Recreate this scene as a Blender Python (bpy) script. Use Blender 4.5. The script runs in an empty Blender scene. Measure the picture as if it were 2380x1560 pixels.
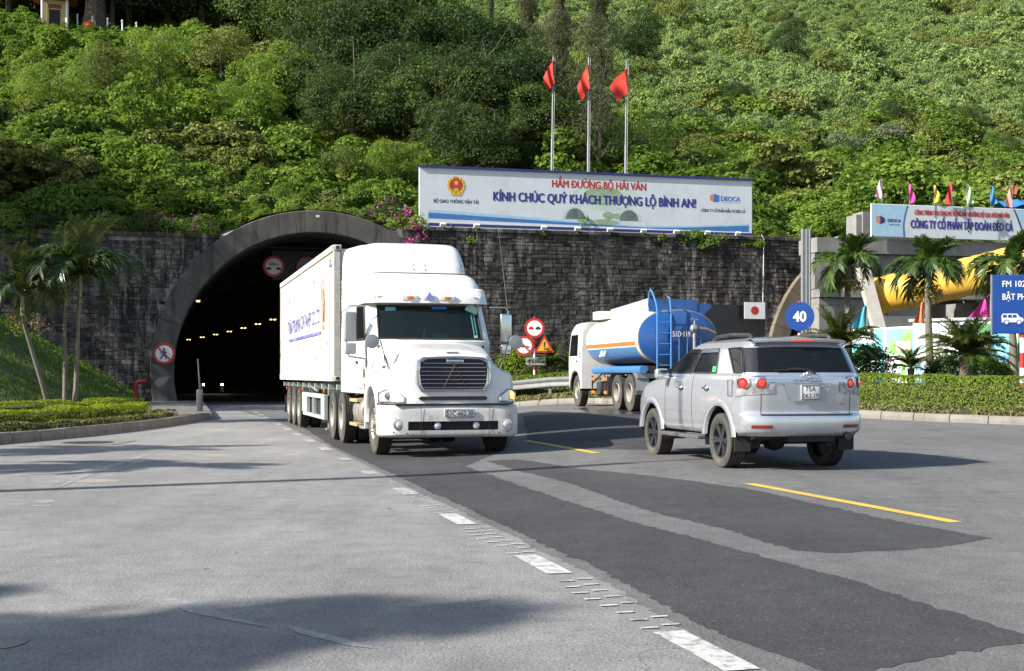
import bpy, bmesh, math, random
import numpy as np
from mathutils import Vector, Matrix, noise as mnoise

sc = bpy.context.scene
C = sc.collection
R = math.radians
random.seed(7)
rng = np.random.default_rng(11)

# ------------------------------------------------------------------ camera, sky, sun, exposure
CAM_H, FPX, HORIZ = 1.40, 2956.0, 872.0          # eye height in metres, focal length and horizon row of a 2380 px wide picture
cam = bpy.data.cameras.new('camera')
cam_o = bpy.data.objects.new('camera', cam); C.objects.link(cam_o)
cam_o.location = (0, 0, CAM_H); cam_o.rotation_euler = (R(90), 0, 0)
cam.sensor_width = 36.0; cam.lens = FPX / 2380 * 36
cam.shift_y = (HORIZ - 780) / 2380
cam.clip_start = 0.1; cam.clip_end = 3000
sc.camera = cam_o

SUN_EL = R(33); SUN_H = Vector((-0.90, -0.43, 0)).normalized()
SUN_DIR = (SUN_H * math.cos(SUN_EL) + Vector((0, 0, math.sin(SUN_EL)))).normalized()
world = bpy.data.worlds.new('World'); sc.world = world; world.use_nodes = True
wn = world.node_tree.nodes; wl = world.node_tree.links
sky = wn.new('ShaderNodeTexSky'); sky.sky_type = 'NISHITA'; sky.sun_disc = False
sky.sun_elevation = SUN_EL; sky.sun_rotation = math.atan2(SUN_H.x, SUN_H.y)
sky.air_density = 1.0; sky.dust_density = 1.4; sky.ozone_density = 1.0
wl.new(sky.outputs[0], wn['Background'].inputs[0]); wn['Background'].inputs[1].default_value = 0.10
sun = bpy.data.lights.new('sun', 'SUN'); sun.energy = 5.0; sun.angle = R(0.55); sun.color = (1.0, 0.955, 0.87)
sun_o = bpy.data.objects.new('sun', sun); C.objects.link(sun_o)
sun_o.rotation_euler = SUN_DIR.to_track_quat('Z', 'Y').to_euler(); sun_o.location = (-20, -10, 30)
vs = sc.view_settings
vs.view_transform = 'Standard'; vs.look = 'None'; vs.gamma = 1.0; vs.use_curve_mapping = False; vs.exposure = 1.05
sc.cycles.use_denoising = True
sc.cycles.max_bounces = 7; sc.cycles.diffuse_bounces = 3; sc.cycles.glossy_bounces = 3
sc.cycles.transmission_bounces = 4; sc.cycles.transparent_max_bounces = 12
sc.cycles.caustics_reflective = False; sc.cycles.caustics_refractive = False

# ------------------------------------------------------------------ placing things
def at(u, v, Y):
    """world point at depth Y seen at column u, row v of a 2380 x 1560 survey of the place"""
    return Vector(((u - 1190) / FPX * Y, Y, CAM_H + (HORIZ - v) / FPX * Y))
def clamp(x, a=0.0, b=1.0): return max(a, min(b, x))
def sstep(x):
    x = clamp(x); return x * x * (3 - 2 * x)
def zroad(X, Y):                                    # the carriageway climbs a little to the right
    return 0.34 * clamp((Y - 12) / 27) * sstep((X + 2) / 5)
def gp(X, Y, dz=0.0): return Vector((X, Y, zroad(X, Y) + dz))

# ------------------------------------------------------------------ objects
def tag(o, label=None, cat=None, group=None, kind=None):
    if label: o['label'] = label
    if cat: o['category'] = cat
    if group: o['group'] = group
    if kind: o['kind'] = kind
    return o
def thing(name, label, cat, loc=(0, 0, 0), rotz=0.0, group=None):
    o = bpy.data.objects.new(name, None); C.objects.link(o)
    o.empty_display_size = 0.2; o.location = loc; o.rotation_euler = (0, 0, rotz)
    return tag(o, label, cat, group)
def part_empty(name, parent, loc=(0, 0, 0), rot=(0, 0, 0)):
    o = bpy.data.objects.new(name, None); C.objects.link(o); o.parent = parent
    o.empty_display_size = 0.1; o.location = loc; o.rotation_euler = rot
    return o
def link_mesh(name, me, parent=None, loc=None, rot=None, scale=None):
    o = bpy.data.objects.new(name, me); C.objects.link(o)
    if parent is not None: o.parent = parent
    if loc is not None: o.location = loc
    if rot is not None: o.rotation_euler = rot
    if scale is not None: o.scale = scale
    return o
def copy_tree(o, parent=None):
    c = o.copy(); C.objects.link(c); c.parent = parent
    for ch in o.children: copy_tree(ch, c)
    return c

class MB:
    """collects shapes and links them as one mesh object"""
    def __init__(s): s.v = []; s.f = []; s.mi = []; s.m = 0
    def add(s, vs, fs):
        b = len(s.v); s.v += [tuple(p) for p in vs]
        for f in fs: s.f.append([b + i for i in f]); s.mi.append(s.m)
        return s
    def box(s, c, d, rot=None, taper=None):
        hx, hy, hz = d[0] / 2, d[1] / 2, d[2] / 2
        tx, ty = taper if taper else (1, 1)
        P = [Vector((x * hx * (tx if z > 0 else 1), y * hy * (ty if z > 0 else 1), z * hz)) for z in (-1, 1) for y in (-1, 1) for x in (-1, 1)]
        if rot is not None:
            P = [rot @ p for p in P]
        P = [p + Vector(c) for p in P]
        return s.add(P, [(0, 2, 3, 1), (4, 5, 7, 6), (0, 1, 5, 4), (2, 6, 7, 3), (0, 4, 6, 2), (1, 3, 7, 5)])
    def rbox(s, c, d, r=0.02, seg=2, rot=None):
        bm = bmesh.new(); bmesh.ops.create_cube(bm, size=1.0)
        for v in bm.verts: v.co = Vector((v.co.x * d[0], v.co.y * d[1], v.co.z * d[2]))
        bmesh.ops.bevel(bm, geom=bm.edges[:], offset=min(r, min(d) * 0.45), segments=seg, profile=0.6, affect='EDGES')
        bm.verts.index_update()
        P = [(rot @ v.co if rot is not None else v.co) + Vector(c) for v in bm.verts]
        F = [[v.index for v in f.verts] for f in bm.faces]; bm.free()
        return s.add(P, F)
    def cyl(s, p0, p1, r, n=12, r2=None, caps=True):
        p0, p1 = Vector(p0), Vector(p1); r2 = r if r2 is None else r2
        d = p1 - p0
        q = d.to_track_quat('Z', 'Y') if d.length > 1e-6 else Vector((0, 0, 1)).to_track_quat('Z', 'Y')
        P = []
        for p, rr in ((p0, r), (p1, r2)):
            for i in range(n):
                a = 2 * math.pi * i / n; P.append(p + q @ Vector((rr * math.cos(a), rr * math.sin(a), 0)))
        F = [(i, (i + 1) % n, n + (i + 1) % n, n + i) for i in range(n)]
        if caps: F += [tuple(range(n - 1, -1, -1)), tuple(range(n, 2 * n))]
        return s.add(P, F)
    def tube(s, pts, r, n=8, caps=True, rs=None):
        pts = [Vector(p) for p in pts]; m = len(pts); P = []; prev = None
        for i, p in enumerate(pts):
            t = (pts[min(i + 1, m - 1)] - pts[max(i - 1, 0)]).normalized()
            if prev is None:
                a = Vector((0, 0, 1)) if abs(t.z) < 0.9 else Vector((1, 0, 0))
                x = t.cross(a).normalized()
            else:
                x = (prev - t * prev.dot(t)).normalized()
            prev = x; y = t.cross(x)
            rr = rs[i] if rs else r
            for k in range(n):
                a = 2 * math.pi * k / n; P.append(p + x * (rr * math.cos(a)) + y * (rr * math.sin(a)))
        F = []
        for i in range(m - 1):
            for k in range(n):
                F.append((i * n + k, i * n + (k + 1) % n, (i + 1) * n + (k + 1) % n, (i + 1) * n + k))
        if caps: F += [tuple(range(n - 1, -1, -1)), tuple(range((m - 1) * n, m * n))]
        return s.add(P, F)
    def lathe(s, prof, n=24, axis='Y', c=(0, 0, 0), close=False, caps=True):
        """prof: (axial, radius) pairs turned round an axis"""
        P = []; c = Vector(c)
        for a, r in prof:
            for k in range(n):
                t = 2 * math.pi * k / n; x, y = r * math.cos(t), r * math.sin(t)
                P.append(c + (Vector((x, a, y)) if axis == 'Y' else Vector((a, x, y)) if axis == 'X' else Vector((x, y, a))))
        F = []; m = len(prof)
        for i in range(m if close else m - 1):
            j = (i + 1) % m
            for k in range(n): F.append((i * n + k, i * n + (k + 1) % n, j * n + (k + 1) % n, j * n + k))
        if not close and caps:
            F += [tuple(range(n - 1, -1, -1)), tuple(range((m - 1) * n, m * n))]
        return s.add(P, F)
    def prism(s, poly, a0, a1, plane='XZ'):
        n = len(poly)
        def p3(p, a): return (p[0], a, p[1]) if plane == 'XZ' else (p[0], p[1], a) if plane == 'XY' else (a, p[0], p[1])
        P = [p3(p, a0) for p in poly] + [p3(p, a1) for p in poly]
        F = [tuple(range(n)), tuple(range(2 * n - 1, n - 1, -1))] + [(i, (i + 1) % n, n + (i + 1) % n, n + i) for i in range(n)]
        return s.add(P, F)
    def grid(s, A):
        A = np.asarray(A); n, m = A.shape[:2]
        return s.add(A.reshape(-1, 3).tolist(), [(i * m + j, (i + 1) * m + j, (i + 1) * m + j + 1, i * m + j + 1) for i in range(n - 1) for j in range(m - 1)])
    def mesh(s, name, mat, smooth=35, recalc=True):
        me = bpy.data.meshes.new(name); me.from_pydata(s.v, [], s.f)
        for m in (mat if isinstance(mat, (list, tuple)) else [mat]): me.materials.append(m)
        if any(s.mi): me.polygons.foreach_set('material_index', s.mi)
        if recalc:
            bm = bmesh.new(); bm.from_mesh(me); bmesh.ops.recalc_face_normals(bm, faces=bm.faces[:]); bm.to_mesh(me); bm.free()
        if smooth:
            me.polygons.foreach_set('use_smooth', [True] * len(me.polygons)); me.set_sharp_from_angle(angle=R(smooth))
        me.update(); return me
    def build(s, name, mat, parent=None, smooth=35, loc=None, rot=None, recalc=True):
        return link_mesh(name, s.mesh(name, mat, smooth, recalc), parent, loc, rot)

# smooth surface through a net of points ---------------------------------------------------------
def _cr(t, ten):
    t2, t3 = t * t, t * t * t
    k = ten
    return np.stack([-k * t + 2 * k * t2 - k * t3, 1 + (k - 3) * t2 + (2 - k) * t3, k * t + (3 - 2 * k) * t2 + (k - 2) * t3, -k * t2 + k * t3], -1)
class Net:
    sgn = 1.0
    def __init__(s, P, tu=0.45, tv=0.4): s.P = np.asarray(P, float); s.ni, s.nj = s.P.shape[:2]; s.tu, s.tv = tu, tv
    def ev(s, U, V):
        U = np.clip(np.asarray(U, float), 0, s.ni - 1); V = np.clip(np.asarray(V, float), 0, s.nj - 1)
        i = np.minimum(U.astype(int), s.ni - 2); j = np.minimum(V.astype(int), s.nj - 2)
        wu = _cr(U - i, s.tu); wv = _cr(V - j, s.tv)
        out = np.zeros(U.shape + (3,))
        for a in range(4):
            ia = np.clip(i - 1 + a, 0, s.ni - 1)
            for b in range(4):
                jb = np.clip(j - 1 + b, 0, s.nj - 1)
                out += s.P[ia, jb] * (wu[..., a] * wv[..., b])[..., None]
        return out
    def patch(s, u0, u1, v0, v1, n=8, m=8, off=0.0, shape=None):
        U, V = np.meshgrid(np.linspace(u0, u1, n + 1), np.linspace(v0, v1, m + 1), indexing='ij')
        A = s.ev(U, V)
        if off:
            e = 0.02
            du = s.ev(U + e, V) - s.ev(U - e, V); dv = s.ev(U, V + e) - s.ev(U, V - e)
            N = np.cross(du, dv); N /= np.maximum(np.linalg.norm(N, axis=-1, keepdims=True), 1e-9)
            A = A + N * (off * s.sgn)
        return A
def mirror(A): B = np.array(A); B[..., 1] *= -1; return B
# ------------------------------------------------------------------ materials
MATS = {}
def new_mat(name):
    m = bpy.data.materials.new(name); m.use_nodes = True
    nt = m.node_tree; return m, nt, nt.nodes['Principled BSDF']
def nd(nt, t, **kw):
    n = nt.nodes.new(t)
    for k, v in kw.items():
        if k in n.inputs.keys(): n.inputs[k].default_value = v
        else: setattr(n, k, v)
    return n
def ramp(nt, src, stops):
    r = nt.nodes.new('ShaderNodeValToRGB'); el = r.color_ramp.elements
    while len(el) < len(stops): el.new(0.5)
    for e, (p, c) in zip(el, stops):
        e.position = p; e.color = (*c, 1) if len(c) == 3 else c
    nt.links.new(src, r.inputs[0]); return r
def mixc(nt, fac, a, b, mode='MIX'):
    m = nt.nodes.new('ShaderNodeMix'); m.data_type = 'RGBA'; m.blend_type = mode
    for s, v in ((0, fac), (6, a), (7, b)):
        if hasattr(v, 'is_linked') or hasattr(v, 'links'): nt.links.new(v, m.inputs[s])
        else: m.inputs[s].default_value = v if not isinstance(v, tuple) or len(v) == 4 else (*v, 1)
    return m.outputs[2]
def coords(nt, kind='Object', scale=(1, 1, 1)):
    tc = nt.nodes.new('ShaderNodeTexCoord'); mp = nt.nodes.new('ShaderNodeMapping'); mp.inputs['Scale'].default_value = scale
    if kind == 'World':
        g = nt.nodes.new('ShaderNodeNewGeometry'); nt.links.new(g.outputs['Position'], mp.inputs[0])
    else: nt.links.new(tc.outputs[kind], mp.inputs[0])
    return mp.outputs[0]
def noise(nt, vec, scale, detail=4, rough=0.55, out='Fac'):
    n = nd(nt, 'ShaderNodeTexNoise', Scale=scale, Detail=detail, Roughness=rough); nt.links.new(vec, n.inputs['Vector']); return n.outputs[out]
def bump(nt, b, h, dist=0.01, strength=0.5):
    n = nd(nt, 'ShaderNodeBump', Distance=dist, Strength=strength); nt.links.new(h, n.inputs['Height']); nt.links.new(n.outputs[0], b.inputs['Normal'])
def mat(name, col, rough=0.55, metal=0.0, var=0.18, scale=3.0, spec=0.5, bmp=0.0, coat=0.0, dirt=None, dirtamt=0.35, dscale=1.5):
    """plain surface: base colour broken by noise, optional grime with a shape of its own, fine relief"""
    if name in MATS: return MATS[name]
    m, nt, b = new_mat(name)
    v = coords(nt)
    c = tuple(col)
    f = noise(nt, v, scale, 5, 0.6)
    r = ramp(nt, f, [(0.3, tuple(x * (1 - var) for x in c)), (0.7, tuple(min(1, x * (1 + var * 0.6)) for x in c))])
    out = r.outputs[0]
    if dirt is not None:
        g = ramp(nt, noise(nt, v, dscale, 7, 0.65), [(0.48, (0, 0, 0)), (0.72, (dirtamt,) * 3)])
        out = mixc(nt, g.outputs[0], out, (*dirt, 1))
    nt.links.new(out, b.inputs['Base Color'])
    b.inputs['Roughness'].default_value = rough; b.inputs['Metallic'].default_value = metal
    b.inputs['Specular IOR Level'].default_value = spec; b.inputs['Coat Weight'].default_value = coat; b.inputs['Coat Roughness'].default_value = 0.06
    if bmp: bump(nt, b, noise(nt, v, scale * 8, 4), 0.01, bmp)
    MATS[name] = m; return m
def emis(name, col, strength, base=(0.8, 0.8, 0.8)):
    if name in MATS: return MATS[name]
    m, nt, b = new_mat(name); b.inputs['Base Color'].default_value = (*base, 1)
    b.inputs['Emission Color'].default_value = (*col, 1); b.inputs['Emission Strength'].default_value = strength
    MATS[name] = m; return m
def glass(name, tint, opacity=0.6, rough=0.03):
    """tinted pane: part mirror, part see-through"""
    if name in MATS: return MATS[name]
    m, nt, b = new_mat(name)
    b.inputs['Base Color'].default_value = (tint[0] * 0.08, tint[1] * 0.08, tint[2] * 0.08, 1); b.inputs['Roughness'].default_value = rough
    b.inputs['Specular IOR Level'].default_value = 0.5
    t = nd(nt, 'ShaderNodeBsdfTransparent'); t.inputs[0].default_value = (*tint, 1)
    mx = nt.nodes.new('ShaderNodeMixShader'); mx.inputs[0].default_value = opacity
    nt.links.new(t.outputs[0], mx.inputs[1]); nt.links.new(b.outputs[0], mx.inputs[2])
    nt.links.new(mx.outputs[0], nt.nodes['Material Output'].inputs[0])
    MATS[name] = m; return m
def leafmat(name, stops, trans=0.3, rough=0.62, spec=0.16, attr=True):
    """leaf colour picked per leaf and per plant from a run of leaf colours"""
    if name in MATS: return MATS[name]
    m, nt, b = new_mat(name)
    oi = nt.nodes.new('ShaderNodeObjectInfo')
    g = nt.nodes.new('ShaderNodeNewGeometry')
    w = nd(nt, 'ShaderNodeMath', operation='MULTIPLY_ADD'); w.inputs[1].default_value = 0.45
    nt.links.new(g.outputs['Random Per Island'], w.inputs[0])
    w2 = nd(nt, 'ShaderNodeMath', operation='MULTIPLY'); w2.inputs[1].default_value = 0.55
    nt.links.new(oi.outputs['Random'], w2.inputs[0]); nt.links.new(w2.outputs[0], w.inputs[2])
    r = ramp(nt, w.outputs[0], stops)
    nt.links.new(r.outputs[0], b.inputs['Base Color'])
    b.inputs['Roughness'].default_value = rough; b.inputs['Specular IOR Level'].default_value = spec
    t = nd(nt, 'ShaderNodeBsdfTranslucent')
    nt.links.new(mixc(nt, 0.5, r.outputs[0], (0.17, 0.25, 0.02, 1)), t.inputs[0])
    mx = nt.nodes.new('ShaderNodeMixShader'); mx.inputs[0].default_value = trans
    nt.links.new(b.outputs[0], mx.inputs[1]); nt.links.new(t.outputs[0], mx.inputs[2])
    nt.links.new(mx.outputs[0], nt.nodes['Material Output'].inputs[0])
    MATS[name] = m; return m

def asphalt(name, lo, hi, grain=1.0):
    m, nt, b = new_mat(name)
    v = coords(nt, 'World')
    big = noise(nt, v, 0.35, 6, 0.6)
    vs_ = coords(nt, 'World', (1.0, 0.16, 1)); streak = noise(nt, vs_, 1.1, 5, 0.65)
    fine = noise(nt, v, 46, 4, 0.8); speck = nd(nt, 'ShaderNodeTexVoronoi', Scale=70.0); nt.links.new(v, speck.inputs['Vector'])
    c1 = ramp(nt, big, [(0.3, lo), (0.7, hi)]).outputs[0]
    s1 = ramp(nt, streak, [(0.3, (0.82, 0.82, 0.82)), (0.62, (1.08, 1.08, 1.08))]).outputs[0]
    c2 = mixc(nt, 0.85, c1, s1, 'MULTIPLY')
    f1 = ramp(nt, fine, [(0.30, (0.40, 0.40, 0.41)), (0.5, (1, 1, 1)), (0.70, (1.75, 1.72, 1.66))]).outputs[0]
    mott = ramp(nt, noise(nt, v, 3.2, 6, 0.7), [(0.3, (0.80, 0.80, 0.81)), (0.7, (1.16, 1.15, 1.13))]).outputs[0]
    c3 = mixc(nt, 1.0, mixc(nt, 0.85 * grain, c2, f1, 'MULTIPLY'), mott, 'MULTIPLY')
    p1 = ramp(nt, speck.outputs['Color'], [(0.88, (0, 0, 0)), (0.96, (.7, .7, .7))]).outputs[0]
    c4 = mixc(nt, p1, c3, mixc(nt, 0.5, c3, (0.36, 0.355, 0.34, 1)))
    cr = nd(nt, 'ShaderNodeTexVoronoi', Scale=0.33, feature='DISTANCE_TO_EDGE'); dv = coords(nt, 'World')
    wob = nd(nt, 'ShaderNodeTexNoise', Scale=0.9, Detail=6.0); nt.links.new(dv, wob.inputs['Vector'])
    add = nd(nt, 'ShaderNodeVectorMath', operation='ADD'); nt.links.new(dv, add.inputs[0])
    sub = nd(nt, 'ShaderNodeVectorMath', operation='SCALE'); sub.inputs['Scale'].default_value = 2.6; nt.links.new(wob.outputs['Color'], sub.inputs[0]); nt.links.new(sub.outputs[0], add.inputs[1])
    nt.links.new(add.outputs[0], cr.inputs['Vector'])
    ck = ramp(nt, cr.outputs['Distance'], [(0.0, (1, 1, 1)), (0.006, (0, 0, 0))]).outputs[0]
    gate = ramp(nt, noise(nt, v, 0.22, 2), [(0.52, (0, 0, 0)), (0.62, (0.55, 0.55, 0.55))]).outputs[0]
    ckg = mixc(nt, 1.0, ck, gate, 'MULTIPLY')
    c5 = mixc(nt, ckg, c4, tuple(x * 0.35 for x in lo))
    nt.links.new(c5, b.inputs['Base Color'])
    b.inputs['Roughness'].default_value = 0.86; b.inputs['Specular IOR Level'].default_value = 0.3
    bump(nt, b, fine, 0.02, 0.8)
    return m
M_ROAD = asphalt('old_asphalt', (0.19, 0.19, 0.189), (0.265, 0.264, 0.257))
M_ROAD2 = asphalt('new_asphalt', (0.042, 0.0425, 0.0445), (0.066, 0.066, 0.068), 0.9)
M_ROADMID = asphalt('mid_asphalt', (0.110, 0.111, 0.113), (0.165, 0.164, 0.16))
M_GROUND = mat('soil', (0.10, 0.085, 0.06), 0.95, var=0.4, scale=0.6, bmp=0.6)
def paint(name, col, under, wear=0.5):
    """road paint worn down to the asphalt in flakes"""
    m, nt, b = new_mat(name); v = coords(nt, 'World')
    w = ramp(nt, noise(nt, v, 9, 8, 0.75), [(wear - 0.04, (0, 0, 0)), (wear + 0.05, (1, 1, 1))]).outputs[0]
    tone = ramp(nt, noise(nt, v, 1.5, 4), [(0.3, tuple(x * 0.8 for x in col)), (0.7, col)]).outputs[0]
    nt.links.new(mixc(nt, w, tone, (*under, 1)), b.inputs['Base Color']); b.inputs['Roughness'].default_value = 0.75
    bump(nt, b, noise(nt, v, 38, 3, 0.7), 0.008, 0.4)
    return m
M_WHITEPAINT = paint('white_road_paint', (0.50, 0.50, 0.47), (0.21, 0.21, 0.21), 0.535)
M_WHITEWORN = paint('worn_white_road_paint', (0.44, 0.44, 0.42), (0.20, 0.20, 0.20), 0.49)
M_YELLOWPAINT = paint('yellow_road_paint', (0.62, 0.40, 0.05), (0.26, 0.22, 0.13), 0.58)

def stone_mat(name, dark, light, streakcol, amt, lime=0.0):
    m, nt, b = new_mat(name)
    oi = nt.nodes.new('ShaderNodeObjectInfo'); g = nt.nodes.new('ShaderNodeNewGeometry')
    ad = nd(nt, 'ShaderNodeMath', operation='ADD'); nt.links.new(oi.outputs['Random'], ad.inputs[0]); nt.links.new(g.outputs['Random Per Island'], ad.inputs[1])
    fr = nd(nt, 'ShaderNodeMath', operation='FRACT'); nt.links.new(ad.outputs[0], fr.inputs[0])
    base = ramp(nt, fr.outputs[0], [(0.0, dark), (0.6, tuple((a + c) / 2 for a, c in zip(dark, light))), (0.9, light), (1.0, tuple(x * 1.3 for x in light))]).outputs[0]
    v = coords(nt, 'World', (2.2, 2.2, 0.30)); st = noise(nt, v, 1.4, 8, 0.72)
    v2 = coords(nt, 'World'); blot = noise(nt, v2, 0.28, 5, 0.6); fin = noise(nt, v2, 9, 5, 0.7)
    s = ramp(nt, st, [(0.485, (0, 0, 0)), (0.575, (amt,) * 3), (0.70, (min(1, amt * 1.2),) * 3)]).outputs[0]
    gate = ramp(nt, blot, [(0.36, (0.15,) * 3), (0.58, (1, 1, 1))]).outputs[0]
    sg = mixc(nt, 1.0, s, gate, 'MULTIPLY')
    wisp = ramp(nt, noise(nt, v2, 3.0, 6, 0.7), [(0.42, (0.25,) * 3), (0.6, (1, 1, 1))]).outputs[0]
    sg2 = mixc(nt, 0.8, sg, wisp, 'MULTIPLY')
    c1 = mixc(nt, 0.8, base, ramp(nt, fin, [(0.25, (0.45,) * 3), (0.7, (1.35,) * 3)]).outputs[0], 'MULTIPLY')
    c2 = mixc(nt, sg2, c1, (*streakcol, 1))
    if lime:
        lg = ramp(nt, noise(nt, v2, 0.42, 7, 0.72), [(0.50, (0, 0, 0)), (0.60, (lime,) * 3)]).outputs[0]; c2 = mixc(nt, lg, c2, (*streakcol, 1))
    moss = ramp(nt, noise(nt, v2, 0.6, 6, 0.65), [(0.55, (0, 0, 0)), (0.72, (0.5,) * 3)]).outputs[0]
    c3 = mixc(nt, moss, c2, (0.055, 0.05, 0.035, 1))
    nt.links.new(c3, b.inputs['Base Color']); b.inputs['Roughness'].default_value = 0.85; b.inputs['Specular IOR Level'].default_value = 0.25
    bump(nt, b, fin, 0.03, 0.7)
    return m
M_STONE = stone_mat('weathered_stone', (0.020, 0.0178, 0.0155), (0.072, 0.064, 0.055), (0.33, 0.305, 0.27), 0.75)
M_MORTAR = stone_mat('mortar', (0.025, 0.023, 0.021), (0.045, 0.042, 0.038), (0.36, 0.335, 0.30), .9, .7)
def concrete(name, col, stain=0.6, streak=(0.05, 0.048, 0.045), sc_=0.9):
    m, nt, b = new_mat(name); v2 = coords(nt, 'World'); v = coords(nt, 'World', (2.0, 2.0, 0.14))
    base = ramp(nt, noise(nt, v2, 1.2, 6, 0.6), [(0.3, tuple(x * 0.78 for x in col)), (0.7, tuple(x * 1.12 for x in col))]).outputs[0]
    s = ramp(nt, noise(nt, v, sc_, 7, 0.68), [(0.46, (0, 0, 0)), (0.68, (stain,) * 3)]).outputs[0]
    c = mixc(nt, s, base, (*streak, 1))
    f = noise(nt, v2, 14, 5, 0.7)
    c2 = mixc(nt, 0.5, c, ramp(nt, f, [(0.3, (0.7,) * 3), (0.7, (1.2,) * 3)]).outputs[0], 'MULTIPLY')
    nt.links.new(c2, b.inputs['Base Color']); b.inputs['Roughness'].default_value = 0.85; b.inputs['Specular IOR Level'].default_value = 0.3
    bump(nt, b, f, 0.02, 0.4); MATS[name] = m
    return m
M_RING = concrete('old_concrete', (0.105, 0.097, 0.085), 0.85, (0.03, 0.028, 0.026), 1.3)
M_RING2 = concrete('brown_concrete', (0.175, 0.145, 0.11), 0.6, (0.06, 0.05, 0.035))
M_CONC = concrete('new_concrete', (0.235, 0.23, 0.22), 0.45, (0.14, 0.135, 0.125))
M_KERB = concrete('kerb_concrete', (0.22, 0.205, 0.18), 0.5, (0.10, 0.09, 0.075))
M_PAVE = concrete('sidewalk_concrete', (0.17, 0.165, 0.15), 0.5)
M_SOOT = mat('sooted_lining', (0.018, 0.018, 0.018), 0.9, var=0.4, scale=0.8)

M_WHITE = mat('white_paint', (0.72, 0.72, 0.70), 0.30, var=0.09, scale=1.6, coat=0.5, dirt=(0.38, 0.33, 0.26), dirtamt=0.5, dscale=1.7)
M_CREAM = mat('cream_paint', (0.74, 0.70, 0.58), 0.4, var=0.06, scale=1.5, coat=0.2, dirt=(0.33, 0.25, 0.15), dirtamt=0.3)
M_BLACK = mat('black_rubber', (0.022, 0.021, 0.020), 0.75, var=0.3)
M_DARK = mat('dark_metal', (0.03, 0.03, 0.032), 0.6, var=0.4, scale=6, dirt=(0.13, 0.11, 0.085), dirtamt=0.5, dscale=3)
M_CHROME = mat('chrome', (0.72, 0.73, 0.75), 0.16, 1.0, var=0.08, dirt=(0.35, 0.33, 0.3), dirtamt=0.3)
M_STEEL = mat('galvanised_steel', (0.30, 0.31, 0.32), 0.55, 0.5, var=0.15, dirt=(0.25, 0.22, 0.18), dirtamt=0.4)
M_SILVER = mat('silver_car_paint', (0.57, 0.595, 0.64), 0.20, 0.62, var=0.03, scale=0.8, coat=0.8, dirt=(.36, .35, .33), dirtamt=.25)
M_TYRE = mat('dusty_tyre', (0.055, 0.051, 0.046), 0.9, var=0.35, scale=5, dirt=(0.13, 0.115, 0.092), dirtamt=0.6, dscale=4)
M_TREAD = mat('tyre_tread', (0.035, 0.033, 0.031), 0.92, var=0.3, scale=8, dirt=(0.12, 0.1, 0.08), dirtamt=0.5)
M_RIMGREY = mat('dusty_steel_rim', (0.36, 0.345, 0.31), 0.6, 0.3, var=0.25, scale=6, dirt=(0.2, 0.16, 0.11), dirtamt=0.6)
M_RIMBLACK = mat('black_alloy', (0.10, 0.105, 0.115), 0.3, 0.7, var=0.1, coat=0.5)
M_BLUE = mat('blue_tank_paint', (0.012, 0.075, 0.27), 0.35, var=0.12, scale=1.0, coat=0.4, dirt=(0.09, 0.14, 0.25), dirtamt=0.4)
M_SKYBLUE = mat('light_blue_paint', (0.06, 0.20, 0.44), 0.35, var=0.08, coat=0.3)
M_ORANGE = mat('orange_stripe', (0.68, 0.16, 0.04), 0.45, var=0.1)
M_GREENGREY = mat('pale_green_paint', (0.36, 0.43, 0.40), 0.5, var=0.12, dirt=(0.2, 0.17, 0.13), dirtamt=0.45)
M_SIGNRED = mat('sign_red', (0.46, 0.025, 0.022), 0.45, var=0.1)
M_SIGNWHITE = mat('sign_white', (0.70, 0.70, 0.69), 0.45, var=0.06, dirt=(0.4, 0.38, 0.34), dirtamt=0.3)
M_SIGNBLUE = mat('sign_blue', (0.010, 0.055, 0.25), 0.42, var=0.08)
M_SIGNBLACK = mat('sign_black', (0.015, 0.015, 0.017), 0.5, var=0.1)
M_SIGNYELLOW = mat('sign_yellow', (0.72, 0.37, 0.02), 0.45, var=0.08)
M_FLAGRED = mat('flag_red', (0.55, 0.035, 0.022), 0.8, var=0.1)
M_STARYEL = mat('flag_yellow', (0.75, 0.52, 0.03), 0.7, var=0.05)
M_YELLOWDUCT = mat('yellow_duct_cloth', (0.66, 0.38, 0.045), 0.6, var=0.1, scale=1.2, dirt=(0.35, 0.2, 0.05), dirtamt=0.4, bmp=0.2)
M_CANVAS = mat('banner_white', (0.60, 0.635, 0.67), 0.6, var=0.06, scale=0.6, dirt=(0.42, 0.43, 0.44), dirtamt=0.35, dscale=0.8)
M_NAVY = mat('banner_navy', (0.025, 0.03, 0.16), 0.55, var=0.1)
M_MIDBLUE = mat('banner_blue', (0.05, 0.17, 0.45), 0.55, var=0.12)
M_PALEBLUE = mat('banner_pale_blue', (0.36, 0.55, 0.68), 0.55, var=0.1)
M_TXTRED = mat('banner_red', (0.45, 0.035, 0.035), 0.6, var=0.1)
M_GOLD = mat('emblem_gold', (0.60, 0.36, 0.04), 0.5, var=0.15)
M_BARK = mat('bark', (0.12, 0.095, 0.07), 0.9, var=0.45, scale=4, bmp=0.7)
M_PALMBARK = mat('palm_bark', (0.15, 0.13, 0.105), 0.85, var=0.35, scale=5, bmp=0.5, dirt=(0.12, 0.1, 0.07), dirtamt=0.5)
M_SHAFT = mat('palm_crownshaft', (0.17, 0.21, 0.09), 0.5, var=0.2)
M_RUST = mat('rust', (0.19, 0.08, 0.035), 0.85, var=0.4, scale=6)

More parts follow.
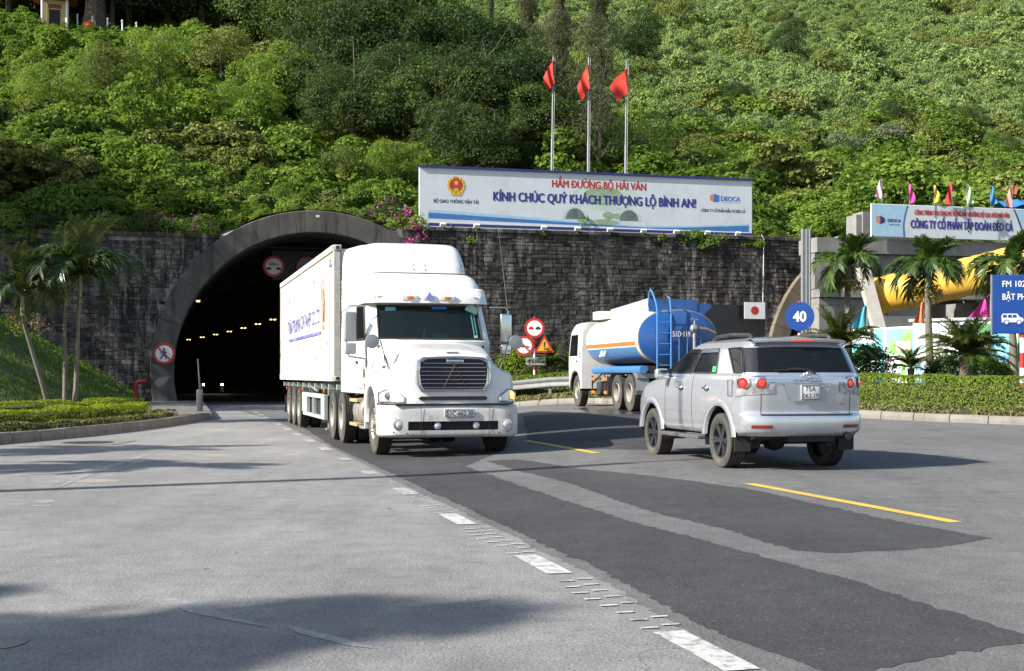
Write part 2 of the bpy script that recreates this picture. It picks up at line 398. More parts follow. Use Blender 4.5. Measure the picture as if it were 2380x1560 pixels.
# letters ----------------------------------------------------------------------------------------
_BAD = {'Đ': ('D', 'b'), 'Ơ': ('O', 'h'), 'Ờ': ('O', 'hg'), 'Ợ': ('O', 'hd'), 'Ở': ('O', 'hk'), 'Ư': ('U', 'h')}
def _glyphs(body, spacing=1.0):
    cu = bpy.data.curves.new('lettering', 'FONT'); cu.body = body; cu.align_x = 'LEFT'; cu.align_y = 'BOTTOM_BASELINE'; cu.size = 1.0
    cu.resolution_u = 3; cu.space_character = spacing
    o = bpy.data.objects.new('lettering', cu); C.objects.link(o)
    me = bpy.data.meshes.new_from_object(o.evaluated_get(bpy.context.evaluated_depsgraph_get()))
    bpy.data.objects.remove(o); n = len(me.vertices)
    co = np.zeros(n * 3); me.vertices.foreach_get('co', co); co = co.reshape(-1, 3)
    fs = [list(p.vertices) for p in me.polygons]; bpy.data.meshes.remove(me); return co, fs
def text_obj(name, body, parent, loc, height, material, rot=(R(90), 0, 0), width=None, bold=0.0, align='CENTER', depth=0.0, spacing=1.0):
    """flat lettering; barred and horned letters are put together from plain letters and strokes"""
    plain = ''.join(_BAD.get(c, (c, ''))[0] for c in body)
    co, fs = _glyphs(plain, spacing); V = co[:, :2].tolist(); F = [list(f) for f in fs]
    def stroke(P): b = len(V); V.extend([list(p) for p in P]); F.append(list(range(b, b + len(P))))
    for k, c in enumerate(body):
        if c not in _BAD: continue
        base, marks = _BAD[c]; r = _glyphs(plain[:k + 1], spacing)[0][:, 0].max(); g0 = _glyphs(base)[0]; w = np.ptp(g0[:, 0]); l = r - w; m = (l + r) / 2
        if 'b' in marks: stroke([(l - .10, .31), (l + .28, .31), (l + .28, .38), (l - .10, .38)])
        if 'h' in marks: stroke([(r - .10, .60), (r + .01, .64), (r + .03, .80), (r + .11, .80), (r + .09, .60), (r - .03, .53)])
        if 'g' in marks: stroke([(m - .17, .93), (m - .05, .93), (m + .06, .77), (m - .02, .77)])
        if 'd' in marks: stroke([(m - .05, -.18), (m + .05, -.18), (m + .05, -.08), (m - .05, -.08)])
        if 'k' in marks: stroke([(m - .08, .90), (m + .06, .95), (m + .10, .88), (m + .02, .76), (m - .04, .76), (m + .01, .87), (m - .08, .84)])
    A = np.array(V); s = height / 0.70; w = np.ptp(A[:, 0]) * s; sx = s * (width / w) if width else s
    x0 = (A[:, 0].min() + A[:, 0].max()) / 2 if align == 'CENTER' else A[:, 0].min()
    base = [((x - x0) * sx, (y - 0.345) * s, 0.0) for x, y in A.tolist()]
    mb = MB(); mb.add(base, F)
    if bold:
        k = 0
        for dx, dy in ((bold, 0), (-bold, 0), (0, bold * 0.6), (0, -bold * 0.6)):
            k += 1; mb.add([(x + dx * height, y + dy * height, z + 0.0004 * k) for x, y, z in base], F)
    return mb.build(name, material, parent, smooth=0, loc=loc, rot=rot, recalc=False)
# ------------------------------------------------------------------ frame of the stone wall: s along it, p into the hill
from mathutils import geometry as mgeo
WO = Vector((-15.5, 58.0, 0.0)); WA = R(14.4); WC, WS = math.cos(WA), math.sin(WA)
def W(s, z, p=0.0): return Vector((WO.x + WC * s - WS * p, WO.y + WS * s + WC * p, z))
def s_p(X, Y): dx, dy = X - WO.x, Y - WO.y; return dx * WC + dy * WS, -dx * WS + dy * WC
def wtop(s): return 7.85 + 0.62 * sstep((s - 6.5) / 5.0)
def ground_px(u, v):
    Y = 30.0
    for _ in range(12):
        X = (u - 1190) / FPX * Y; Y = (CAM_H - zroad(X, Y)) * FPX / (v - HORIZ)
    return ((u - 1190) / FPX * Y, Y)

# ------------------------------------------------------------------ ground, road, patches, paint
def struct(o): o['kind'] = 'structure'; return o
g = MB(); g.add([(-900, -300, -0.12), (900, -300, -0.12), (900, 1500, -0.12), (-900, 1500, -0.12)], [(0, 1, 2, 3)])
struct(g.build('ground', M_GROUND, smooth=0))
xs = np.r_[np.arange(-46, -2.01, 1.0), np.arange(-2, 3.01, 0.125), np.arange(4, 46.1, 1.0)]; ys = np.arange(-14, 74.1, 0.5)
A = np.zeros((len(xs), len(ys), 3))
for i, x in enumerate(xs):
    for j, y in enumerate(ys): A[i, j] = (x, y, zroad(x, y))
mb = MB(); mb.grid(A); road = struct(mb.build('road', M_ROAD, smooth=60))

def sheet(name, poly, material, dz, step=0.25, parent=None, jag=0.0):
    pts = []
    n = len(poly)
    for i in range(n):
        a, b = Vector(poly[i]), Vector(poly[(i + 1) % n]); L = (b - a).length; k = max(1, int(L / (0.05 if jag > .03 else 0.12 if jag else step)))
        for q in range(k):
            p = a + (b - a) * (q / k)
            if jag:
                nz = mnoise.noise(Vector((p.x * 1.3, p.y * 1.3, 3.1))) * jag * .6 + mnoise.noise(Vector((p.x * 7, p.y * 7, 0))) * jag * .8 + mnoise.noise(Vector((p.x * 19, p.y * 19, 7))) * jag * .7
                d = (b - a).normalized(); p = p + Vector((-d.y, d.x)) * nz
            pts.append(p)
    m = len(pts); edges = [(i, (i + 1) % m) for i in range(m)]
    x0, x1 = min(p.x for p in pts), max(p.x for p in pts); y0, y1 = min(p.y for p in pts), max(p.y for p in pts)
    if (x1 - x0) * (y1 - y0) > step * step * 4:
        x = x0 + step / 2
        while x < x1:
            y = y0 + step / 2
            while y < y1:
                pts.append(Vector((x, y))); y += step
            x += step
    vs, es, fs = mgeo.delaunay_2d_cdt(pts, edges, [], 1, 1e-5)[:3]
    mb = MB(); mb.add([(p.x, p.y, zroad(p.x, p.y) + dz) for p in vs], [list(f) for f in fs])
    o = mb.build(name, material, parent, smooth=60)
    if parent is None: struct(o)
    return o
gq = ground_px
sheet('road_lane', [gq(*p) for p in [(560, 956), (640, 978), (790, 1050), (980, 1148), (1180, 1240), (1390, 1345), (1620, 1482), (1830, 1590)]] + [(1.6, 4.0), (2.6, 0), (6, -13.5), (45, -13.5), (45, 22), (30, 24), (20, 27.5), (13, 31.5), (9.6, 36), (6, 42), (3, 49), (.5, 52), (-6, 52)], M_ROADMID, 0.002, step=.5, jag=.05)
sheet('road_patch_or_shade', [gq(*p) for p in [(690, 985), (770, 1036), (1000, 1143), (1190, 1232), (1400, 1328), (1640, 1462), (1935, 1570), (2420, 1490), (2190, 1417), (2091, 1384), (1941, 1340), (1792, 1300), (1692, 1271), (1592, 1246), (1468, 1213), (1318, 1166), (1193, 1124), (1080, 1084), (1180, 1042), (1200, 1000), (1000, 960), (830, 955)]], M_ROAD2, 0.0045, jag=0.055)
sheet('road_patch_or_shade', [gq(*p) for p in [(1200, 1068), (1345, 1090), (1560, 1112), (1735, 1136), (2050, 1205), (2312, 1252), (2190, 1271), (2060, 1282), (1950, 1287), (1856, 1281), (1792, 1264), (1692, 1232), (1542, 1198), (1417, 1158), (1318, 1122), (1193, 1092), (1130, 1072)]], M_ROAD2, 0.0045, jag=0.055)
sheet('road_patch_or_shade', [gq(*p) for p in [(1215, 968), (1230, 1030), (1330, 1045), (1500, 1046), (1560, 1010), (1500, 962), (1380, 958)]], M_ROAD2, 0.0045, jag=0.055)  # mostly the lorry's cast shadow laid as dark asphalt, partly a darker repair

# lane line of dashes with the rows of little blocks between them
LD = Vector((-WS, WC)); LN = Vector((WC, WS)); L0 = Vector((0.975, 6.47))
def along(o, d, a, b): return o + d * a + LN * b
line = MB
dash_o = thing('lane_line', 'worn white dashed lane line with rows of small blocks', 'lane line'); del dash_o['category']; dash_o['kind'] = 'structure'
for k in range(-1, 22):
    c = L0 + LD * (3.03 * k); hl = 0.47 if k < 6 else 0.55
    if k in (4, 5): hl = 0.3
    poly = [along(c, LD, -hl, -0.095), along(c, LD, -hl, 0.095), along(c, LD, hl, 0.085), along(c, LD, hl, -0.095)]
    sheet('dash', [tuple(p) for p in poly], M_WHITEPAINT if k < 3 else M_WHITEWORN, 0.007, parent=dash_o, jag=0.006)
    if -1 <= k < 7:
        for q in range(8):
            t = 0.62 + q * 0.235
            for sgn in (-1, 1):
                if random.random() < 0.06: continue
                cc = along(c, LD, t + 0.03 * sgn, 0.075 * sgn + 0.03 * math.sin(q))
                poly = [along(cc, LD, -0.019, -0.055), along(cc, LD, -0.019, 0.052), along(cc, LD, 0.019, 0.056), along(cc, LD, 0.019, -0.052)]
                sheet('block', [tuple(p) for p in poly], M_WHITEPAINT if k < 3 else M_WHITEWORN, 0.007, parent=dash_o)
yel = thing('centre_line', 'yellow dashed centre line', 'centre line'); del yel['category']; yel['kind'] = 'structure'
for (a, b) in [((1740, 1125), (2222, 1215)), ((1222, 1025), (1385, 1054))]:
    p, q = Vector(gq(*a)), Vector(gq(*b)); d = (q - p).normalized(); nn = Vector((-d.y, d.x)) * 0.075
    sheet('dash', [tuple(p - nn), tuple(q - nn), tuple(q + nn), tuple(p + nn)], M_YELLOWPAINT, 0.007, parent=yel, jag=0.004)
p0, q0 = Vector(gq(1740, 1125)), Vector(gq(2222, 1215)); dd = (q0 - p0)
for k in (1, ):
    p, q = p0 + dd * 2.3 * k, q0 + dd * 2.3 * k; d = dd.normalized(); nn = Vector((-d.y, d.x)) * 0.075
    sheet('dash', [tuple(p - nn), tuple(q - nn), tuple(q + nn), tuple(p + nn)], M_YELLOWPAINT, 0.007, parent=yel, jag=0.004)

# kerbs, verge and traffic island ------------------------------------------------------------------
LK = [(-13.4, -14), (-13.0, 0), (-12.6, 9), (-12.2, 15), (-11.4, 21), (-10.35, 25.7), (-9.75, 28.9), (-9.45, 32), (-9.40, 35.1), (-9.5, 40.2)]
RK = [(-3.0, 62), (-1.6, 54.8), (-0.2, 51.2), (1.2, 49.6), (2.9, 47.8), (5.0, 43.3), (7.0, 38.4), (9.15, 33.4), (12.0, 29.8), (17, 25.0), (26, 20)]
def resample(path, step):
    pts = [Vector(p) for p in path]; dense = []
    P = np.array([[p.x, p.y, 0] for p in pts])[:, None, :].repeat(2, 1); N = Net(P, 0.5, 0.5)
    U = np.linspace(0, len(pts) - 1, len(pts) * 40); D = N.ev(U, np.zeros_like(U))[:, :2]
    seg = np.r_[0, np.cumsum(np.linalg.norm(np.diff(D, axis=0), axis=1))]
    n = int(seg[-1] / step); t = np.linspace(0, seg[-1], n + 1)
    return [Vector((np.interp(x, seg, D[:, 0]), np.interp(x, seg, D[:, 1]))) for x in t]
def kerb(name, path, h, w, side, step=1.0):
    root = thing(name, 'kerb', 'kerb'); del root['category']; del root['label']; root['kind'] = 'structure'
    pts = resample(path, step)
    for a, b in zip(pts[:-1], pts[1:]):
        d = (b - a).normalized(); n = Vector((-d.y, d.x)) * side; gap = 0.012
        a2, b2 = a + d * gap, b - d * gap; lift = random.uniform(-0.008, 0.008)
        mb = MB(); P = []
        for q in (a2, b2):
            z = zroad(q.x, q.y)
            for off, hz in ((0, -0.1), (0, h * 0.45), (0.035, h), (w, h), (w, -0.1)):
                r = q + n * off; P.append((r.x, r.y, z + hz + (lift if hz > 0 else 0)))
        mb.add(P, [(0, 1, 6, 5), (1, 2, 7, 6), (2, 3, 8, 7), (3, 4, 9, 8), (0, 4, 3, 2, 1), (5, 6, 7, 8, 9)])
        mb.build('kerb_stone', M_KERB, root, smooth=0)
    return pts
lk = kerb('kerb', LK, 0.22, 0.28, 1)
rk = kerb('kerb', RK, 0.20, 0.28, 1)
def fill(name, poly, h, material, step=1.0):
    pts = [Vector(p) for p in poly]; m = len(pts); edges = [(i, (i + 1) % m) for i in range(m)]
    x0, x1 = min(p.x for p in pts), max(p.x for p in pts); y0, y1 = min(p.y for p in pts), max(p.y for p in pts)
    for x in np.arange(x0 + .5, x1, step):
        for y in np.arange(y0 + .5, y1, step): pts.append(Vector((x, y)))
    vs, es, fs = mgeo.delaunay_2d_cdt(pts, edges, [], 1, 1e-5)[:3]
    mb = MB(); mb.add([(p.x, p.y, h(p.x, p.y)) for p in vs], [list(f) for f in fs])
    return struct(mb.build(name, material, smooth=60))
M_VERGE = mat('grassy_soil', (0.075, 0.085, 0.03), 0.95, var=0.5, scale=2.5, bmp=0.8, dirt=(0.10, 0.075, 0.04), dirtamt=0.7)
def zbank(X, Y):                                    # grass bank running down along the foot of the wall
    return 0.17 + 0.62 * max(0.0, -16.3 - X - max(0, 52 - Y) * 0.30) + 0.05 * mnoise.noise(Vector((X * .7, Y * .7, 0)))
fill('verge', [(p.x - 0.12, p.y) for p in lk] + [(-11.9, 40.3), (-16.6, 57.6), (-46, 50.2), (-46, -14)], zbank, M_VERGE, 0.8)
zisl = lambda x, y: zroad(x, y) + 0.15 + 0.03 * mnoise.noise(Vector((x, y, 0)))
fill('traffic_island', [(p.x + 0.2, p.y + 0.1) for p in rk] + [(44, 20), (44, 74), (-2.0, 62.5)], zisl, M_VERGE, 1.2)
# pavement beside the carriageway, running into the tunnel
pv = MB()
pa = [(-9.5, 40.2), (-11.9, 40.6), (-15.9, 57.0), (-14.35, 58.9)]
for i in range(9):
    t0, t1 = i / 9 + 0.004, (i + 1) / 9 - 0.004
    e0, e1 = Vector((-9.5, 40.2)).lerp(Vector((-14.3, 58.8)), t0), Vector((-9.5, 40.2)).lerp(Vector((-14.3, 58.8)), t1)
    f0, f1 = Vector((-12.0, 40.8)).lerp(Vector((-16.4, 57.9)), t0), Vector((-12.0, 40.8)).lerp(Vector((-16.4, 57.9)), t1)
    pv.add([(e0.x, e0.y, .0), (e1.x, e1.y, .0), (f1.x, f1.y, .0), (f0.x, f0.y, .0), (e0.x, e0.y, .22), (e1.x, e1.y, .22), (f1.x, f1.y, .21), (f0.x, f0.y, .21)],
           [(4, 5, 6, 7), (0, 1, 5, 4), (0, 4, 7, 3), (1, 2, 6, 5), (2, 3, 7, 6)])
struct(pv.build('sidewalk', M_PAVE, smooth=0))

# ------------------------------------------------------------------ tunnel
SC, RI, RO, ZC = 6.53, 6.45, 7.5, 1.6
def axis(d):
    x, y = W(SC, 0).xy; h = WA; n = max(1, int(abs(d))); st = d / n
    for k in range(n):
        hh = WA + R(0.075) * st * (k + .5); x -= math.sin(hh) * st; y += math.cos(hh) * st
    return x, y, WA + R(0.075) * d
def arch(r, n=40, zb=-0.1):
    a0 = math.asin(clamp((zb - ZC) / r, -1, 1)); return [(r * math.cos(t), ZC + r * math.sin(t)) for t in np.linspace(a0, math.pi - a0, n)]
lin = MB(); rows = []
for d in np.arange(1.2, 190, 4.0):
    x, y, h = axis(d); rows.append([(x + math.cos(h) * q, y + math.sin(h) * q, z) for q, z in arch(RI + 0.02)])
lin.grid(rows); x, y, h = axis(189)
lin.add([(x + math.cos(h) * q, y + math.sin(h) * q, z) for q, z in arch(RI + .3)], [tuple(range(40))])
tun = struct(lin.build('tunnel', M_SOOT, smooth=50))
tr = MB(); rows = []
for d in np.arange(8, 190, 4.0):
    x, y, h = axis(d); rows.append([(x + math.cos(h) * q, y + math.sin(h) * q, 0.006) for q in (-6.3, 0, 6.3)])
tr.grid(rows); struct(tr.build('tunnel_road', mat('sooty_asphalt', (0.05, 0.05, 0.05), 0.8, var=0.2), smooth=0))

def arch_ring(name, label, sc_, material, p0, p1, n=13):
    root = thing(name, label, 'arch', W(sc_, 0), WA)
    A = [math.asin((-0.1 - ZC) / RO)]; A = np.linspace(A[0], math.pi - A[0], n + 1)
    for k in range(n):                                              # cast in segments with open joints
        g = 0.0012; tt = np.linspace(A[k] + g, A[k + 1] - g, 6); P = []; F = []
        for t in tt:
            for r, p in ((RI, p1), (RI, p0 + 0.05), (RI + 0.05, p0), (RO - 0.04, p0), (RO, p0 + 0.04), (RO, p1)):
                P.append((r * math.cos(t), p, ZC + r * math.sin(t)))
        for i in range(5):
            for j in range(5): F.append((i * 6 + j, (i + 1) * 6 + j, (i + 1) * 6 + j + 1, i * 6 + j + 1))
        F += [tuple(range(6)), tuple(range(35, 29, -1))]
        mb = MB(); mb.add(P, F); mb.build('concrete_segment', material, root, smooth=30)
    return root
ring1 = arch_ring('tunnel_arch', 'grey concrete arch around the dark tunnel mouth behind the white truck', SC, M_RING, -0.18, 1.6)
mb = MB(); mb.box((0.05, -0.183, 8.83), (0.16, 0.02, 0.10)); mb.build('plate', M_SIGNWHITE, ring1)
mb = MB(); mb.add([(-7.3, -0.186, 1.10), (-7.05, -0.186, 1.30), (-6.62, -0.186, 1.36), (-6.75, -0.186, 1.12), (-7.1, -0.186, .82), (-7.25, -0.186, .9)], [(0, 1, 2, 3, 4, 5)])
mb.build('plaster_patch', M_CONC, ring1)
ring2 = arch_ring('tunnel_arch', 'brown weathered concrete arch half hidden behind the grey building', 36.9, M_RING2, -0.30, 1.6, 13)
mb = MB()
P = arch(RI - .25, 36)
mb.add([(q, 1.2, z) for q, z in P], [tuple(range(36))]); mb.build('sprayed_infill', M_RING2, ring2)
mb = MB(); mb.tube([(q, 1.12, z) for q, z in arch(RI - 0.75, 30)], 0.05, 6); mb.build('cable', M_BLACK, ring2)

# ------------------------------------------------------------------ stone wall
wall = thing('retaining_wall', 'long dark stone block retaining wall streaked with lime under the billboard', 'wall', WO, WA)
def wlow(s, r=RO - 0.06):
    lo = -0.3
    for c in (SC, 36.9):
        d = abs(s - c)
        if d < r: lo = max(lo, ZC + math.sqrt(r * r - d * d))
    return lo
mb = MB()
S = np.arange(-30, 90.01, 0.25)
for a, b in zip(S[:-1], S[1:]):
    la, lb, ta, tb = wlow(a), wlow(b), wtop(a), wtop(b)
    if la >= ta and lb >= tb: continue
    mb.add([(a, 0.03, min(la, ta)), (b, 0.03, min(lb, tb)), (b, 0.03, tb), (a, 0.03, ta), (a, 0.9, ta), (b, 0.9, tb)], [(0, 1, 2, 3), (3, 2, 5, 4)])
mb.build('mortar_bed', M_MORTAR, wall, smooth=0)
blocks = []; z = 0.0; row = 0
while z < 8.6:
    bh = random.uniform(0.14, 0.26); s = -20 + random.uniform(0, .4)
    while s < 60:
        bl = random.uniform(0.16, 0.56); s1 = s + bl; mid = (s + s1) / 2; g = 0.007
        if z + bh < wtop(mid) - 0.16 and z + 0.02 > max(wlow(s), wlow(s1), wlow(mid)) - 0.05 and z + bh > 0:
            blocks.append((s + g, s1 - g, z + g, z + bh - g, random.uniform(-0.03, 0.012)))
        s = s1
    z += bh; row += 1
def block_geo(a, b, c, d, q):
    j = lambda k=0.008: random.uniform(-k, k); i = 0.014
    P = [(a, .05, c), (b, .05, c), (b, .05, d), (a, .05, d)]
    F = [(a + i + j(), q, c + i + j()), (b - i + j(), q + j(), c + i + j()), (b - i + j(), q + j(), d - i + j()), (a + i + j(), q, d - i + j())]
    return P + F, [(4, 5, 6, 7), (0, 1, 5, 4), (1, 2, 6, 5), (2, 3, 7, 6), (3, 0, 4, 7)]
def vis(bk):                                                      # those that show clear between the truck and the billboard, largest first
    m = (bk[0] + bk[1]) / 2; zz = (bk[2] + bk[3]) / 2
    ok = (16.5 < m < 28.5 and zz > 3.6) or (-6.5 < m < -1.2 and 2.5 < zz < 7.0)
    return (0 if ok else 1, -(bk[1] - bk[0]) * (bk[3] - bk[2]))
blocks.sort(key=vis); rest = MB()
for k, bk in enumerate(blocks):
    P, F = block_geo(*bk)
    if k < 300:
        one = MB(); one.add(P, F); one.build('stone_block', M_STONE, wall, smooth=0, recalc=False)
    else: rest.add(P, F)
o = rest.build('stone_blocks', M_STONE, wall, smooth=0, recalc=False); o['kind'] = 'stuff'
cop = MB()
S = np.arange(-30, 88, 1.1)
for a, b in zip(S[:-1], S[1:]):
    m = (a + b) / 2
    if wlow(a, RO + .02) > wtop(a) - .2 or wlow(b, RO + .02) > wtop(b) - .2: continue
    mb = MB(); mb.rbox((m, 0.18, wtop(m) - 0.06 + random.uniform(-.01, .01)), (b - a - 0.02, 0.52, 0.19), 0.02, 1); mb.build('coping_stone', M_STONE, wall, smooth=0)

# ------------------------------------------------------------------ hillside
def hill(s, p):
    kL, kR = 0.47, 0.30; t = sstep((s + 2) / 24)
    k = kL + (kR - kL) * t
    z = wtop(s) - 0.45
    q = min(p, 46 + 4 * t); z += k * max(0, q - 0.6)
    if p > 46 + 4 * t:
        far = p - (46 + 4 * t); z += (1 - t) * (0.75 * max(0, far - 5)) + t * 0.46 * far
    if p > 3:
        w = clamp((p - 3) / 8); X = W(s, 0, p)
        z += w * (1.3 * mnoise.noise(Vector((X.x * .07, X.y * .07, 0))) + 0.5 * mnoise.noise(Vector((X.x * .21, X.y * .21, 4))))
    for c in (SC, 36.9):
        d = abs(s - c)
        if d < 8.6: z = max(z, ZC + math.sqrt(max(0.0, (RO + .12) ** 2 - min(d, RO) ** 2)) + .1)
    return z
ss = np.arange(-60, 190.1, 2.0); pp = np.r_[np.arange(0.75, 60, 1.5), np.arange(60, 320, 4.0)]
A = np.zeros((len(ss), len(pp), 3))
for i, s in enumerate(ss):
    for j, p in enumerate(pp): A[i, j] = W(s, hill(s, p), p)
mb = MB(); mb.grid(A)
M_HILL = mat('hill_soil', (0.055, 0.075, 0.022), 0.95, var=0.5, scale=0.4, bmp=0.8, dirt=(0.07, 0.055, 0.03), dirtamt=0.5)
struct(mb.build('hillside', M_HILL, smooth=60))
def on_hill(X, Y): s, p = s_p(X, Y); return hill(s, p)
# ------------------------------------------------------------------ plants
def leaves_mesh(name, P, N, size, material, aspect=0.6, fold=0.25, droop=0.0, mats=None, mi=None, seed=0):
    """many small folded leaves: P points, N facing directions, size lengths"""
    r = np.random.default_rng(seed + len(P)); n = len(P)
    P = np.asarray(P, float); N = np.asarray(N, float); N /= np.maximum(np.linalg.norm(N, axis=1, keepdims=True), 1e-9)
    t = r.normal(size=(n, 3)); t[:, 2] -= droop
    t -= N * (t * N).sum(1, keepdims=True); t /= np.maximum(np.linalg.norm(t, axis=1, keepdims=True), 1e-9)
    b = np.cross(N, t); L = np.asarray(size)[:, None]; w = L * aspect * 0.5
    V = np.empty((n, 4, 3)); V[:, 0] = P - t * L * 0.5; V[:, 2] = P + t * L * 0.5
    V[:, 1] = P + b * w + N * w * fold; V[:, 3] = P - b * w + N * w * fold
    me = bpy.data.meshes.new(name); me.vertices.add(4 * n); me.vertices.foreach_set('co', V.ravel())
    me.loops.add(4 * n); me.loops.foreach_set('vertex_index', np.arange(4 * n, dtype=np.int32))
    me.polygons.add(n); me.polygons.foreach_set('loop_start', np.arange(0, 4 * n, 4, dtype=np.int32))
    for m in (mats or [material]): me.materials.append(m)
    if mi is not None: me.polygons.foreach_set('material_index', np.asarray(mi, np.int32))
    me.update(calc_edges=True); me.validate(); return me
def lobes_cloud(lobes, n, seed, up=0.45, jitter=0.55, shell=0.22, low=-0.55):
    """points near the skin of a heap of lobes, with outward facing directions"""
    r = np.random.default_rng(seed); Cn = np.array([l[0] for l in lobes], float); Ra = np.array([l[1] for l in lobes], float)
    flat = np.array([l[2] if len(l) > 2 else 1.0 for l in lobes])
    wt = Ra ** 2; k = r.choice(len(lobes), size=n * 3, p=wt / wt.sum())
    d = r.normal(size=(n * 3, 3)); d /= np.linalg.norm(d, axis=1, keepdims=True)
    d[:, 2] = np.where(d[:, 2] < low, -d[:, 2], d[:, 2])
    rad = Ra[k] * (1 - shell * r.random(n * 3) ** 1.5 + 0.10 * r.random(n * 3) + np.where(r.random(n * 3) < .25, np.abs(r.normal(size=n * 3)) * .22, 0))
    Q = Cn[k] + d * rad[:, None] * np.stack([np.ones_like(rad), np.ones_like(rad), flat[k]], 1)
    inside = np.zeros(len(Q), bool)
    for c, ra, fl in zip(Cn, Ra, flat):
        dd = (Q - c) / np.array([1, 1, fl]); inside |= np.linalg.norm(dd, axis=1) < ra * 0.72
    keep = np.where(~inside)[0][:n]
    N = d[keep] * (1 - up) + np.array([0, 0, up]) + r.normal(size=(len(keep), 3)) * jitter
    return Q[keep], N
LEAF_NEAR = leafmat('leaf_undergrowth', [(0.0, (0.058, 0.112, 0.020)), (0.3, (0.113, 0.198, 0.029)), (0.6, (0.168, 0.258, 0.038)), (0.85, (0.23, 0.31, 0.052)), (1.0, (0.32, 0.36, 0.10))], 0.42)
LEAF_OLIVE = leafmat('leaf_olive', [(0.0, (0.075, 0.10, 0.026)), (0.5, (0.15, 0.185, 0.045)), (1.0, (0.26, 0.27, 0.08))], 0.3)
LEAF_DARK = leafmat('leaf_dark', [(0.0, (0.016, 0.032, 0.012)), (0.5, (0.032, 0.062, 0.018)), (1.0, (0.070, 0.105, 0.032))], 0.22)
LEAF_FAR = leafmat('leaf_acacia_hazed', [(0.0, (0.12, 0.18, 0.06)), (0.5, (0.185, 0.27, 0.09)), (1.0, (0.27, 0.36, 0.14))], 0.28)  # both far acacia greens are greyed and lightened in place of distance haze
LEAF_FAR2 = leafmat('leaf_acacia_pale_hazed', [(0.0, (0.14, 0.20, 0.055)), (0.5, (0.22, 0.30, 0.09)), (1.0, (0.31, 0.40, 0.14))], 0.3)
LEAF_MID = leafmat('leaf_mid', [(0.0, (0.03, 0.058, 0.016)), (0.5, (0.065, 0.11, 0.026)), (1.0, (0.13, 0.17, 0.05))], 0.25)
LEAF_PALMD = leafmat('leaf_palm_dark', [(0.0, (0.016, 0.030, 0.012)), (0.5, (0.034, 0.060, 0.018)), (1.0, (0.085, 0.11, 0.045))], 0.15, 0.32, 0.5)
LEAF_SILVER = leafmat('leaf_silver', [(0.0, (0.10, 0.13, 0.07)), (0.5, (0.22, 0.25, 0.16)), (1.0, (0.42, 0.43, 0.33))], 0.25)
LEAF_HEDGE = leafmat('leaf_hedge', [(0.0, (0.05, 0.10, 0.010)), (0.5, (0.12, 0.19, 0.018)), (1.0, (0.22, 0.27, 0.035))], 0.3)
LEAF_LEFTHEDGE = leafmat('leaf_golden_hedge', [(0.0, (0.09, 0.15, 0.008)), (0.5, (0.20, 0.27, 0.014)), (1.0, (0.32, 0.36, 0.03))], 0.3)
LEAF_PALM = leafmat('leaf_palm', [(0.0, (0.026, 0.052, 0.012)), (0.5, (0.05, 0.095, 0.018)), (1.0, (0.10, 0.14, 0.035))], 0.22, 0.35, 0.5)
LEAF_CYCAD = leafmat('leaf_cycad', [(0.0, (0.02, 0.038, 0.010)), (0.5, (0.042, 0.068, 0.014)), (1.0, (0.11, 0.11, 0.02))], 0.15, 0.3, 0.5)
LEAF_GRASS = leafmat('grass_blade', [(0.0, (0.05, 0.12, 0.012)), (0.5, (0.09, 0.19, 0.018)), (1.0, (0.15, 0.24, 0.035))], 0.3)
LEAF_DRY = leafmat('leaf_dry_cover', [(0.0, (0.07, 0.08, 0.02)), (0.5, (0.14, 0.145, 0.045)), (1.0, (0.26, 0.22, 0.09))], 0.25)
LEAF_NEEDLE = leafmat('casuarina_needles', [(0.0, (0.035, 0.045, 0.022)), (0.5, (0.065, 0.075, 0.036)), (1.0, (0.11, 0.11, 0.06))], 0.2)
PINK = leafmat('pink_bract', [(0.0, (0.45, 0.03, 0.22)), (1.0, (0.66, 0.12, 0.42))], 0.3)

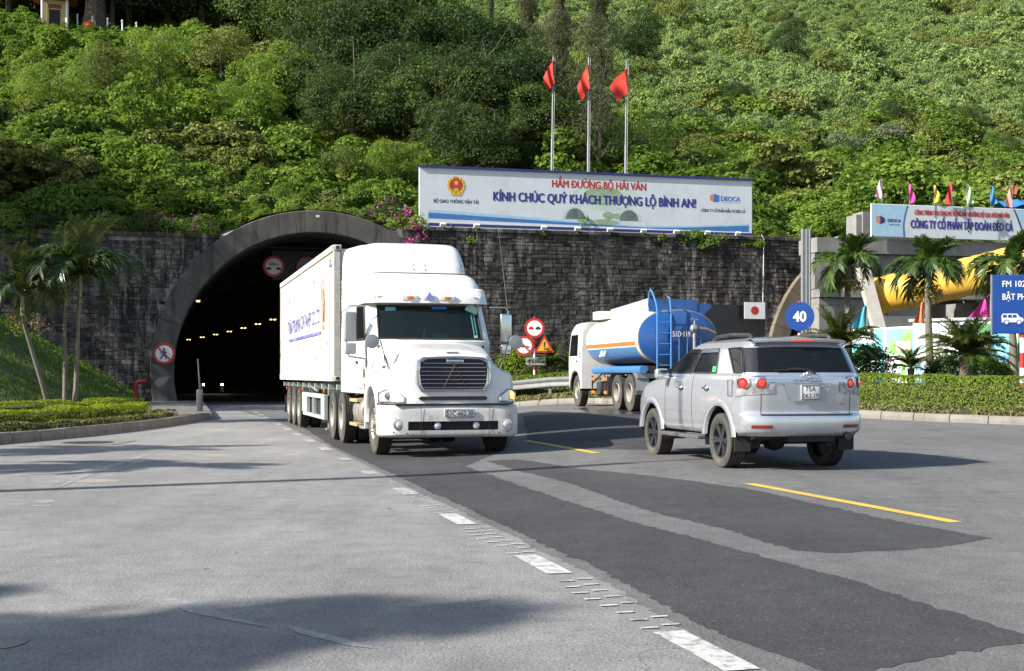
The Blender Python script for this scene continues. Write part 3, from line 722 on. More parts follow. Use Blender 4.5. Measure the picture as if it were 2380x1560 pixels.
def scatter(name, protos, pts, label):
    """one mass nobody could count: plants instanced on points"""
    col = bpy.data.collections.new(name + '_plants')
    for k, me in enumerate(protos):
        o = bpy.data.objects.new('%s_plant_%02d' % (name, k), me); col.objects.link(o)
    me = bpy.data.meshes.new(name); n = len(pts)
    me.from_pydata([p[0] for p in pts], [], [])
    a = me.attributes.new('idx', 'INT', 'POINT'); a.data.foreach_set('value', [p[1] for p in pts])
    a = me.attributes.new('rot', 'FLOAT_VECTOR', 'POINT'); a.data.foreach_set('vector', [c for p in pts for c in p[2]])
    a = me.attributes.new('scl', 'FLOAT_VECTOR', 'POINT'); a.data.foreach_set('vector', [c for p in pts for c in p[3]])
    o = bpy.data.objects.new(name, me); C.objects.link(o); tag(o, label, kind='stuff')
    ng = bpy.data.node_groups.new(name, 'GeometryNodeTree')
    ng.interface.new_socket('Geometry', in_out='INPUT', socket_type='NodeSocketGeometry'); ng.interface.new_socket('Geometry', in_out='OUTPUT', socket_type='NodeSocketGeometry')
    Nn = ng.nodes; L = ng.links; gi = Nn.new('NodeGroupInput'); go = Nn.new('NodeGroupOutput'); ip = Nn.new('GeometryNodeInstanceOnPoints'); ci = Nn.new('GeometryNodeCollectionInfo')
    ci.inputs['Collection'].default_value = col; ci.inputs['Separate Children'].default_value = True; ci.inputs['Reset Children'].default_value = True
    def attr(nm, ty):
        x = Nn.new('GeometryNodeInputNamedAttribute'); x.data_type = ty; x.inputs['Name'].default_value = nm; return x.outputs['Attribute']
    L.new(gi.outputs[0], ip.inputs['Points']); L.new(ci.outputs[0], ip.inputs['Instance']); ip.inputs['Pick Instance'].default_value = True
    L.new(attr('idx', 'INT'), ip.inputs['Instance Index'])
    e2r = Nn.new('FunctionNodeEulerToRotation'); L.new(attr('rot', 'FLOAT_VECTOR'), e2r.inputs[0]); L.new(e2r.outputs[0], ip.inputs['Rotation'])
    L.new(attr('scl', 'FLOAT_VECTOR'), ip.inputs['Scale']); L.new(ip.outputs[0], go.inputs[0])
    md = o.modifiers.new('plants', 'NODES'); md.node_group = ng
    return o
def rnd_lobes(r, n, rad, spread, h):
    L = []
    for _ in range(n):
        a = r.uniform(0, 6.283); d = spread * math.sqrt(r.uniform(0, 1))
        L.append(((d * math.cos(a), d * math.sin(a), h * r.uniform(0.25, 1.0) * (1 - 0.45 * d / spread)), rad * r.uniform(0.55, 1.1), r.uniform(0.65, 0.95)))
    return L
def uv_of(X, Y, Z): return 1190 + X / Y * FPX, HORIZ - (Z - CAM_H) / Y * FPX
r = random.Random(5)
near = []
for k in range(7):
    lob = rnd_lobes(r, 8 + k % 3, 0.46, 0.9, 1.1 if k < 5 else 2.1)
    P, N = lobes_cloud(lob, 2300, 100 + k, up=0.35, jitter=0.6)
    sz = np.random.default_rng(k).uniform(0.075, 0.165, len(P)) * (1.0 if k % 2 else 1.2)
    near.append(leaves_mesh('undergrowth_bush', P, N, sz, LEAF_OLIVE if k in (2, 6) else LEAF_NEAR, 0.62, 0.3, 0.5, seed=k))
far = []
for k in range(9):
    lob = rnd_lobes(r, 5 + k % 4, 0.6 + .05 * (k % 3), 0.6 + .1 * (k % 4), 1.5 + .22 * (k % 4))
    P, N = lobes_cloud(lob, 1300, 200 + k, up=0.4, jitter=0.6)
    sz = np.random.default_rng(k).uniform(0.13, 0.28, len(P))
    far.append(leaves_mesh('acacia_crown', P, N, sz, LEAF_NEAR if k == 8 else LEAF_OLIVE if k == 7 else LEAF_FAR if k % 2 else LEAF_FAR2, 0.42, 0.25, 0.8, seed=k))
pn, pf = [], []
def big(X, Y): return mnoise.noise(Vector((X * 0.055, Y * 0.055, 9.0)))
s = -42.0
while s < 95:
    p = 0.9
    while p < 62:
        q = W(s + r.uniform(-.6, .6), 0, p + r.uniform(-.5, .5)); z = hill(*s_p(q.x, q.y)); u, v = uv_of(q.x, q.y, z)
        if -330 < u < 2560 and v > -160:
            b = big(q.x, q.y); hgt = 0.42 + 0.62 * r.random() ** 1.8 + 1.0 * max(0, b) + (0.9 if r.random() < .06 else 0) + (0.15 if p > 6 else -0.15)
            if p < 2.4: hgt *= 0.62
            if s > 30 and p < 8: hgt *= 0.75
            if 60 < u < 410 and 92 < q.y < 104: hgt = .5
            edge = 46 + 4 * sstep((s + 2) / 24)
            if p > edge - 3 and s > 14 and r.random() < 0.7: pass
            else:
                bb = mnoise.noise(Vector((q.x * 0.12, q.y * 0.12, 1.0)))
                idx = (2 if r.random() < .6 else 6) if bb > 0.28 else r.choice((0, 1, 3, 4, 5)) if r.random() < .93 else 2
                w = hgt * r.uniform(0.95, 1.5)
                pn.append(((q.x, q.y, z - 0.1), idx, (r.uniform(-.25, .25), r.uniform(-.25, .25), r.uniform(0, 6.28)), (w, w, hgt)))
        p += 0.95 + 0.006 * p
    s += 0.95
s = -75.0
while s < 180:
    p = 44.0
    while p < 290:
        q = W(s + r.uniform(-1, 1), 0, p + r.uniform(-1, 1)); z = hill(*s_p(q.x, q.y)); u, v = uv_of(q.x, q.y, z)
        if -100 < u < 2480 and v > -120 and not (s < 10 and p < 64):
            b = mnoise.noise(Vector((q.x * 0.03, q.y * 0.03, 2.0))); h = r.uniform(0.6, 1.2) * (1 + 0.5 * b)
            if r.random() < 0.06: h *= 1.5
            pf.append(((q.x, q.y, z - 0.15), r.choice((7, 8)) if mnoise.noise(Vector((q.x * .06, q.y * .06, 5.))) + r.uniform(-.35, .35) > .42 else r.randrange(7), (r.uniform(-.1, .1), r.uniform(-.1, .1), r.uniform(0, 6.28)), (h * r.uniform(.9, 1.3),) * 2 + (h * r.uniform(0.95, 1.4),)))
        p += 1.45
    s += 1.45
print('plants', len(pn), len(pf))
scatter('hillside_undergrowth', near, pn, 'tangled green bushes and creepers covering the slope above the wall')
scatter('hillside_forest', far, pf, 'young grey-green forest covering the far upper slope')

# trees that stand out --------------------------------------------------------------------------
def trunk_mb(h, r0, lean=(0, 0), limbs=5, seed=0, spread=0.35, first=0.45):
    q = random.Random(seed); mb = MB(); pts = []; n = 7
    for i in range(n):
        t = i / (n - 1); pts.append((lean[0] * t * t + q.uniform(-.06, .06) * h * .1, lean[1] * t * t + q.uniform(-.06, .06) * h * .1, -0.4 + (h + 0.4) * t))
    mb.tube(pts, 0, 8, rs=[r0 * (1.25 if i == 0 else 1 - 0.75 * i / (n - 1)) for i in range(n)])
    for k in range(limbs):
        t = first + (0.97 - first) * k / max(1, limbs - 1); i = min(n - 2, int(t * (n - 1))); a = Vector(pts[i]).lerp(Vector(pts[i + 1]), t * (n - 1) - i)
        an = q.uniform(0, 6.28); L = h * spread * q.uniform(0.7, 1.1)
        e = a + Vector((math.cos(an) * L, math.sin(an) * L, L * q.uniform(0.4, 0.9))); m = (a + e) / 2 + Vector((0, 0, -0.08 * L))
        rr = r0 * (1 - 0.75 * t) * 0.7
        mb.tube([a, m, e], 0, 6, rs=[rr, rr * 0.7, rr * 0.25])
    return mb
def tree_proto(seed, h, crown, leafm, nleaf, size, nl=11, flat=0.8, aspect=0.5):
    q = random.Random(seed); tm = trunk_mb(h * 0.85, h * 0.022, (q.uniform(-.5, .5), q.uniform(-.5, .5)), 7, seed).mesh('trunk', M_BARK)
    lob = []
    for k in range(nl):
        a = q.uniform(0, 6.28); d = crown * 0.75 * math.sqrt(q.random()); zz = h * (0.30 + 0.62 * q.random() * (1 - 0.35 * d / crown))
        lob.append(((d * math.cos(a), d * math.sin(a), zz), crown * q.uniform(0.17, 0.36), flat * q.uniform(.7, 1.1)))
    P, N = lobes_cloud(lob, nleaf, seed, up=0.35, jitter=0.6, shell=0.35)
    cm = leaves_mesh('crown', P, N, np.random.default_rng(seed).uniform(size * 0.65, size * 1.3, len(P)), leafm, aspect, 0.3, 0.7, seed=seed)
    return tm, cm
def plant_tree(name, label, group, proto, X, Y, scale, rz, z=None):
    t = thing(name, label, 'tree', (X, Y, on_hill(X, Y) if z is None else z), rz, group)
    t.scale = scale if isinstance(scale, tuple) else (scale,) * 3
    link_mesh('trunk', proto[0], t); link_mesh('crown', proto[1], t)
    return t
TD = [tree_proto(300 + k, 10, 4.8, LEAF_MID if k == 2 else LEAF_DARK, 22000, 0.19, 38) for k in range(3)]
TM = [tree_proto(320 + k, 6, 3.2, LEAF_NEAR, 12000, 0.155, 26) for k in range(3)]
TO = [tree_proto(340 + k, 5, 2.8, LEAF_OLIVE, 10000, 0.14, 24) for k in range(2)]
TS = [tree_proto(350 + k, 4, 2.6, LEAF_SILVER, 5000, 0.17, 10) for k in range(1)]
def X_of(u, Y): return (u - 1190) / FPX * Y
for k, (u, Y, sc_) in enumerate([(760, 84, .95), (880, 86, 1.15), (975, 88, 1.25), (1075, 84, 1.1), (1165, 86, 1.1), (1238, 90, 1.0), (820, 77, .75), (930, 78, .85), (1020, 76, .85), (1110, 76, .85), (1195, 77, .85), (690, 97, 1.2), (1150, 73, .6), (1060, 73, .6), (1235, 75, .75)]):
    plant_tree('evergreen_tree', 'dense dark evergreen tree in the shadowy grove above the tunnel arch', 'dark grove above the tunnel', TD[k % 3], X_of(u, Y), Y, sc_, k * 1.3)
for k, (u, Y, sc_) in enumerate([(20, 104, 1.5), (80, 109, 1.6), (300, 109, 1.3), (390, 110, 1.45), (470, 108, 1.3), (550, 111, 1.4), (630, 112, 1.45), (-70, 102, 1.5), (180, 113, 1.6), (140, 106, 1.3), (260, 104.5, 1.2)]):
    plant_tree('evergreen_tree', 'dark tree standing in the row behind the hillside shrine', 'trees behind the shrine', TD[(k + 1) % 3], X_of(u, Y), Y, sc_, k * 2.1)
for k, (u, Y, sc_, lab) in enumerate([(515, 86, .95, 'rounded sunlit yellow-green tree left of the dark grove, highest of its kind'), (640, 84, .95, 'broad sunlit tree leaning against the dark grove from the left'), (590, 75, .75, 'low bushy green tree below the sunlit yellow-green pair'),
                                      (250, 78, .8, 'spreading green tree draped in creeper left on the slope'), (370, 80, .8, 'bright leafy tree directly right of the creeper-draped one'), (120, 74, .65, 'small leafy tree near the left end of the slope'),
                                      (800, 69, .6, 'leafy yellow-green bush tree growing above the crown of the arch'), (930, 70, .6, 'leafy bush tree left of the big billboard'), (1480, 77, .85, 'leafy green tree right of the flagpoles'),
                                      (1560, 84, .9, 'dense green tree on the slope behind the right flagpole'), (1660, 88, .6, 'low green tree on the open slope above the billboard'), (1820, 92, .7, 'rounded bush tree on the slope above the billboard right end')]):
    plant_tree('leafy_tree', lab, 'sunlit trees on the slope', (TM if k % 3 else TO)[k % len(TM if k % 3 else TO)], X_of(u, Y), Y, sc_, k * 1.7)
for u, Y, sc_, lab in [(2075, 110, 1.1, 'pale silvery creeper-hung bush on the right slope'), (1945, 107, .8, 'small pale silvery bush left of the larger silvery one'), (1520, 92, .7, 'pale flowering bush right of the flags')]:
    plant_tree('silvery_bush', lab, 'silvery bushes', TS[0], X_of(u, Y), Y, sc_, u)
for k, (u, Y, sc_, lab) in enumerate([(1480, 150, .75, 'dark tree at the top edge above the rightmost flag'), (1835, 165, .62, 'dark tree standing out at the top edge of the far slope'), (2250, 135, .42, 'small dark tree on the far slope above the pennants'), (1720, 132, .38, 'small dark tree low on the far slope above the billboard'), (2080, 128, .40, 'dark bushy tree above the silvery bushes'), (2330, 116, .42, 'dark tree on the right edge of the slope'), (1610, 118, .40, 'dark tree where the far forest begins right of the flags')]):
    plant_tree('dark_tree', lab, 'dark trees on the far slope', TD[k % 3], X_of(u, Y), Y, sc_, k * 1.1)
# casuarinas: thin drooping needles
def casuarina(seed, h):
    q = np.random.default_rng(seed); mb = trunk_mb(h, h * 0.008, (0.2, 0.1), 16, seed, 0.13, 0.2); tm = mb.mesh('trunk', M_BARK)
    P = []; Nn = []; n = 13000
    z = h * (0.16 + 0.86 * q.random(n)); rad = (0.2 + 0.24 * (h - z)) * np.sqrt(q.random(n)) * (0.75 + 0.35 * np.sin(z * 2.1 + q.random(n)))
    a = q.random(n) * 6.283 + 0.6 * np.sin(z * 1.7); P = np.stack([rad * np.cos(a), rad * np.sin(a), z + 0.25 * rad], 1)
    Nn = np.stack([np.cos(a), np.sin(a), 0 * a], 1) + q.normal(size=(n, 3)) * 0.5
    cm = leaves_mesh('crown', P, Nn, q.uniform(0.22, 0.5, n), LEAF_NEEDLE, 0.09, 0.2, 1.1, seed=seed); return tm, cm
for k, (u, Y, h, lab) in enumerate([(1392, 73, 15, 'thin feathery casuarina tree behind the middle flagpole'), (1300, 76, 13, 'thin feathery casuarina tree behind the left flagpole'), (1140, 88, 12, 'grey feathery casuarina rising from the dark grove'), (1225, 96, 15, 'tall sparse casuarina at the top above the left flag')]):
    plant_tree('casuarina_tree', lab, 'casuarinas', casuarina(400 + k, h), X_of(u, Y), Y, 1.0, k)
# bougainvillea on top of the wall
def bougain(seed, rad):
    q = random.Random(seed); lob = rnd_lobes(q, 6, rad * .6, rad, rad * .9)
    P, N = lobes_cloud(lob, 900, seed, up=.3); fm = leaves_mesh('foliage', P, N, np.random.default_rng(seed).uniform(.09, .17, len(P)), LEAF_NEAR if seed % 2 else LEAF_DARK, .6, .3, .6, seed=seed)
    g_ = np.random.default_rng(seed); P2, N2 = lobes_cloud(lob, 60, seed + 5, up=.2); Q = []; M = []
    for c, nn in zip(P2[:9], N2[:9]):
        k = g_.integers(5, 16); Q.append(c * 1.06 + g_.normal(size=(k, 3)) * 0.10); M.append(np.tile(nn, (k, 1)) + g_.normal(size=(k, 3)) * .6)
    Q = np.concatenate(Q); M = np.concatenate(M); flm = leaves_mesh('flowers', Q, M, g_.uniform(.07, .13, len(Q)), PINK, .85, .3, seed=seed)
    return fm, flm
for k, (s, lab) in enumerate([(-9.0, 'at the far left end of the wall top'), (-7.0, 'above the left palm'), (-4.9, 'above the tallest left palm'), (-3.0, 'just right of the left palms'), (-1.2, 'above the left haunch of the arch'), (0.6, 'close to the left shoulder of the arch'), (9.8, 'right of the arch crown'), (11.2, 'hanging beside the left edge of the big billboard')]):
    fm, flm = bougain(500 + k, 1.0 if k < 6 else 0.8); p = 0.85 if k < 7 else 0.55
    t = thing('bougainvillea_bush', 'bougainvillea bush with pink flowers ' + lab, 'bush', W(s, wtop(s) - 0.15 + (0.9 if k == 6 else 0.1), p), k, 'bougainvillea on the wall')
    link_mesh('foliage', fm, t); link_mesh('flowers', flm, t)['kind'] = 'stuff'
g_ = np.random.default_rng(77); Q = []; M = []
for k in range(9):
    c = np.array([10.75 + .13 * k % .9, -0.25, 9.05 - 0.18 * k]) + g_.normal(size=3) * .08; n = 16
    Q.append(c + g_.normal(size=(n, 3)) * .11); M.append(np.array([0, -1, .2]) + g_.normal(size=(n, 3)) * .6)
Q = np.concatenate(Q); M = np.concatenate(M)
o = link_mesh('bougainvillea_spray', leaves_mesh('spray', Q, M, g_.uniform(.08, .14, len(Q)), PINK, .85, .3), None, WO, (0, 0, WA))
tag(o, 'bright pink bougainvillea spray hanging over the wall at the billboard left end', kind='stuff')

# hedges ----------------------------------------------------------------------------------------
def hedge(name, label, path, w, h, zfun, leafm, size, dens, seed, wob=0.10, cat='hedge'):
    g_ = np.random.default_rng(seed); pts = resample(path, 0.25); P = []; N = []
    for a, b in zip(pts[:-1], pts[1:]):
        d = (b - a); L = d.length; d = d / L; n = Vector((-d.y, d.x)); per = w + 2 * h; cnt = int(dens * L * per)
        for _ in range(cnt):
            t = g_.random() * L; e = g_.random() * per; c = a + d * t
            bump_ = 1 + wob * 2.2 * mnoise.noise(Vector((c.x * 1.1, c.y * 1.1, seed))) + wob * mnoise.noise(Vector((c.x * 4, c.y * 4, seed)))
            if e < h: off, z, nn = -w / 2, e, (-n.x, -n.y, .35)
            elif e < h + w: off, z, nn = -w / 2 + e - h, h, (0, 0, 1)
            else: off, z, nn = w / 2, e - h - w, (n.x, n.y, .35)
            rnd = 1 - 0.16 * clamp((z / h - .75) * 4) * abs(off) / (w / 2) if abs(off) > w * .4 else 1
            off *= bump_ * rnd; z *= (0.9 + 0.1 * rnd) * (1 + (bump_ - 1) * .7); dp = g_.random() ** 2 * .09
            q = c + n * (off * (1 - dp)); P.append((q.x, q.y, zfun(q.x, q.y) + z * (1 - dp * .6) + .02)); N.append(nn)
    N = np.array(N) + g_.normal(size=(len(N), 3)) * .65
    root = thing(name, label, cat)
    link_mesh('foliage', leaves_mesh('foliage', P, N, g_.uniform(size * .6, size * 1.35, len(P)), leafm, .55, .3, .3, seed=seed), root)
    mb = MB()
    for a, b in zip(pts[:-1:2], pts[1::2]):
        for k in range(2):
            c = a.lerp(b, g_.random()); z = zfun(c.x, c.y); mb.tube([(c.x, c.y, z - .05), (c.x + g_.normal() * .05, c.y + g_.normal() * .05, z + h * .5), (c.x + g_.normal() * .12, c.y + g_.normal() * .12, z + h * .9)], .012, 4, rs=[.016, .012, .006])
    mb.build('stems', M_BARK, root)['kind'] = 'stuff'
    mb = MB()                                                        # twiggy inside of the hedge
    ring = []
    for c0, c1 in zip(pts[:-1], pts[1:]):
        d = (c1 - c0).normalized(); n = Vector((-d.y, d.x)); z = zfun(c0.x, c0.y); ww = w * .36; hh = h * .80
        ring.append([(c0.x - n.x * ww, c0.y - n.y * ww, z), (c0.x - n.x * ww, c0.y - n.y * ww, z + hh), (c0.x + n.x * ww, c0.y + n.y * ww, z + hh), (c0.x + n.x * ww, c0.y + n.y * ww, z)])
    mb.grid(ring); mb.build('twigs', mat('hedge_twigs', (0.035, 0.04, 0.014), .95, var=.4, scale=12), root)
    return root
zl = lambda x, y: zbank(x, y)
hedge('hedge', 'low clipped yellow-green hedge in front of the left palms', [(-14.5, 20.5), (-12.4, 24), (-11.2, 27.2), (-10.75, 30), (-10.5, 33), (-10.7, 36.4)], 0.8, 0.42, zl, LEAF_LEFTHEDGE, .05, 1000, 1)
hedge('hedge', 'taller back row of yellow-green hedge at the foot of the left palms', [(-16.6, 31.6), (-14.2, 33.0), (-12.2, 35.4), (-11.5, 38.3)], 1.1, 0.50, zl, LEAF_LEFTHEDGE, .055, 750, 2, .14)
hedge('ground_cover', 'dry olive ground cover along the left kerb', [(-14.3, 18.2), (-12.2, 22.5), (-11.0, 25.8), (-10.25, 29), (-9.95, 32), (-9.9, 35), (-10.1, 37.3)], 0.55, 0.16, zl, LEAF_DRY, .07, 420, 3, .25, 'ground cover')
def off_path(path, d):
    pts = resample(path, 1.0); out = []
    for i, p in enumerate(pts):
        t = (pts[min(i + 1, len(pts) - 1)] - pts[max(i - 1, 0)]).normalized(); out.append((p.x + t.y * -d * -1, p.y - t.x * -d * -1))
    return out
RKr = [(p.x, p.y) for p in rk]
def offr(d):                                                       # line at distance d inside the island
    out = []
    for i, p in enumerate(rk):
        t = (rk[min(i + 1, len(rk) - 1)] - rk[max(i - 1, 0)]).normalized(); n = Vector((t.y, -t.x)) * -1; out.append((p.x + n.x * d, p.y + n.y * d))
    return out
zi = lambda x, y: zisl(x, y)
H1 = [q for q in offr(1.55) if q[0] > 6.0 and q[0] < 21]
hedge('hedge', 'clipped green hedge along the kerb right of the silver car', H1, 1.0, 0.95, zi, LEAF_HEDGE, .055, 1050, 4, .08)
G1 = [q for q in offr(0.62) if q[0] > 6.0 and q[0] < 21]
hedge('ground_cover', 'dry olive ground cover along the right kerb below the hedge', G1, 0.75, 0.20, zi, LEAF_DRY, .08, 420, 5, .3, 'ground cover')
H2 = [(-2.2, 57.5), (-0.6, 53.4), (1.0, 51.6), (2.6, 50.6), (4.2, 48.6), (5.2, 46.0)]
hedge('hedge', 'clipped green hedge behind the guardrail beside the tanker', H2, 0.9, 1.02, zi, LEAF_HEDGE, .085, 420, 6, .06)
G2 = [(-1.5, 54.9), (0.0, 51.6), (1.3, 50.1), (3.0, 48.5), (4.6, 45.5)]
hedge('ground_cover', 'grassy ground cover under the guardrail', G2, 0.7, 0.22, zi, LEAF_DRY, .09, 380, 7, .3, 'ground cover')
# grass on the bank ------------------------------------------------------------------------------
P = []; N = []; g_ = np.random.default_rng(9)
while len(P) < 30000:
    x, y = g_.uniform(-26, -12), g_.uniform(33, 57.3)
    s_, p_ = s_p(x, y)
    if p_ > -0.15 or x > -9.7 - (y - 36) * .26 - 1.6: continue
    P.append((x, y, zbank(x, y) + .05)); N.append((g_.normal(), g_.normal(), .25))
o = link_mesh('grass', leaves_mesh('grass', P, N, g_.uniform(.16, .36, len(P)), LEAF_GRASS, .10, .2, -1.6), None)
tag(o, 'green grass on the bank at the foot of the left wall', kind='stuff')

# palms and cycads --------------------------------------------------------------------------------
def frond_mesh(L, droop, nl, ll, seed, leafm, up=0.9, vee=0.5, lw=0.075, dens_tip=1.0, twist=0.0):
    g_ = np.random.default_rng(seed); mb = MB(); pts = []
    for i in range(9):
        t = i / 8; a = up - droop * t ** 1.15; pts.append((a, t))
    q = Vector((0, 0, 0)); path = [q.copy()]
    for i in range(1, 9):
        a = (pts[i - 1][0] + pts[i][0]) / 2; q = q + Vector((math.cos(a), 0.05 * twist * i / 8, math.sin(a))) * (L / 8); path.append(q.copy())
    mb.tube(path, 0, 4, rs=[.022 * L / 2 * (1 - .85 * i / 8) + .003 for i in range(9)])
    for k in range(nl):
        t = 0.12 + 0.88 * k / (nl - 1); f = t * 8; i = min(7, int(f)); p = path[i].lerp(path[i + 1], f - i); d = (path[i + 1] - path[i]).normalized()
        upv = Vector((-d.z, 0, d.x)); sz = ll * (0.55 + 0.6 * math.sin(math.pi * min(1, t * .9 + .08))) * g_.uniform(.85, 1.1)
        for sg in (-1, 1):
            out = (Vector((0, sg, 0)) * (0.85 + .1 * g_.normal()) + d * (0.55 + .5 * t) + upv * (vee * g_.uniform(.4, 1.2))).normalized()
            m = p + out * sz * .5 + Vector((0, 0, -0.04 * sz)); e = p + out * sz + Vector((0, 0, -0.42 * sz * g_.uniform(.5, 1.2)))
            wv = d * (lw * sz * .5)
            mb.add([p - wv * .5, p + wv * .5, m + wv, m - wv, e], [(0, 1, 2, 3), (3, 2, 4)])
    return mb.mesh('frond', [leafm], smooth=0, recalc=False)
FP = [frond_mesh(2.0, 2.0 + .3 * k, 44, .66, 600 + k, LEAF_PALM, 1.0, .35, .16) for k in range(3)]
FP += [frond_mesh(1.9, 1.1, 44, .58, 610, LEAF_PALM, 1.35, .5, .15), frond_mesh(1.9, 2.6, 44, .66, 611, LEAF_PALM, .55, .1, .16)]
FL = [frond_mesh(2.3, 1.9 + .35 * k, 44, .75, 620 + k, LEAF_PALMD, 1.1, .5, .11) for k in range(3)]
FL += [frond_mesh(2.2, .8, 40, .6, 630, LEAF_PALMD, 1.45, .5, .085), frond_mesh(2.2, 2.5, 42, .7, 631, LEAF_PALMD, .7, .2, .085)]
FC = [frond_mesh(1.4, 1.15 + .25 * k, 46, .26, 640 + k, LEAF_CYCAD, .95, .5, .15) for k in range(3)] + [frond_mesh(1.3, .7, 46, .25, 645, LEAF_CYCAD, 1.3, .6, .15), frond_mesh(1.35, 1.1, 46, .26, 646, LEAF_CYCAD, .35, .4, .15)]
def palm(name, label, base, top, fr, nf, scale, seed, group, fruit=True, shaft=0.7, r0=.11):
    q = random.Random(seed); base = Vector(base); top = Vector(top); t = thing(name, label, 'palm tree', base, 0, group); rel = top - base
    mb = MB(); n = 26; pts = []; rs = []
    for i in range(n):
        k = i / (n - 1); pts.append((rel.x * k + .04 * math.sin(k * 5) * rel.z * .15, rel.y * k, -.2 + (rel.z + .2) * k)); rs.append(r0 * (1.25 - .5 * k) * (1.0 if i % 2 else 1.07))
    mb.tube(pts, 0, 10, rs=rs); mb.build('trunk', M_PALMBARK, t, smooth=50)
    mb = MB(); mb.tube([rel, rel + Vector((0, 0, shaft * .5)), rel + Vector((0, 0, shaft))], 0, 10, rs=[r0 * .85, r0 * 1.0, r0 * .45]); mb.build('crownshaft', M_SHAFT, t)
    for k in range(nf):
        f = k / nf; lvl = k % 5
        me = fr[3] if lvl == 0 else fr[4] if lvl == 4 else fr[lvl - 1]
        a = k * 2.399 + q.uniform(-.3, .3)
        o = link_mesh('frond', me, t, rel + Vector((0, 0, shaft * (.85 + .12 * (1 if lvl == 0 else 0)))), (q.uniform(-.25, .25), q.uniform(-.15, .2), a), (scale * q.uniform(.85, 1.12),) * 3)
    if fruit:
        g_ = np.random.default_rng(seed)
        for k in range(3):
            a = k * 2.1 + .4; n_ = 240; c = np.array(rel) + np.array([math.cos(a) * .38, math.sin(a) * .38, -.18]); Q = c + g_.normal(size=(n_, 3)) * np.array([.10, .10, .13])
            link_mesh('fruit_cluster', leaves_mesh('fruit', Q, g_.normal(size=(n_, 3)), g_.uniform(.05, .1, n_), LEAF_DRY if k else mat('fruit_stalk', (.36, .31, .17), .7), .7, .4, .6, seed=seed), t)['kind'] = 'stuff'
    return t
zb = zbank
b1, b2, b3 = (-13.2, 36.6), (-13.0, 36.9), (-12.7, 36.8)
palm('palm_tree', 'leaning slender palm with hanging brown fruit at the left edge', (*b1, zb(*b1)), at(52, 735, 36.0), FL, 16, .74, 1, 'left palms', True, .65, .062)
palm('palm_tree', 'upright slender palm in the middle of the left palm clump', (*b2, zb(*b2)), at(152, 712, 36.9), FL, 15, .74, 2, 'left palms', False, .75, .062)
palm('palm_tree', 'tallest slender palm of the left clump leaning right', (*b3, zb(*b3)), at(186, 690, 37.0), FL, 17, .84, 3, 'left palms', False, .8, .062)
def xy(u, Y): return (X_of(u, Y), Y)
for u, Y, vt, sd, lab, ut in [(1970, 44, 652, 11, 'palm with yellow fruit in front of the concrete building, left of the yellow duct', 1972), (2160, 42, 668, 12, 'palm standing in front of the middle of the yellow duct', 2158), (2358, 41.5, 662, 13, 'palm behind the blue vehicle sign at the right edge', 2350)]:
    x, y = xy(u, Y); palm('palm_tree', lab, (x, y, zi(x, y)), at(ut, vt, Y), FP, 20, .80, sd, 'palms on the traffic island', True, .55, .12)
for x, y, z_, sd, lab in [(-15.0, 15.5, 5.2, 21, 'palm beside the road out of view on the left'), (-17.5, 19.5, 5.8, 22, 'second palm beside the road out of view on the left')]:
    palm('palm_tree', lab, (x, y, .2), (x + .3, y, z_), FP, 13, .95, sd, 'palms left of the view', False)
def cycad(label, u, Y, v, scale, seed, nf=30, stem=.5):
    x, y = xy(u, Y); z = zi(x, y); q = random.Random(seed); top = CAM_H + (HORIZ - v) / FPX * Y
    t = thing('cycad', label, 'cycad', (x, y, z), 0, 'cycads on the island'); h = max(.15, top - z)
    mb = MB(); n = 8; mb.tube([(0, 0, -.1 + (h + .1) * i / (n - 1)) for i in range(n)], 0, 10, rs=[.17 * scale * (1.1 if i % 2 else .95) for i in range(n)]); mb.build('trunk', M_BARK, t, smooth=20)
    for k in range(nf):
        lvl = k % 5; me = FC[3] if lvl == 0 else FC[4] if lvl == 4 else FC[lvl - 1]
        link_mesh('frond', me, t, (0, 0, h), (q.uniform(-.1, .1), q.uniform(-.15, .15), k * 2.399), (scale * q.uniform(.88, 1.1),) * 3)
    return t
cycad('yellowish cycad directly behind the silver car roof', 1950, 39, 812, 1.05, 31, 44)
cycad('small dark cycad between the two large ones', 2117, 40, 856, .62, 32, 32)
cycad('large dark cycad below the yellow duct', 2245, 38.5, 828, 1.1, 33, 52)
cycad('cycad partly hidden behind the red warning signs', 1275, 54, 852, .9, 34, 20)
# clipped round bushes
def round_bush(label, u, Y, vtop, rad, leafm, seed, squash=.85):
    x, y = xy(u, Y); z = zi(x, y); top = CAM_H + (HORIZ - vtop) / FPX * Y; h = top - z
    t = thing('round_bush', label, 'bush', (x, y, z), seed, 'clipped bushes on the island')
    q = random.Random(seed); lob = [((0, 0, h * .5), rad * .95, h * .5 / rad)] + [((q.uniform(-.4, .4) * rad, q.uniform(-.4, .4) * rad, h * q.uniform(.4, .62)), rad * .62, h * .5 / rad) for _ in range(5)]
    P, N = lobes_cloud(lob, 5200, seed, up=.2, jitter=.5, shell=.2)
    link_mesh('foliage', leaves_mesh('foliage', P, N, np.random.default_rng(seed).uniform(.06, .12, len(P)), leafm, .55, .3, .3, seed=seed), t)
    mb = trunk_mb(h * .8, .03, (0, 0), 6, seed, .4, .2); mb.build('stems', M_BARK, t)['kind'] = 'stuff'
round_bush('rounded clipped bush beside the yellowish cycad', 2022, 40.5, 800, .75, LEAF_DARK, 41)
round_bush('rounded green bush left of the tanker cab', 1302, 55, 812, .85, LEAF_HEDGE, 42)
round_bush('yellow-leaved bush left of the red warning signs', 1195, 56, 812, .95, LEAF_LEFTHEDGE, 43)
round_bush('low clipped bush behind the large dark cycad', 2205, 40.5, 822, .8, LEAF_DARK, 44)
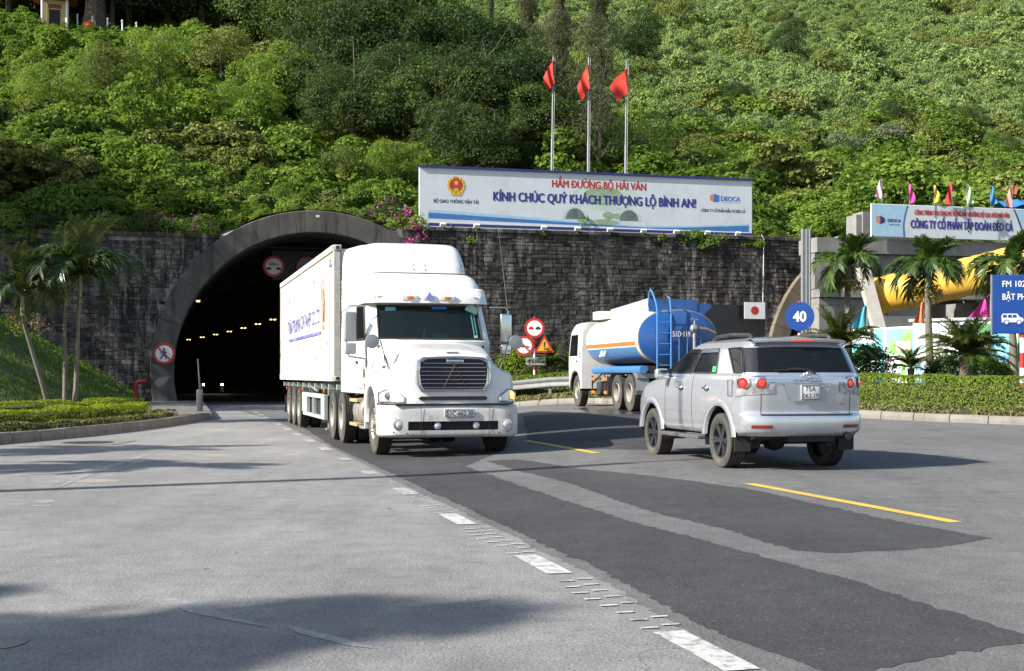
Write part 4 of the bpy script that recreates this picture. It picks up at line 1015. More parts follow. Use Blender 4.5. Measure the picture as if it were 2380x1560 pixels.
round_bush('low clipped bush right of the large dark cycad', 2300, 40.5, 830, .7, LEAF_HEDGE, 45)
# shade trees beside the road left of the view: their shadows fall across the road and the left wall
for k, (x, y, sc_) in enumerate([(-33, 51.5, 1.15), (-28.5, 45.5, 1.0), (-38, 53, 1.2)]):
    plant_tree('shade_tree', 'tall shade tree out of view left of the tunnel wall', 'shade trees left of the view', TD[k], x, y, sc_, k, zbank(x, y) - .2)
def slender_tree(seed, h, z0, rad):
    q = random.Random(seed); tm = trunk_mb(h * .9, .16, (0, 0), 8, seed, .08, .5).mesh('trunk', M_BARK); lob = []
    for k in range(15):
        f = k / 14; w = rad * (.55 + .65 * math.sin(math.pi * min(1, f * .9 + .12))); lob.append(((q.uniform(-.35, .35) * w, q.uniform(-.35, .35) * w, z0 + (h - z0) * f), w * q.uniform(.7, 1.0), 1.0))
    P, N = lobes_cloud(lob, 5200, seed, up=.3, jitter=.6, shell=.5)
    return tm, leaves_mesh('crown', P, N, np.random.default_rng(seed).uniform(.2, .42, len(P)), LEAF_DARK, .6, .3, .6, seed=seed)
for k, (x, y, h, z0, rad, lab) in enumerate([(-19.6, -1.65, 13.5, 7.6, 1.0, 'tall slender roadside tree out of view left of the camera'), (-20.6, .1, 12.2, 9.6, .5, 'shorter slender roadside tree out of view left of the camera')]):
    plant_tree('slender_tree', lab, 'slender trees left of the camera', slender_tree(710 + k, h, z0, rad), x, y, 1.0, k, 0.0)
# ------------------------------------------------------------------ vehicles
M_GLASSW = glass('windscreen_glass', (0.20, 0.30, 0.30), 0.55)
M_GLASSD = glass('tinted_car_glass', (0.16, 0.19, 0.21), 0.62)
M_GLASSV = glass('side_car_glass', (0.22, 0.27, 0.29), 0.5)
M_LENS = mat('clear_lens', (0.62, 0.64, 0.66), 0.12, 0.25, var=.1, scale=9, coat=1.0)
M_LAMPH = mat('smoked_lens', (.42, .42, .44), .12, .4, var=.5, scale=14, coat=1.0)
M_AMBER = mat('amber_lens', (0.62, 0.16, 0.02), 0.2, var=.1, coat=1.0)
M_GLASSK = mat('black_pillar_glass', (.012, .012, .014), .08, coat=1.0)
M_INTERIOR = mat('dark_interior', (0.02, 0.02, 0.021), .8, var=.2)
M_BEIGE = mat('beige_seat', (0.42, 0.36, 0.27), .8, var=.1)
M_REDLIT = emis('lit_red_lens', (1.0, 0.10, 0.06), .32, (0.5, 0.02, 0.02)); M_REDLENS = mat('red_lens', (.36, .016, .013), .15, var=.1, coat=1.0)
M_REDDARK = mat('red_reflector', (0.22, 0.015, 0.012), .3, var=.1, coat=.8)
M_LITAMBER = emis('lit_indicator', (1.0, 0.42, 0.10), 1.6, (0.6, 0.3, 0.1))

def net_mb(net, k=6, skip=(), arches=(), mirror_=True, mb=None, off=0.0):
    mb = mb or MB(); ni, nj = net.ni, net.nj
    U = np.linspace(0, ni - 1, (ni - 1) * k + 1); V = np.linspace(0, nj - 1, (nj - 1) * k + 1)
    UU, VV = np.meshgrid(U, V, indexing='ij'); A = net.ev(UU, VV); n, m = A.shape[:2]
    dead = np.zeros((n - 1, m - 1), bool)
    for (a, b, c, d) in skip: dead[a * k:b * k, c * k:d * k] = True
    for (ax, az, ar) in arches:
        Q = (A[:-1, :-1] + A[1:, :-1] + A[1:, 1:] + A[:-1, 1:]) / 4
        inside = (np.hypot(Q[..., 0] - ax, Q[..., 2] - az) < ar) & (np.abs(Q[..., 1]) > 0.55)
        dead |= inside
        D = np.hypot(A[..., 0] - ax, A[..., 2] - az); near_ = (D < ar) & (np.abs(A[..., 1]) > 0.5); f = np.where(near_, ar / np.maximum(D, 1e-6), 1.0)
        live = np.zeros((n, m), bool); L = ~dead; live[:-1, :-1] |= L; live[1:, :-1] |= L; live[1:, 1:] |= L; live[:-1, 1:] |= L
        f = np.where(live, f, 1.0)
        A[..., 0] = ax + (A[..., 0] - ax) * f; A[..., 2] = az + (A[..., 2] - az) * f
    F = [(i * m + j, (i + 1) * m + j, (i + 1) * m + j + 1, i * m + j + 1) for i in range(n - 1) for j in range(m - 1) if not dead[i, j]]
    for B in ((A, mirror(A)) if mirror_ else (A,)):
        mb.add(B.reshape(-1, 3).tolist(), F)
    return mb
def finish(mb, name, material, parent, smooth=40, weld=True, recalc=True):
    me = bpy.data.meshes.new(name); me.from_pydata(mb.v, [], mb.f)
    for m in (material if isinstance(material, (list, tuple)) else [material]): me.materials.append(m)
    if any(mb.mi): me.polygons.foreach_set('material_index', mb.mi)
    bm = bmesh.new(); bm.from_mesh(me)
    bmesh.ops.delete(bm, geom=[v for v in bm.verts if not v.link_faces], context='VERTS')
    if weld: bmesh.ops.remove_doubles(bm, verts=bm.verts[:], dist=0.0008)
    if recalc: bmesh.ops.recalc_face_normals(bm, faces=bm.faces[:])
    bm.to_mesh(me); bm.free()
    me.polygons.foreach_set('use_smooth', [True] * len(me.polygons)); me.set_sharp_from_angle(angle=R(smooth)); me.update()
    return link_mesh(name, me, parent)
def net_patch(name, net, rect, material, parent, n=10, m=8, off=0.004, sides=(1, -1), mb=None):
    objs = []
    for sg in sides:
        A = net.patch(*rect, n, m, off)
        if sg < 0: A = mirror(A)
        q = MB(); q.grid(A); objs.append(finish(q, name, material, parent, 60, recalc=False))
    return objs

_wm = {}
def wheel(parent, loc, Rr, w, style, side, name='wheel', dual=False):
    """a tyre and its rim; side +1 faces +y"""
    key = (Rr, w, style, dual)
    if key not in _wm:
        rr = Rr * (0.655 if style == 'suv' else 0.53); sets = []
        t = MB()
        for yo in ((0.0, -w * 1.18) if dual else (0.0,)):
            h = w / 2
            prof = [(yo + h * .80, rr), (yo + h * .98, rr + (Rr - rr) * .25), (yo + h * 1.0, rr + (Rr - rr) * .6), (yo + h * .90, Rr * .955)]
            t.m = 0; t.lathe(prof[::1], 40, 'Y'); t.f.pop(); t.f.pop(); t.mi.pop(); t.mi.pop()
            prof2 = [(yo - a + 2 * 0 if False else 2 * yo - a, r_) for a, r_ in prof]
            t.lathe(prof2, 40, 'Y'); t.f.pop(); t.f.pop(); t.mi.pop(); t.mi.pop()
            t.m = 1; tr = [(yo + h * .90, Rr * .955), (yo + h * .80, Rr)]
            for g_ in (.55, .2, -.2, -.55): tr += [(yo + h * (g_ + .07), Rr), (yo + h * (g_ + .05), Rr - .014), (yo + h * (g_ - .05), Rr - .014), (yo + h * (g_ - .07), Rr)]
            tr += [(yo - h * .80, Rr), (yo - h * .90, Rr * .955)]
            t.lathe(tr, 40, 'Y'); t.f.pop(); t.f.pop(); t.mi.pop(); t.mi.pop()
        tyre = t.mesh('tyre', [M_TYRE, M_TREAD], 40)
        q = MB(); h = w / 2
        if style == 'suv':
            q.lathe([(h * .80, rr + .004), (h * .90, rr), (h * .84, rr * .94), (-h * .3, rr * .88), (-h * .35, rr * .2), (-h * .3, .01)], 40, 'Y', caps=False)
            for k in range(6):
                for d in (-.12, .12):
                    a = k * math.pi / 3 + d; ca, sa = math.cos(a), math.sin(a); wv = .017
                    P = []
                    for rad, yy, ww in ((.05, h * .66, wv * 1.2), (rr * .55, h * .72, wv), (rr * .93, h * .82, wv * 1.3)):
                        for s_, d_ in ((-1, 0), (1, 0), (1, -.035), (-1, -.035)): P.append((rad * ca - s_ * ww * sa, yy + d_, rad * sa + s_ * ww * ca))
                    q.add(P, [(i * 4 + j, i * 4 + (j + 1) % 4, (i + 1) * 4 + (j + 1) % 4, (i + 1) * 4 + j) for i in range(2) for j in range(4)])
            q.lathe([(h * .5, .06), (h * .76, .055), (h * .78, .04), (h * .78, .001)], 16, 'Y')
            rim = q.mesh('rim', M_RIMBLACK, 35)
        else:
            deep = h * .1 if dual else h * .35
            sgn = -1 if not dual else 1
            hub = h * 1.05 if style == 'steer' else h * .25
            q.lathe([(h * .82, rr + .004), (h * .93, rr - .008), (h * .80, rr * .93), (-h * .35 if style != 'steer' else h * .55, rr * .84), (-h * .42 if style != 'steer' else h * .78, rr * .5), (-h * .3 if style != 'steer' else hub * .6, rr * .36), (hub, rr * .33), (hub * 1.05, rr * .2), (hub * 1.05, .01)], 32, 'Y', caps=False)
            for k in range(10):
                a = k * math.pi / 5; c = Vector((rr * .5 * math.cos(a), -h * .42 if style != 'steer' else h * .78, rr * .5 * math.sin(a))); q.cyl(c, c + Vector((0, .05, 0)), .017, 6)
            if style == 'steer':
                for k in range(8):
                    a = (k + .5) * math.pi / 4; q.m = 1; c = Vector((rr * .68 * math.cos(a), h * .672, rr * .68 * math.sin(a))); q.cyl(c, c + Vector((0, .012, 0)), .032, 10); q.m = 0
            rim = q.mesh('rim', [M_RIMGREY, M_BLACK], 35)
        _wm[key] = (tyre, rim)
    tyre, rim = _wm[key]
    e = part_empty(name, parent, loc, (0, 0, 0 if side > 0 else math.pi))
    link_mesh('tyre', tyre, e); link_mesh('rim', rim, e)
    return e

# ================================================================== silver car
def build_suv():
    fwd = R(104); ox, oy = 3.83, 18.39
    t = thing('car', 'silver sport utility car seen from behind with its brake lights on', 'car', (ox, oy, zroad(ox, oy)), fwd)
    yw = .92
    ring = lambda z, xr, xf, k, tuck: [(xr, 0, z), (xr + .012, .38, z), (xr + .05, .66, z), (xr + .17, yw * k * .955, z), (xr + .34, yw * k, z), (-.36, yw * k, z), (0, yw * k, z), (.45, yw * k, z), (.95, yw * k, z), (1.5, yw * k, z), (2.05, yw * k, z), (2.42, yw * k, z), (2.75, yw * k, z), (3.15, yw * k * .985, z), (xf - .22, yw * k * .89, z), (xf - .06, yw * k * .55, z), (xf, 0, z)]
    rings = [ring(.48, -.90, 3.56, .93, 0), ring(.54, -.975, 3.64, .975, 0), ring(.64, -1.0, 3.70, .995, 0), ring(.76, -.99, 3.71, 1.0, 0), ring(.80, -.94, 3.70, 1.002, 0), ring(1.0, -.95, 3.67, 1.0, 0), ring(1.21, -.955, 3.55, .985, 0), ring(1.31, -.94, 3.42, .955, 0)]
    for i, w in ((10, .15), (11, .35), (12, .6), (13, .85), (14, 1.0), (15, 1.05), (16, 1.1)):   # bonnet lies lower than the waistline
        for k, dz in ((5, -.06), (6, -.16), (7, -.20)):
            x, y, z = rings[k][i]; rings[k][i] = (x, y, z + dz * w)
    body = Net(np.array(rings).transpose(1, 0, 2), .5, .4); body.sgn = -1
    ar = [(0, .40, .50), (2.75, .40, .485)]
    mb = net_mb(body, 8, arches=ar)
    # bonnet
    P = []
    for a in range(5):
        f = a / 4; row = []
        for i, c in ((16, 0), (15, 1), (14, 2), (13, 3), (12, 4), (11, 5), (10.7, 6)):
            e = np.array(rings[7][int(i)]) if i != 10.7 else (np.array(rings[7][10]) * .7 + np.array(rings[7][11]) * .3)
            cow = np.array([2.42 - .02 * c * (c < 5), [0, .45, .72, .80, .84, .86, .865][c], [1.28, 1.275, 1.265, 1.255, 1.25, 1.24, 1.24][c]]) if c < 5 else e
            p = e + (cow - e) * f; p[2] += .045 * math.sin(math.pi * f) * (c < 4); row.append(p)
        P.append(row)
    net_mb(Net(P), 5, mb=mb)
    # greenhouse
    gh = []
    for z, xr, ycr, sd, xw, ywd, crown in ((1.31, -.94, .955, .955, 2.30, .78, 0), (1.355, -.925, .945, .945, 2.22, .77, 0), (1.70, -.74, .855, .84, 1.46, .66, 0), (1.785, -.66, .78, .775, 1.12, .58, 0), (1.825, -.58, .67, .67, .95, .48, 0)):
        f = clamp((z - 1.355) / .345, 0, 1.35); Yc = yw * ycr; Ys = yw * sd
        L = lambda a, b: a + (b - a) * f
        gh.append([(xr, 0, z + .012 * (z > 1.6)), (xr + .01, .40 * Yc / .87, z + .01 * (z > 1.6)), (xr + .045, .70 * Yc / .87, z), (xr + .16, Yc * .965, z), (L(-.74, -.52), Ys, z), (L(-.46, -.06), Ys, z), (L(.16, .26), Ys, z), (L(1.02, .86), Ys, z), (L(1.10, .96), Ys, z), (L(2.16, 1.36), Ys * .985, z), (xw, ywd * 1.06, z), (xw + .10, ywd * .6, z), (xw + .14, 0, z + .012)])
    green = Net(np.array(gh).transpose(1, 0, 2), .35, .25); green.sgn = -1
    win = [(0, 2, 1, 2), (4, 5, 1, 2), (6, 7, 1, 2), (8, 9, 1, 2), (10, 12, 1, 2)]
    net_mb(green, 8, skip=win, mb=mb)
    # roof
    top = green.ev(np.linspace(0, 12, 97), np.full(97, 4.0)); rows = []
    for a in range(7):
        f = a / 6; B = top.copy(); B[:, 1] *= (1 - f); B[:, 2] += (.05) * (1 - (1 - f) ** 2) * np.clip(1 - np.abs((B[:, 0] - .25) / 1.0) ** 3, 0, 1); rows.append(B)
    A = np.array(rows); mb.grid(A); mb.grid(mirror(A))
    finish(mb, 'body', M_SILVER, t, 28)
    for a, b, c, d in win:
        if a == 0: nm, m_ = 'rear_window', M_GLASSD
        elif a == 10: nm, m_ = 'windscreen', M_GLASSV
        else: nm, m_ = 'side_window', M_GLASSD if a == 4 else M_GLASSV
        if a in (0, 10):
            q = MB(); A = green.patch(a, b, c, d, 16, 8, 0.0); q.grid(A); q.grid(mirror(A)); finish(q, nm, m_, t, 60)
        else:
            for sg in (1, -1):
                A = green.patch(a, b, c, d, 8, 8, 0.0); q = MB(); q.grid(A if sg > 0 else mirror(A)); finish(q, nm, m_, t, 60)
    # black rubber round the side windows, dark rear corner behind the glass
    for sg in (1, -1):
        for a, b in ((6, 7), (8, 9), (4, 5)):
            e = [green.ev(np.array([u]), np.array([v]))[0] for u, v in [(a, 1), (a + (b - a) * .5, 1), (b, 1), (b, 1.5), (b, 2), (a + (b - a) * .5, 2), (a, 2), (a, 1.5), (a, 1)]]
            q = MB(); q.tube([(p[0], sg * (p[1] + .004), p[2]) for p in e], .013, 6); q.build('window_seal', M_BLACK, t)
    net_patch('corner_panel', green, (2.0, 3.98, 1.02, 1.98), M_GLASSK, t, 8, 6, .004)
    for sg in (1, -1):
        A = green.patch(7.04, 7.96, 1.0, 2.0, 3, 8, .003); q = MB(); q.grid(A if sg > 0 else mirror(A)); finish(q, 'door_pillar', M_GLASSK, t, 60)
    # weather shields
    for sg in (1, -1):
        for a, b in ((6, 7), (8, 8.7)):
            A = green.patch(a, b, 1.78, 2.05, 8, 2, .02 if sg > 0 else .02); q = MB(); q.grid(A if sg > 0 else mirror(A)); finish(q, 'weather_shield', M_CHROME if a == 6 else M_GLASSD, t, 60)
    # flares, wells, sills, steps
    for sg in (1, -1):
        for (ax, az, arr) in ar:
            q = MB(); rows = []
            for r_, yo in ((arr - .03, -.035), (arr - .012, .006), (arr + .025, .018), (arr + .07, .012), (arr + .10, -.012)):
                rows.append([(ax + r_ * math.cos(a), sg * (yw + yo - (.012 if ax > 1 and math.cos(a) > .4 else 0)), max(.46, az + r_ * math.sin(a))) for a in np.linspace(-.10, math.pi + .10, 40)])
            q.grid(rows); finish(q, 'wheel_flare', M_SILVER, t, 40)
            q = MB(); q.grid([[(ax + (arr + .01) * math.cos(a), sg * y, az + (arr + .01) * math.sin(a)) for a in np.linspace(-.2, math.pi + .2, 24)] for y in (.50, .90)])
            q.add([(ax + arr * math.cos(a), sg * .5, az + arr * math.sin(a)) for a in np.linspace(.12, math.pi - .12, 24)], [tuple(range(24))]); q.build('wheel_well', M_INTERIOR, t)
        q = MB(); q.rbox((1.38, sg * .90, .405), (1.66, .20, .055), .02); q.build('side_step', mat('step_grey', (.12, .125, .13), .5, .3), t)
        q = MB(); q.box((-.56, sg * .79, .40), (.02, .24, .28)); q.build('mud_flap', M_BLACK, t)
        q = MB(); q.tube([(-.48, sg * .60, 1.83), (-.38, sg * .60, 1.885), (.2, sg * .61, 1.905), (.75, sg * .60, 1.885), (.95, sg * .58, 1.83)], .026, 8); q.build('roof_rail', M_DARK, t)
        wheel(t, (0, sg * .77, .388), .388, .265, 'suv', sg); wheel(t, (2.75, sg * .77, .388), .388, .265, 'suv', sg)
        # mirror
        m = part_empty('wing_mirror', t, (1.98, sg * 1.02, 1.32)); q = MB(); q.rbox((0, 0, .02), (.13, .22, .17), .055, 3); q.build('housing', M_SILVER, m); q = MB(); q.rbox((-.067, 0, .02), (.008, .18, .125), .003); q.build('mirror_glass', M_CHROME, m); q = MB(); q.box((.01, -sg * .12, -.04), (.06, .10, .05)); q.build('stalk', M_SILVER, m)
        # doors: shut lines and handles
        for x in (.98, 2.10):
            q = MB(); A = np.array([body.ev(np.array([8.05 if x < 1 else 10.1]), np.array([v]))[0] for v in np.linspace(.6, 7, 14)]); q.tube([(p[0], sg * (p[1] + .001), p[2]) for p in A], .0045, 4); q.build('door_gap', M_BLACK, t)
        for x in (.42, 1.42):
            h = part_empty('door_handle', t, (x, sg * .925, 1.13)); q = MB(); q.tube([(-.09, 0, 0), (-.06, sg * .03, 0), (.06, sg * .03, 0), (.09, 0, 0)], .016, 6); q.build('grip', M_CHROME, h); q = MB(); q.lathe([(0, .05), (sg * .006, .045)], 16, 'Y'); q.build('cup', M_CHROME, h)
    q = MB(); q.rbox((-.44, .920, 1.14), (.15, .012, .22), .004); q.build('fuel_flap', M_SILVER, t); q = MB()
    q.tube([(-.515, .928, 1.03), (-.515, .928, 1.25), (-.365, .928, 1.25), (-.365, .928, 1.03), (-.515, .928, 1.03)], .004, 4); q.build('fuel_flap_gap', M_DARK, t)
    q = MB(); q.box((1.4, 0, .50), (4.4, 1.50, .12)); q.box((-.35, 0, .46), (.5, 1.2, .10)); q.cyl((-.0, -.7, .38), (0, .7, .38), .06, 10); q.lathe([(-.16, .02), (-.12, .12), (0, .155), (.12, .12), (.16, .02)], 14, 'Y', (0, .05, .38)); q.box((-.7, -.1, .45), (.35, .7, .10)); q.build('underbody', M_INTERIOR, t)
    q = MB(); q.tube([(-.96, -.62, .47), (-.6, -.62, .48)], .045, 10); q.build('exhaust_pipe', M_DARK, t)
    # tail lamps: two lobes each side in a clear housing
    for sg in (1, -1):
        lamp = part_empty('tail_lamp', t)
        A = body.patch(1.35, 4.0, 5.05, 6.5, 12, 6, .012); q = MB()
        tap = np.linspace(0, 1, 13)[:, None]
        mid = A.mean(1, keepdims=True); A = mid + (A - mid) * (0.70 + .38 * tap)[..., None]; A[..., 2] += .02
        q.grid(A if sg > 0 else mirror(A)); finish(q, 'housing', M_LAMPH, lamp, 60)
        for (u, v, rad) in ((2.0, 5.98, .080), (3.05, 6.0, .088)):
            c = body.ev(np.array([u]), np.array([v]))[0]; c1 = body.ev(np.array([u + .1]), np.array([v]))[0]
            tx = (c1 - c); tx /= np.linalg.norm(tx); up = np.array([0, 0, 1.0]); up = up - tx * up.dot(tx); up /= np.linalg.norm(up); nn = np.cross(tx, up); nn = nn if nn[0] < 0 else -nn
            if abs(nn[1]) > abs(nn[0]): nn = nn if nn[1] > 0 else -nn
            def disc(rad, off, m_, nm):
                P = [c + nn * off * (1.0 if rr < rad else .4) + (tx * math.cos(a) + up * math.sin(a)) * rr for rr in (rad, rad * .8, rad * .4) for a in np.linspace(0, 2 * math.pi, 20, False)]
                P.append(c + nn * off * 1.25); P = [(p[0], sg * p[1], p[2]) for p in P]
                F = [(i * 20 + k, i * 20 + (k + 1) % 20, (i + 1) * 20 + (k + 1) % 20, (i + 1) * 20 + k) for i in range(2) for k in range(20)] + [(40 + k, 40 + (k + 1) % 20, 60) for k in range(20)]
                q = MB(); q.add(P, F); q.build(nm, m_, lamp)
            disc(rad * 1.2, .016, M_CHROME, 'bezel'); disc(rad, .022, M_REDLENS, 'red_lens'); disc(rad * .55, .030, M_REDLIT, 'lit_core')
        A = body.patch(1.5, 2.6, 1.55, 1.95, 8, 3, .008); q = MB(); q.grid(A if sg > 0 else mirror(A)); finish(q, 'bumper_reflector', M_REDDARK, t, 60)
    # tailgate trim, plate, emblem, wiper, spoiler
    q = MB(); A = body.patch(0, 1.75, 6.12, 6.42, 12, 3, .022); q.grid(A); q.grid(mirror(A)); finish(q, 'chrome_bar', M_CHROME, t, 60)
    q = MB(); A = body.patch(0, 2.1, 3.1, 3.5, 14, 2, .012); q.grid(A); q.grid(mirror(A)); finish(q, 'tailgate_step', M_SIGNBLACK, t, 60)
    for sg in (1, -1):
        A = np.array([body.ev(np.array([2.05 + .02 * math.sin(v)]), np.array([v]))[0] for v in np.linspace(3.4, 6.9, 16)]); q = MB(); q.tube([(p[0] - .001, sg * p[1], p[2]) for p in A], .005, 4); q.build('tailgate_gap', M_BLACK, t)
    q = MB(); q.add([(-.960, -.36, 1.205), (-.960, .36, 1.205), (-.960, .26, .965), (-.960, -.26, .965)], [(0, 1, 2, 3)]); q.build('plate_recess', mat('recess_silver', (.40, .42, .44), .4, .4), t)
    pl = part_empty('number_plate', t, (-.975, -.03, 1.085)); q = MB(); q.rbox((0, 0, 0), (.014, .285, .205), .004); q.build('plate', M_SIGNWHITE, pl)
    q = MB(); q.tube([(-.008, -.135, -.095), (-.008, .135, -.095), (-.008, .135, .095), (-.008, -.135, .095), (-.008, -.135, -.095)], .005, 4); q.build('plate_rim', M_SIGNBLACK, pl)
    text_obj('plate_number', '75A', pl, (-.0095, 0, .045), .066, M_SIGNBLACK, (R(90), 0, R(-90)), .155); text_obj('plate_number', '063.19', pl, (-.0095, 0, -.047), .066, M_SIGNBLACK, (R(90), 0, R(-90)), .235)
    em = part_empty('emblem', t, (-.975, 0, 1.315)); q = MB()
    for rx, rz_, dz in ((.075, .052, 0), (.028, .05, 0), (.055, .022, .022)): q.tube([(0, rx * math.cos(a), dz + rz_ * math.sin(a)) for a in np.linspace(0, 2 * math.pi, 25)], .0075, 5)
    q.build('oval_badge', M_CHROME, em)
    text_obj('lettering', 'FORTUNER', t, (-.985, 0, 1.238), .026, M_STEEL, (R(90), 0, R(-90)), .42, .02)
    text_obj('lettering', 'V', t, (-.962, -.60, 1.07), .035, M_CHROME, (R(90), 0, R(-90)), .03, .03)
    text_obj('lettering', 'TRD', t, (-.965, -.52, .92), .022, M_RUST, (R(90), 0, R(-90)), .10, .03)
    wp = part_empty('rear_wiper', t); q = MB(); q.tube([(-.955, -.12, 1.335), (-.945, -.06, 1.385), (-.935, .10, 1.405), (-.93, .28, 1.405)], .013, 5); q.build('arm', M_BLACK, wp); q = MB(); q.box((-.925, .26, 1.39), (.02, .42, .016)); q.build('blade', M_BLACK, wp)
    sp = part_empty('spoiler', t); q = MB()
    rows = []
    for f, x, z in ((0, -.50, 1.85), (1, -.66, 1.84), (2, -.79, 1.812), (3, -.785, 1.785), (4, -.69, 1.765)): rows.append([(x + .13 * abs(y) ** 2.2, y * .98, z - .05 * abs(y) ** 3) for y in np.linspace(-.72, .72, 17)])
    q.grid(rows); finish(q, 'wing', M_SILVER, sp, 35); q = MB(); q.rbox((-.797, 0, 1.80), (.02, .30, .026), .006); q.build('brake_lamp', M_REDLIT, sp)
    q = MB(); q.box((-.70, .05, 1.56), (.01, .02, .13)); q.build('hanging_tassel', M_SIGNRED, t)
    A = green.patch(6.02, 6.22, 1.05, 1.32, 2, 2, .004); q = MB(); q.grid(A); q.build('sticker', mat('green_sticker', (.05, .5, .12), .5), t)
    # cabin
    for x, y, nm in ((1.15, .38, 'front_seat'), (1.15, -.38, 'front_seat'), (.15, .40, 'rear_seat'), (.15, -.40, 'rear_seat'), (-.42, .4, 'third_seat'), (-.42, -.4, 'third_seat')):
        q = MB(); q.rbox((x, y, 1.10), (.16, .46, .62), .06, 2); q.rbox((x - .05, y, 1.50), (.11, .26, .18), .04, 2); q.rbox((x + .25, y, .86), (.5, .46, .16), .05, 2); q.build(nm, M_BEIGE if x < 0 else M_INTERIOR, t)
    q = MB(); q.rbox((2.15, 0, 1.16), (.45, 1.4, .22), .06); q.build('dashboard', M_INTERIOR, t)
    q = MB(); q.box((1.3, 0, .60), (3.4, 1.5, .04)); q.build('cabin_floor', M_INTERIOR, t)
    return t
suv = build_suv()
# driver of the silver car
def skin_body(name, joints, edges, material, parent, sub=2):
    me = bpy.data.meshes.new(name); me.from_pydata([j[0] for j in joints], edges, []); o = bpy.data.objects.new(name, me); C.objects.link(o)
    md = o.modifiers.new('skin', 'SKIN')
    for i, (p, r_) in enumerate(joints): me.skin_vertices[0].data[i].radius = (r_, r_)
    me.skin_vertices[0].data[0].use_root = True
    s2 = o.modifiers.new('sub', 'SUBSURF'); s2.levels = s2.render_levels = sub
    m2 = bpy.data.meshes.new_from_object(o.evaluated_get(bpy.context.evaluated_depsgraph_get())); bpy.data.objects.remove(o)
    m2.materials.clear(); m2.materials.append(material); m2.name = name; m2.polygons.foreach_set('use_smooth', [True] * len(m2.polygons))
    return link_mesh(name, m2, parent)
M_SKIN = mat('skin', (.42, .25, .16), .6, var=.08); M_SHIRT = mat('shirt', (.10, .11, .14), .85, var=.15); M_HAIR = mat('hair', (.012, .01, .009), .6)
def driver(label, base, rz):
    p = thing('person', label, 'person', base, rz)
    J = [((0, 0, 0), .14), ((.02, 0, .22), .14), ((.0, 0, .42), .15), ((.0, 0, .52), .07), ((.02, 0, .60), .055), ((0, .19, .45), .065), ((.18, .26, .25), .05), ((.40, .16, .32), .04), ((0, -.19, .45), .065), ((.18, -.26, .25), .05), ((.40, -.16, .32), .04), ((.40, .1, -.02), .09), ((.42, .12, -.38), .055), ((.40, -.1, -.02), .09), ((.42, -.12, -.38), .055), ((.56, .12, -.42), .04), ((.56, -.12, -.42), .04)]
    E = [(0, 1), (1, 2), (2, 3), (3, 4), (2, 5), (5, 6), (6, 7), (2, 8), (8, 9), (9, 10), (0, 11), (11, 12), (0, 13), (13, 14), (12, 15), (14, 16)]
    skin_body('body', J, E, M_SHIRT, p)
    H = [((.02, 0, .56), .05), ((.025, 0, .64), .075), ((.02, 0, .73), .088), ((.01, 0, .79), .06), ((.10, 0, .68), .018)]
    skin_body('head', H, [(0, 1), (1, 2), (2, 3), (1, 4)], M_SKIN, p)
    q = MB(); q.lathe([(.70, .094), (.76, .099), (.81, .075), (.835, .01)], 16, 'Z', (-.012, 0, 0)); q.build('hair', M_HAIR, p)
    for sg in (1, -1):
        q = MB(); c = Vector((.42, sg * .15, .33)); q.rbox(c, (.09, .05, .08), .02)
        for k in range(4): q.tube([c + Vector((.04, 0, .03 - .02 * k)), c + Vector((.075, -sg * .01, .03 - .02 * k)), c + Vector((.07, -sg * .04, .03 - .02 * k))], .009, 5)
        q.tube([c + Vector((0, -sg * .02, .03)), c + Vector((.03, -sg * .045, .045)), c + Vector((.055, -sg * .05, .03))], .010, 5); q.build('hand', M_SKIN, p)
    return p
_s = suv.location
driver('driver in a dark shirt inside the silver car', _s + Matrix.Rotation(R(104), 3, 'Z') @ Vector((1.33, .38, .95)), R(104))
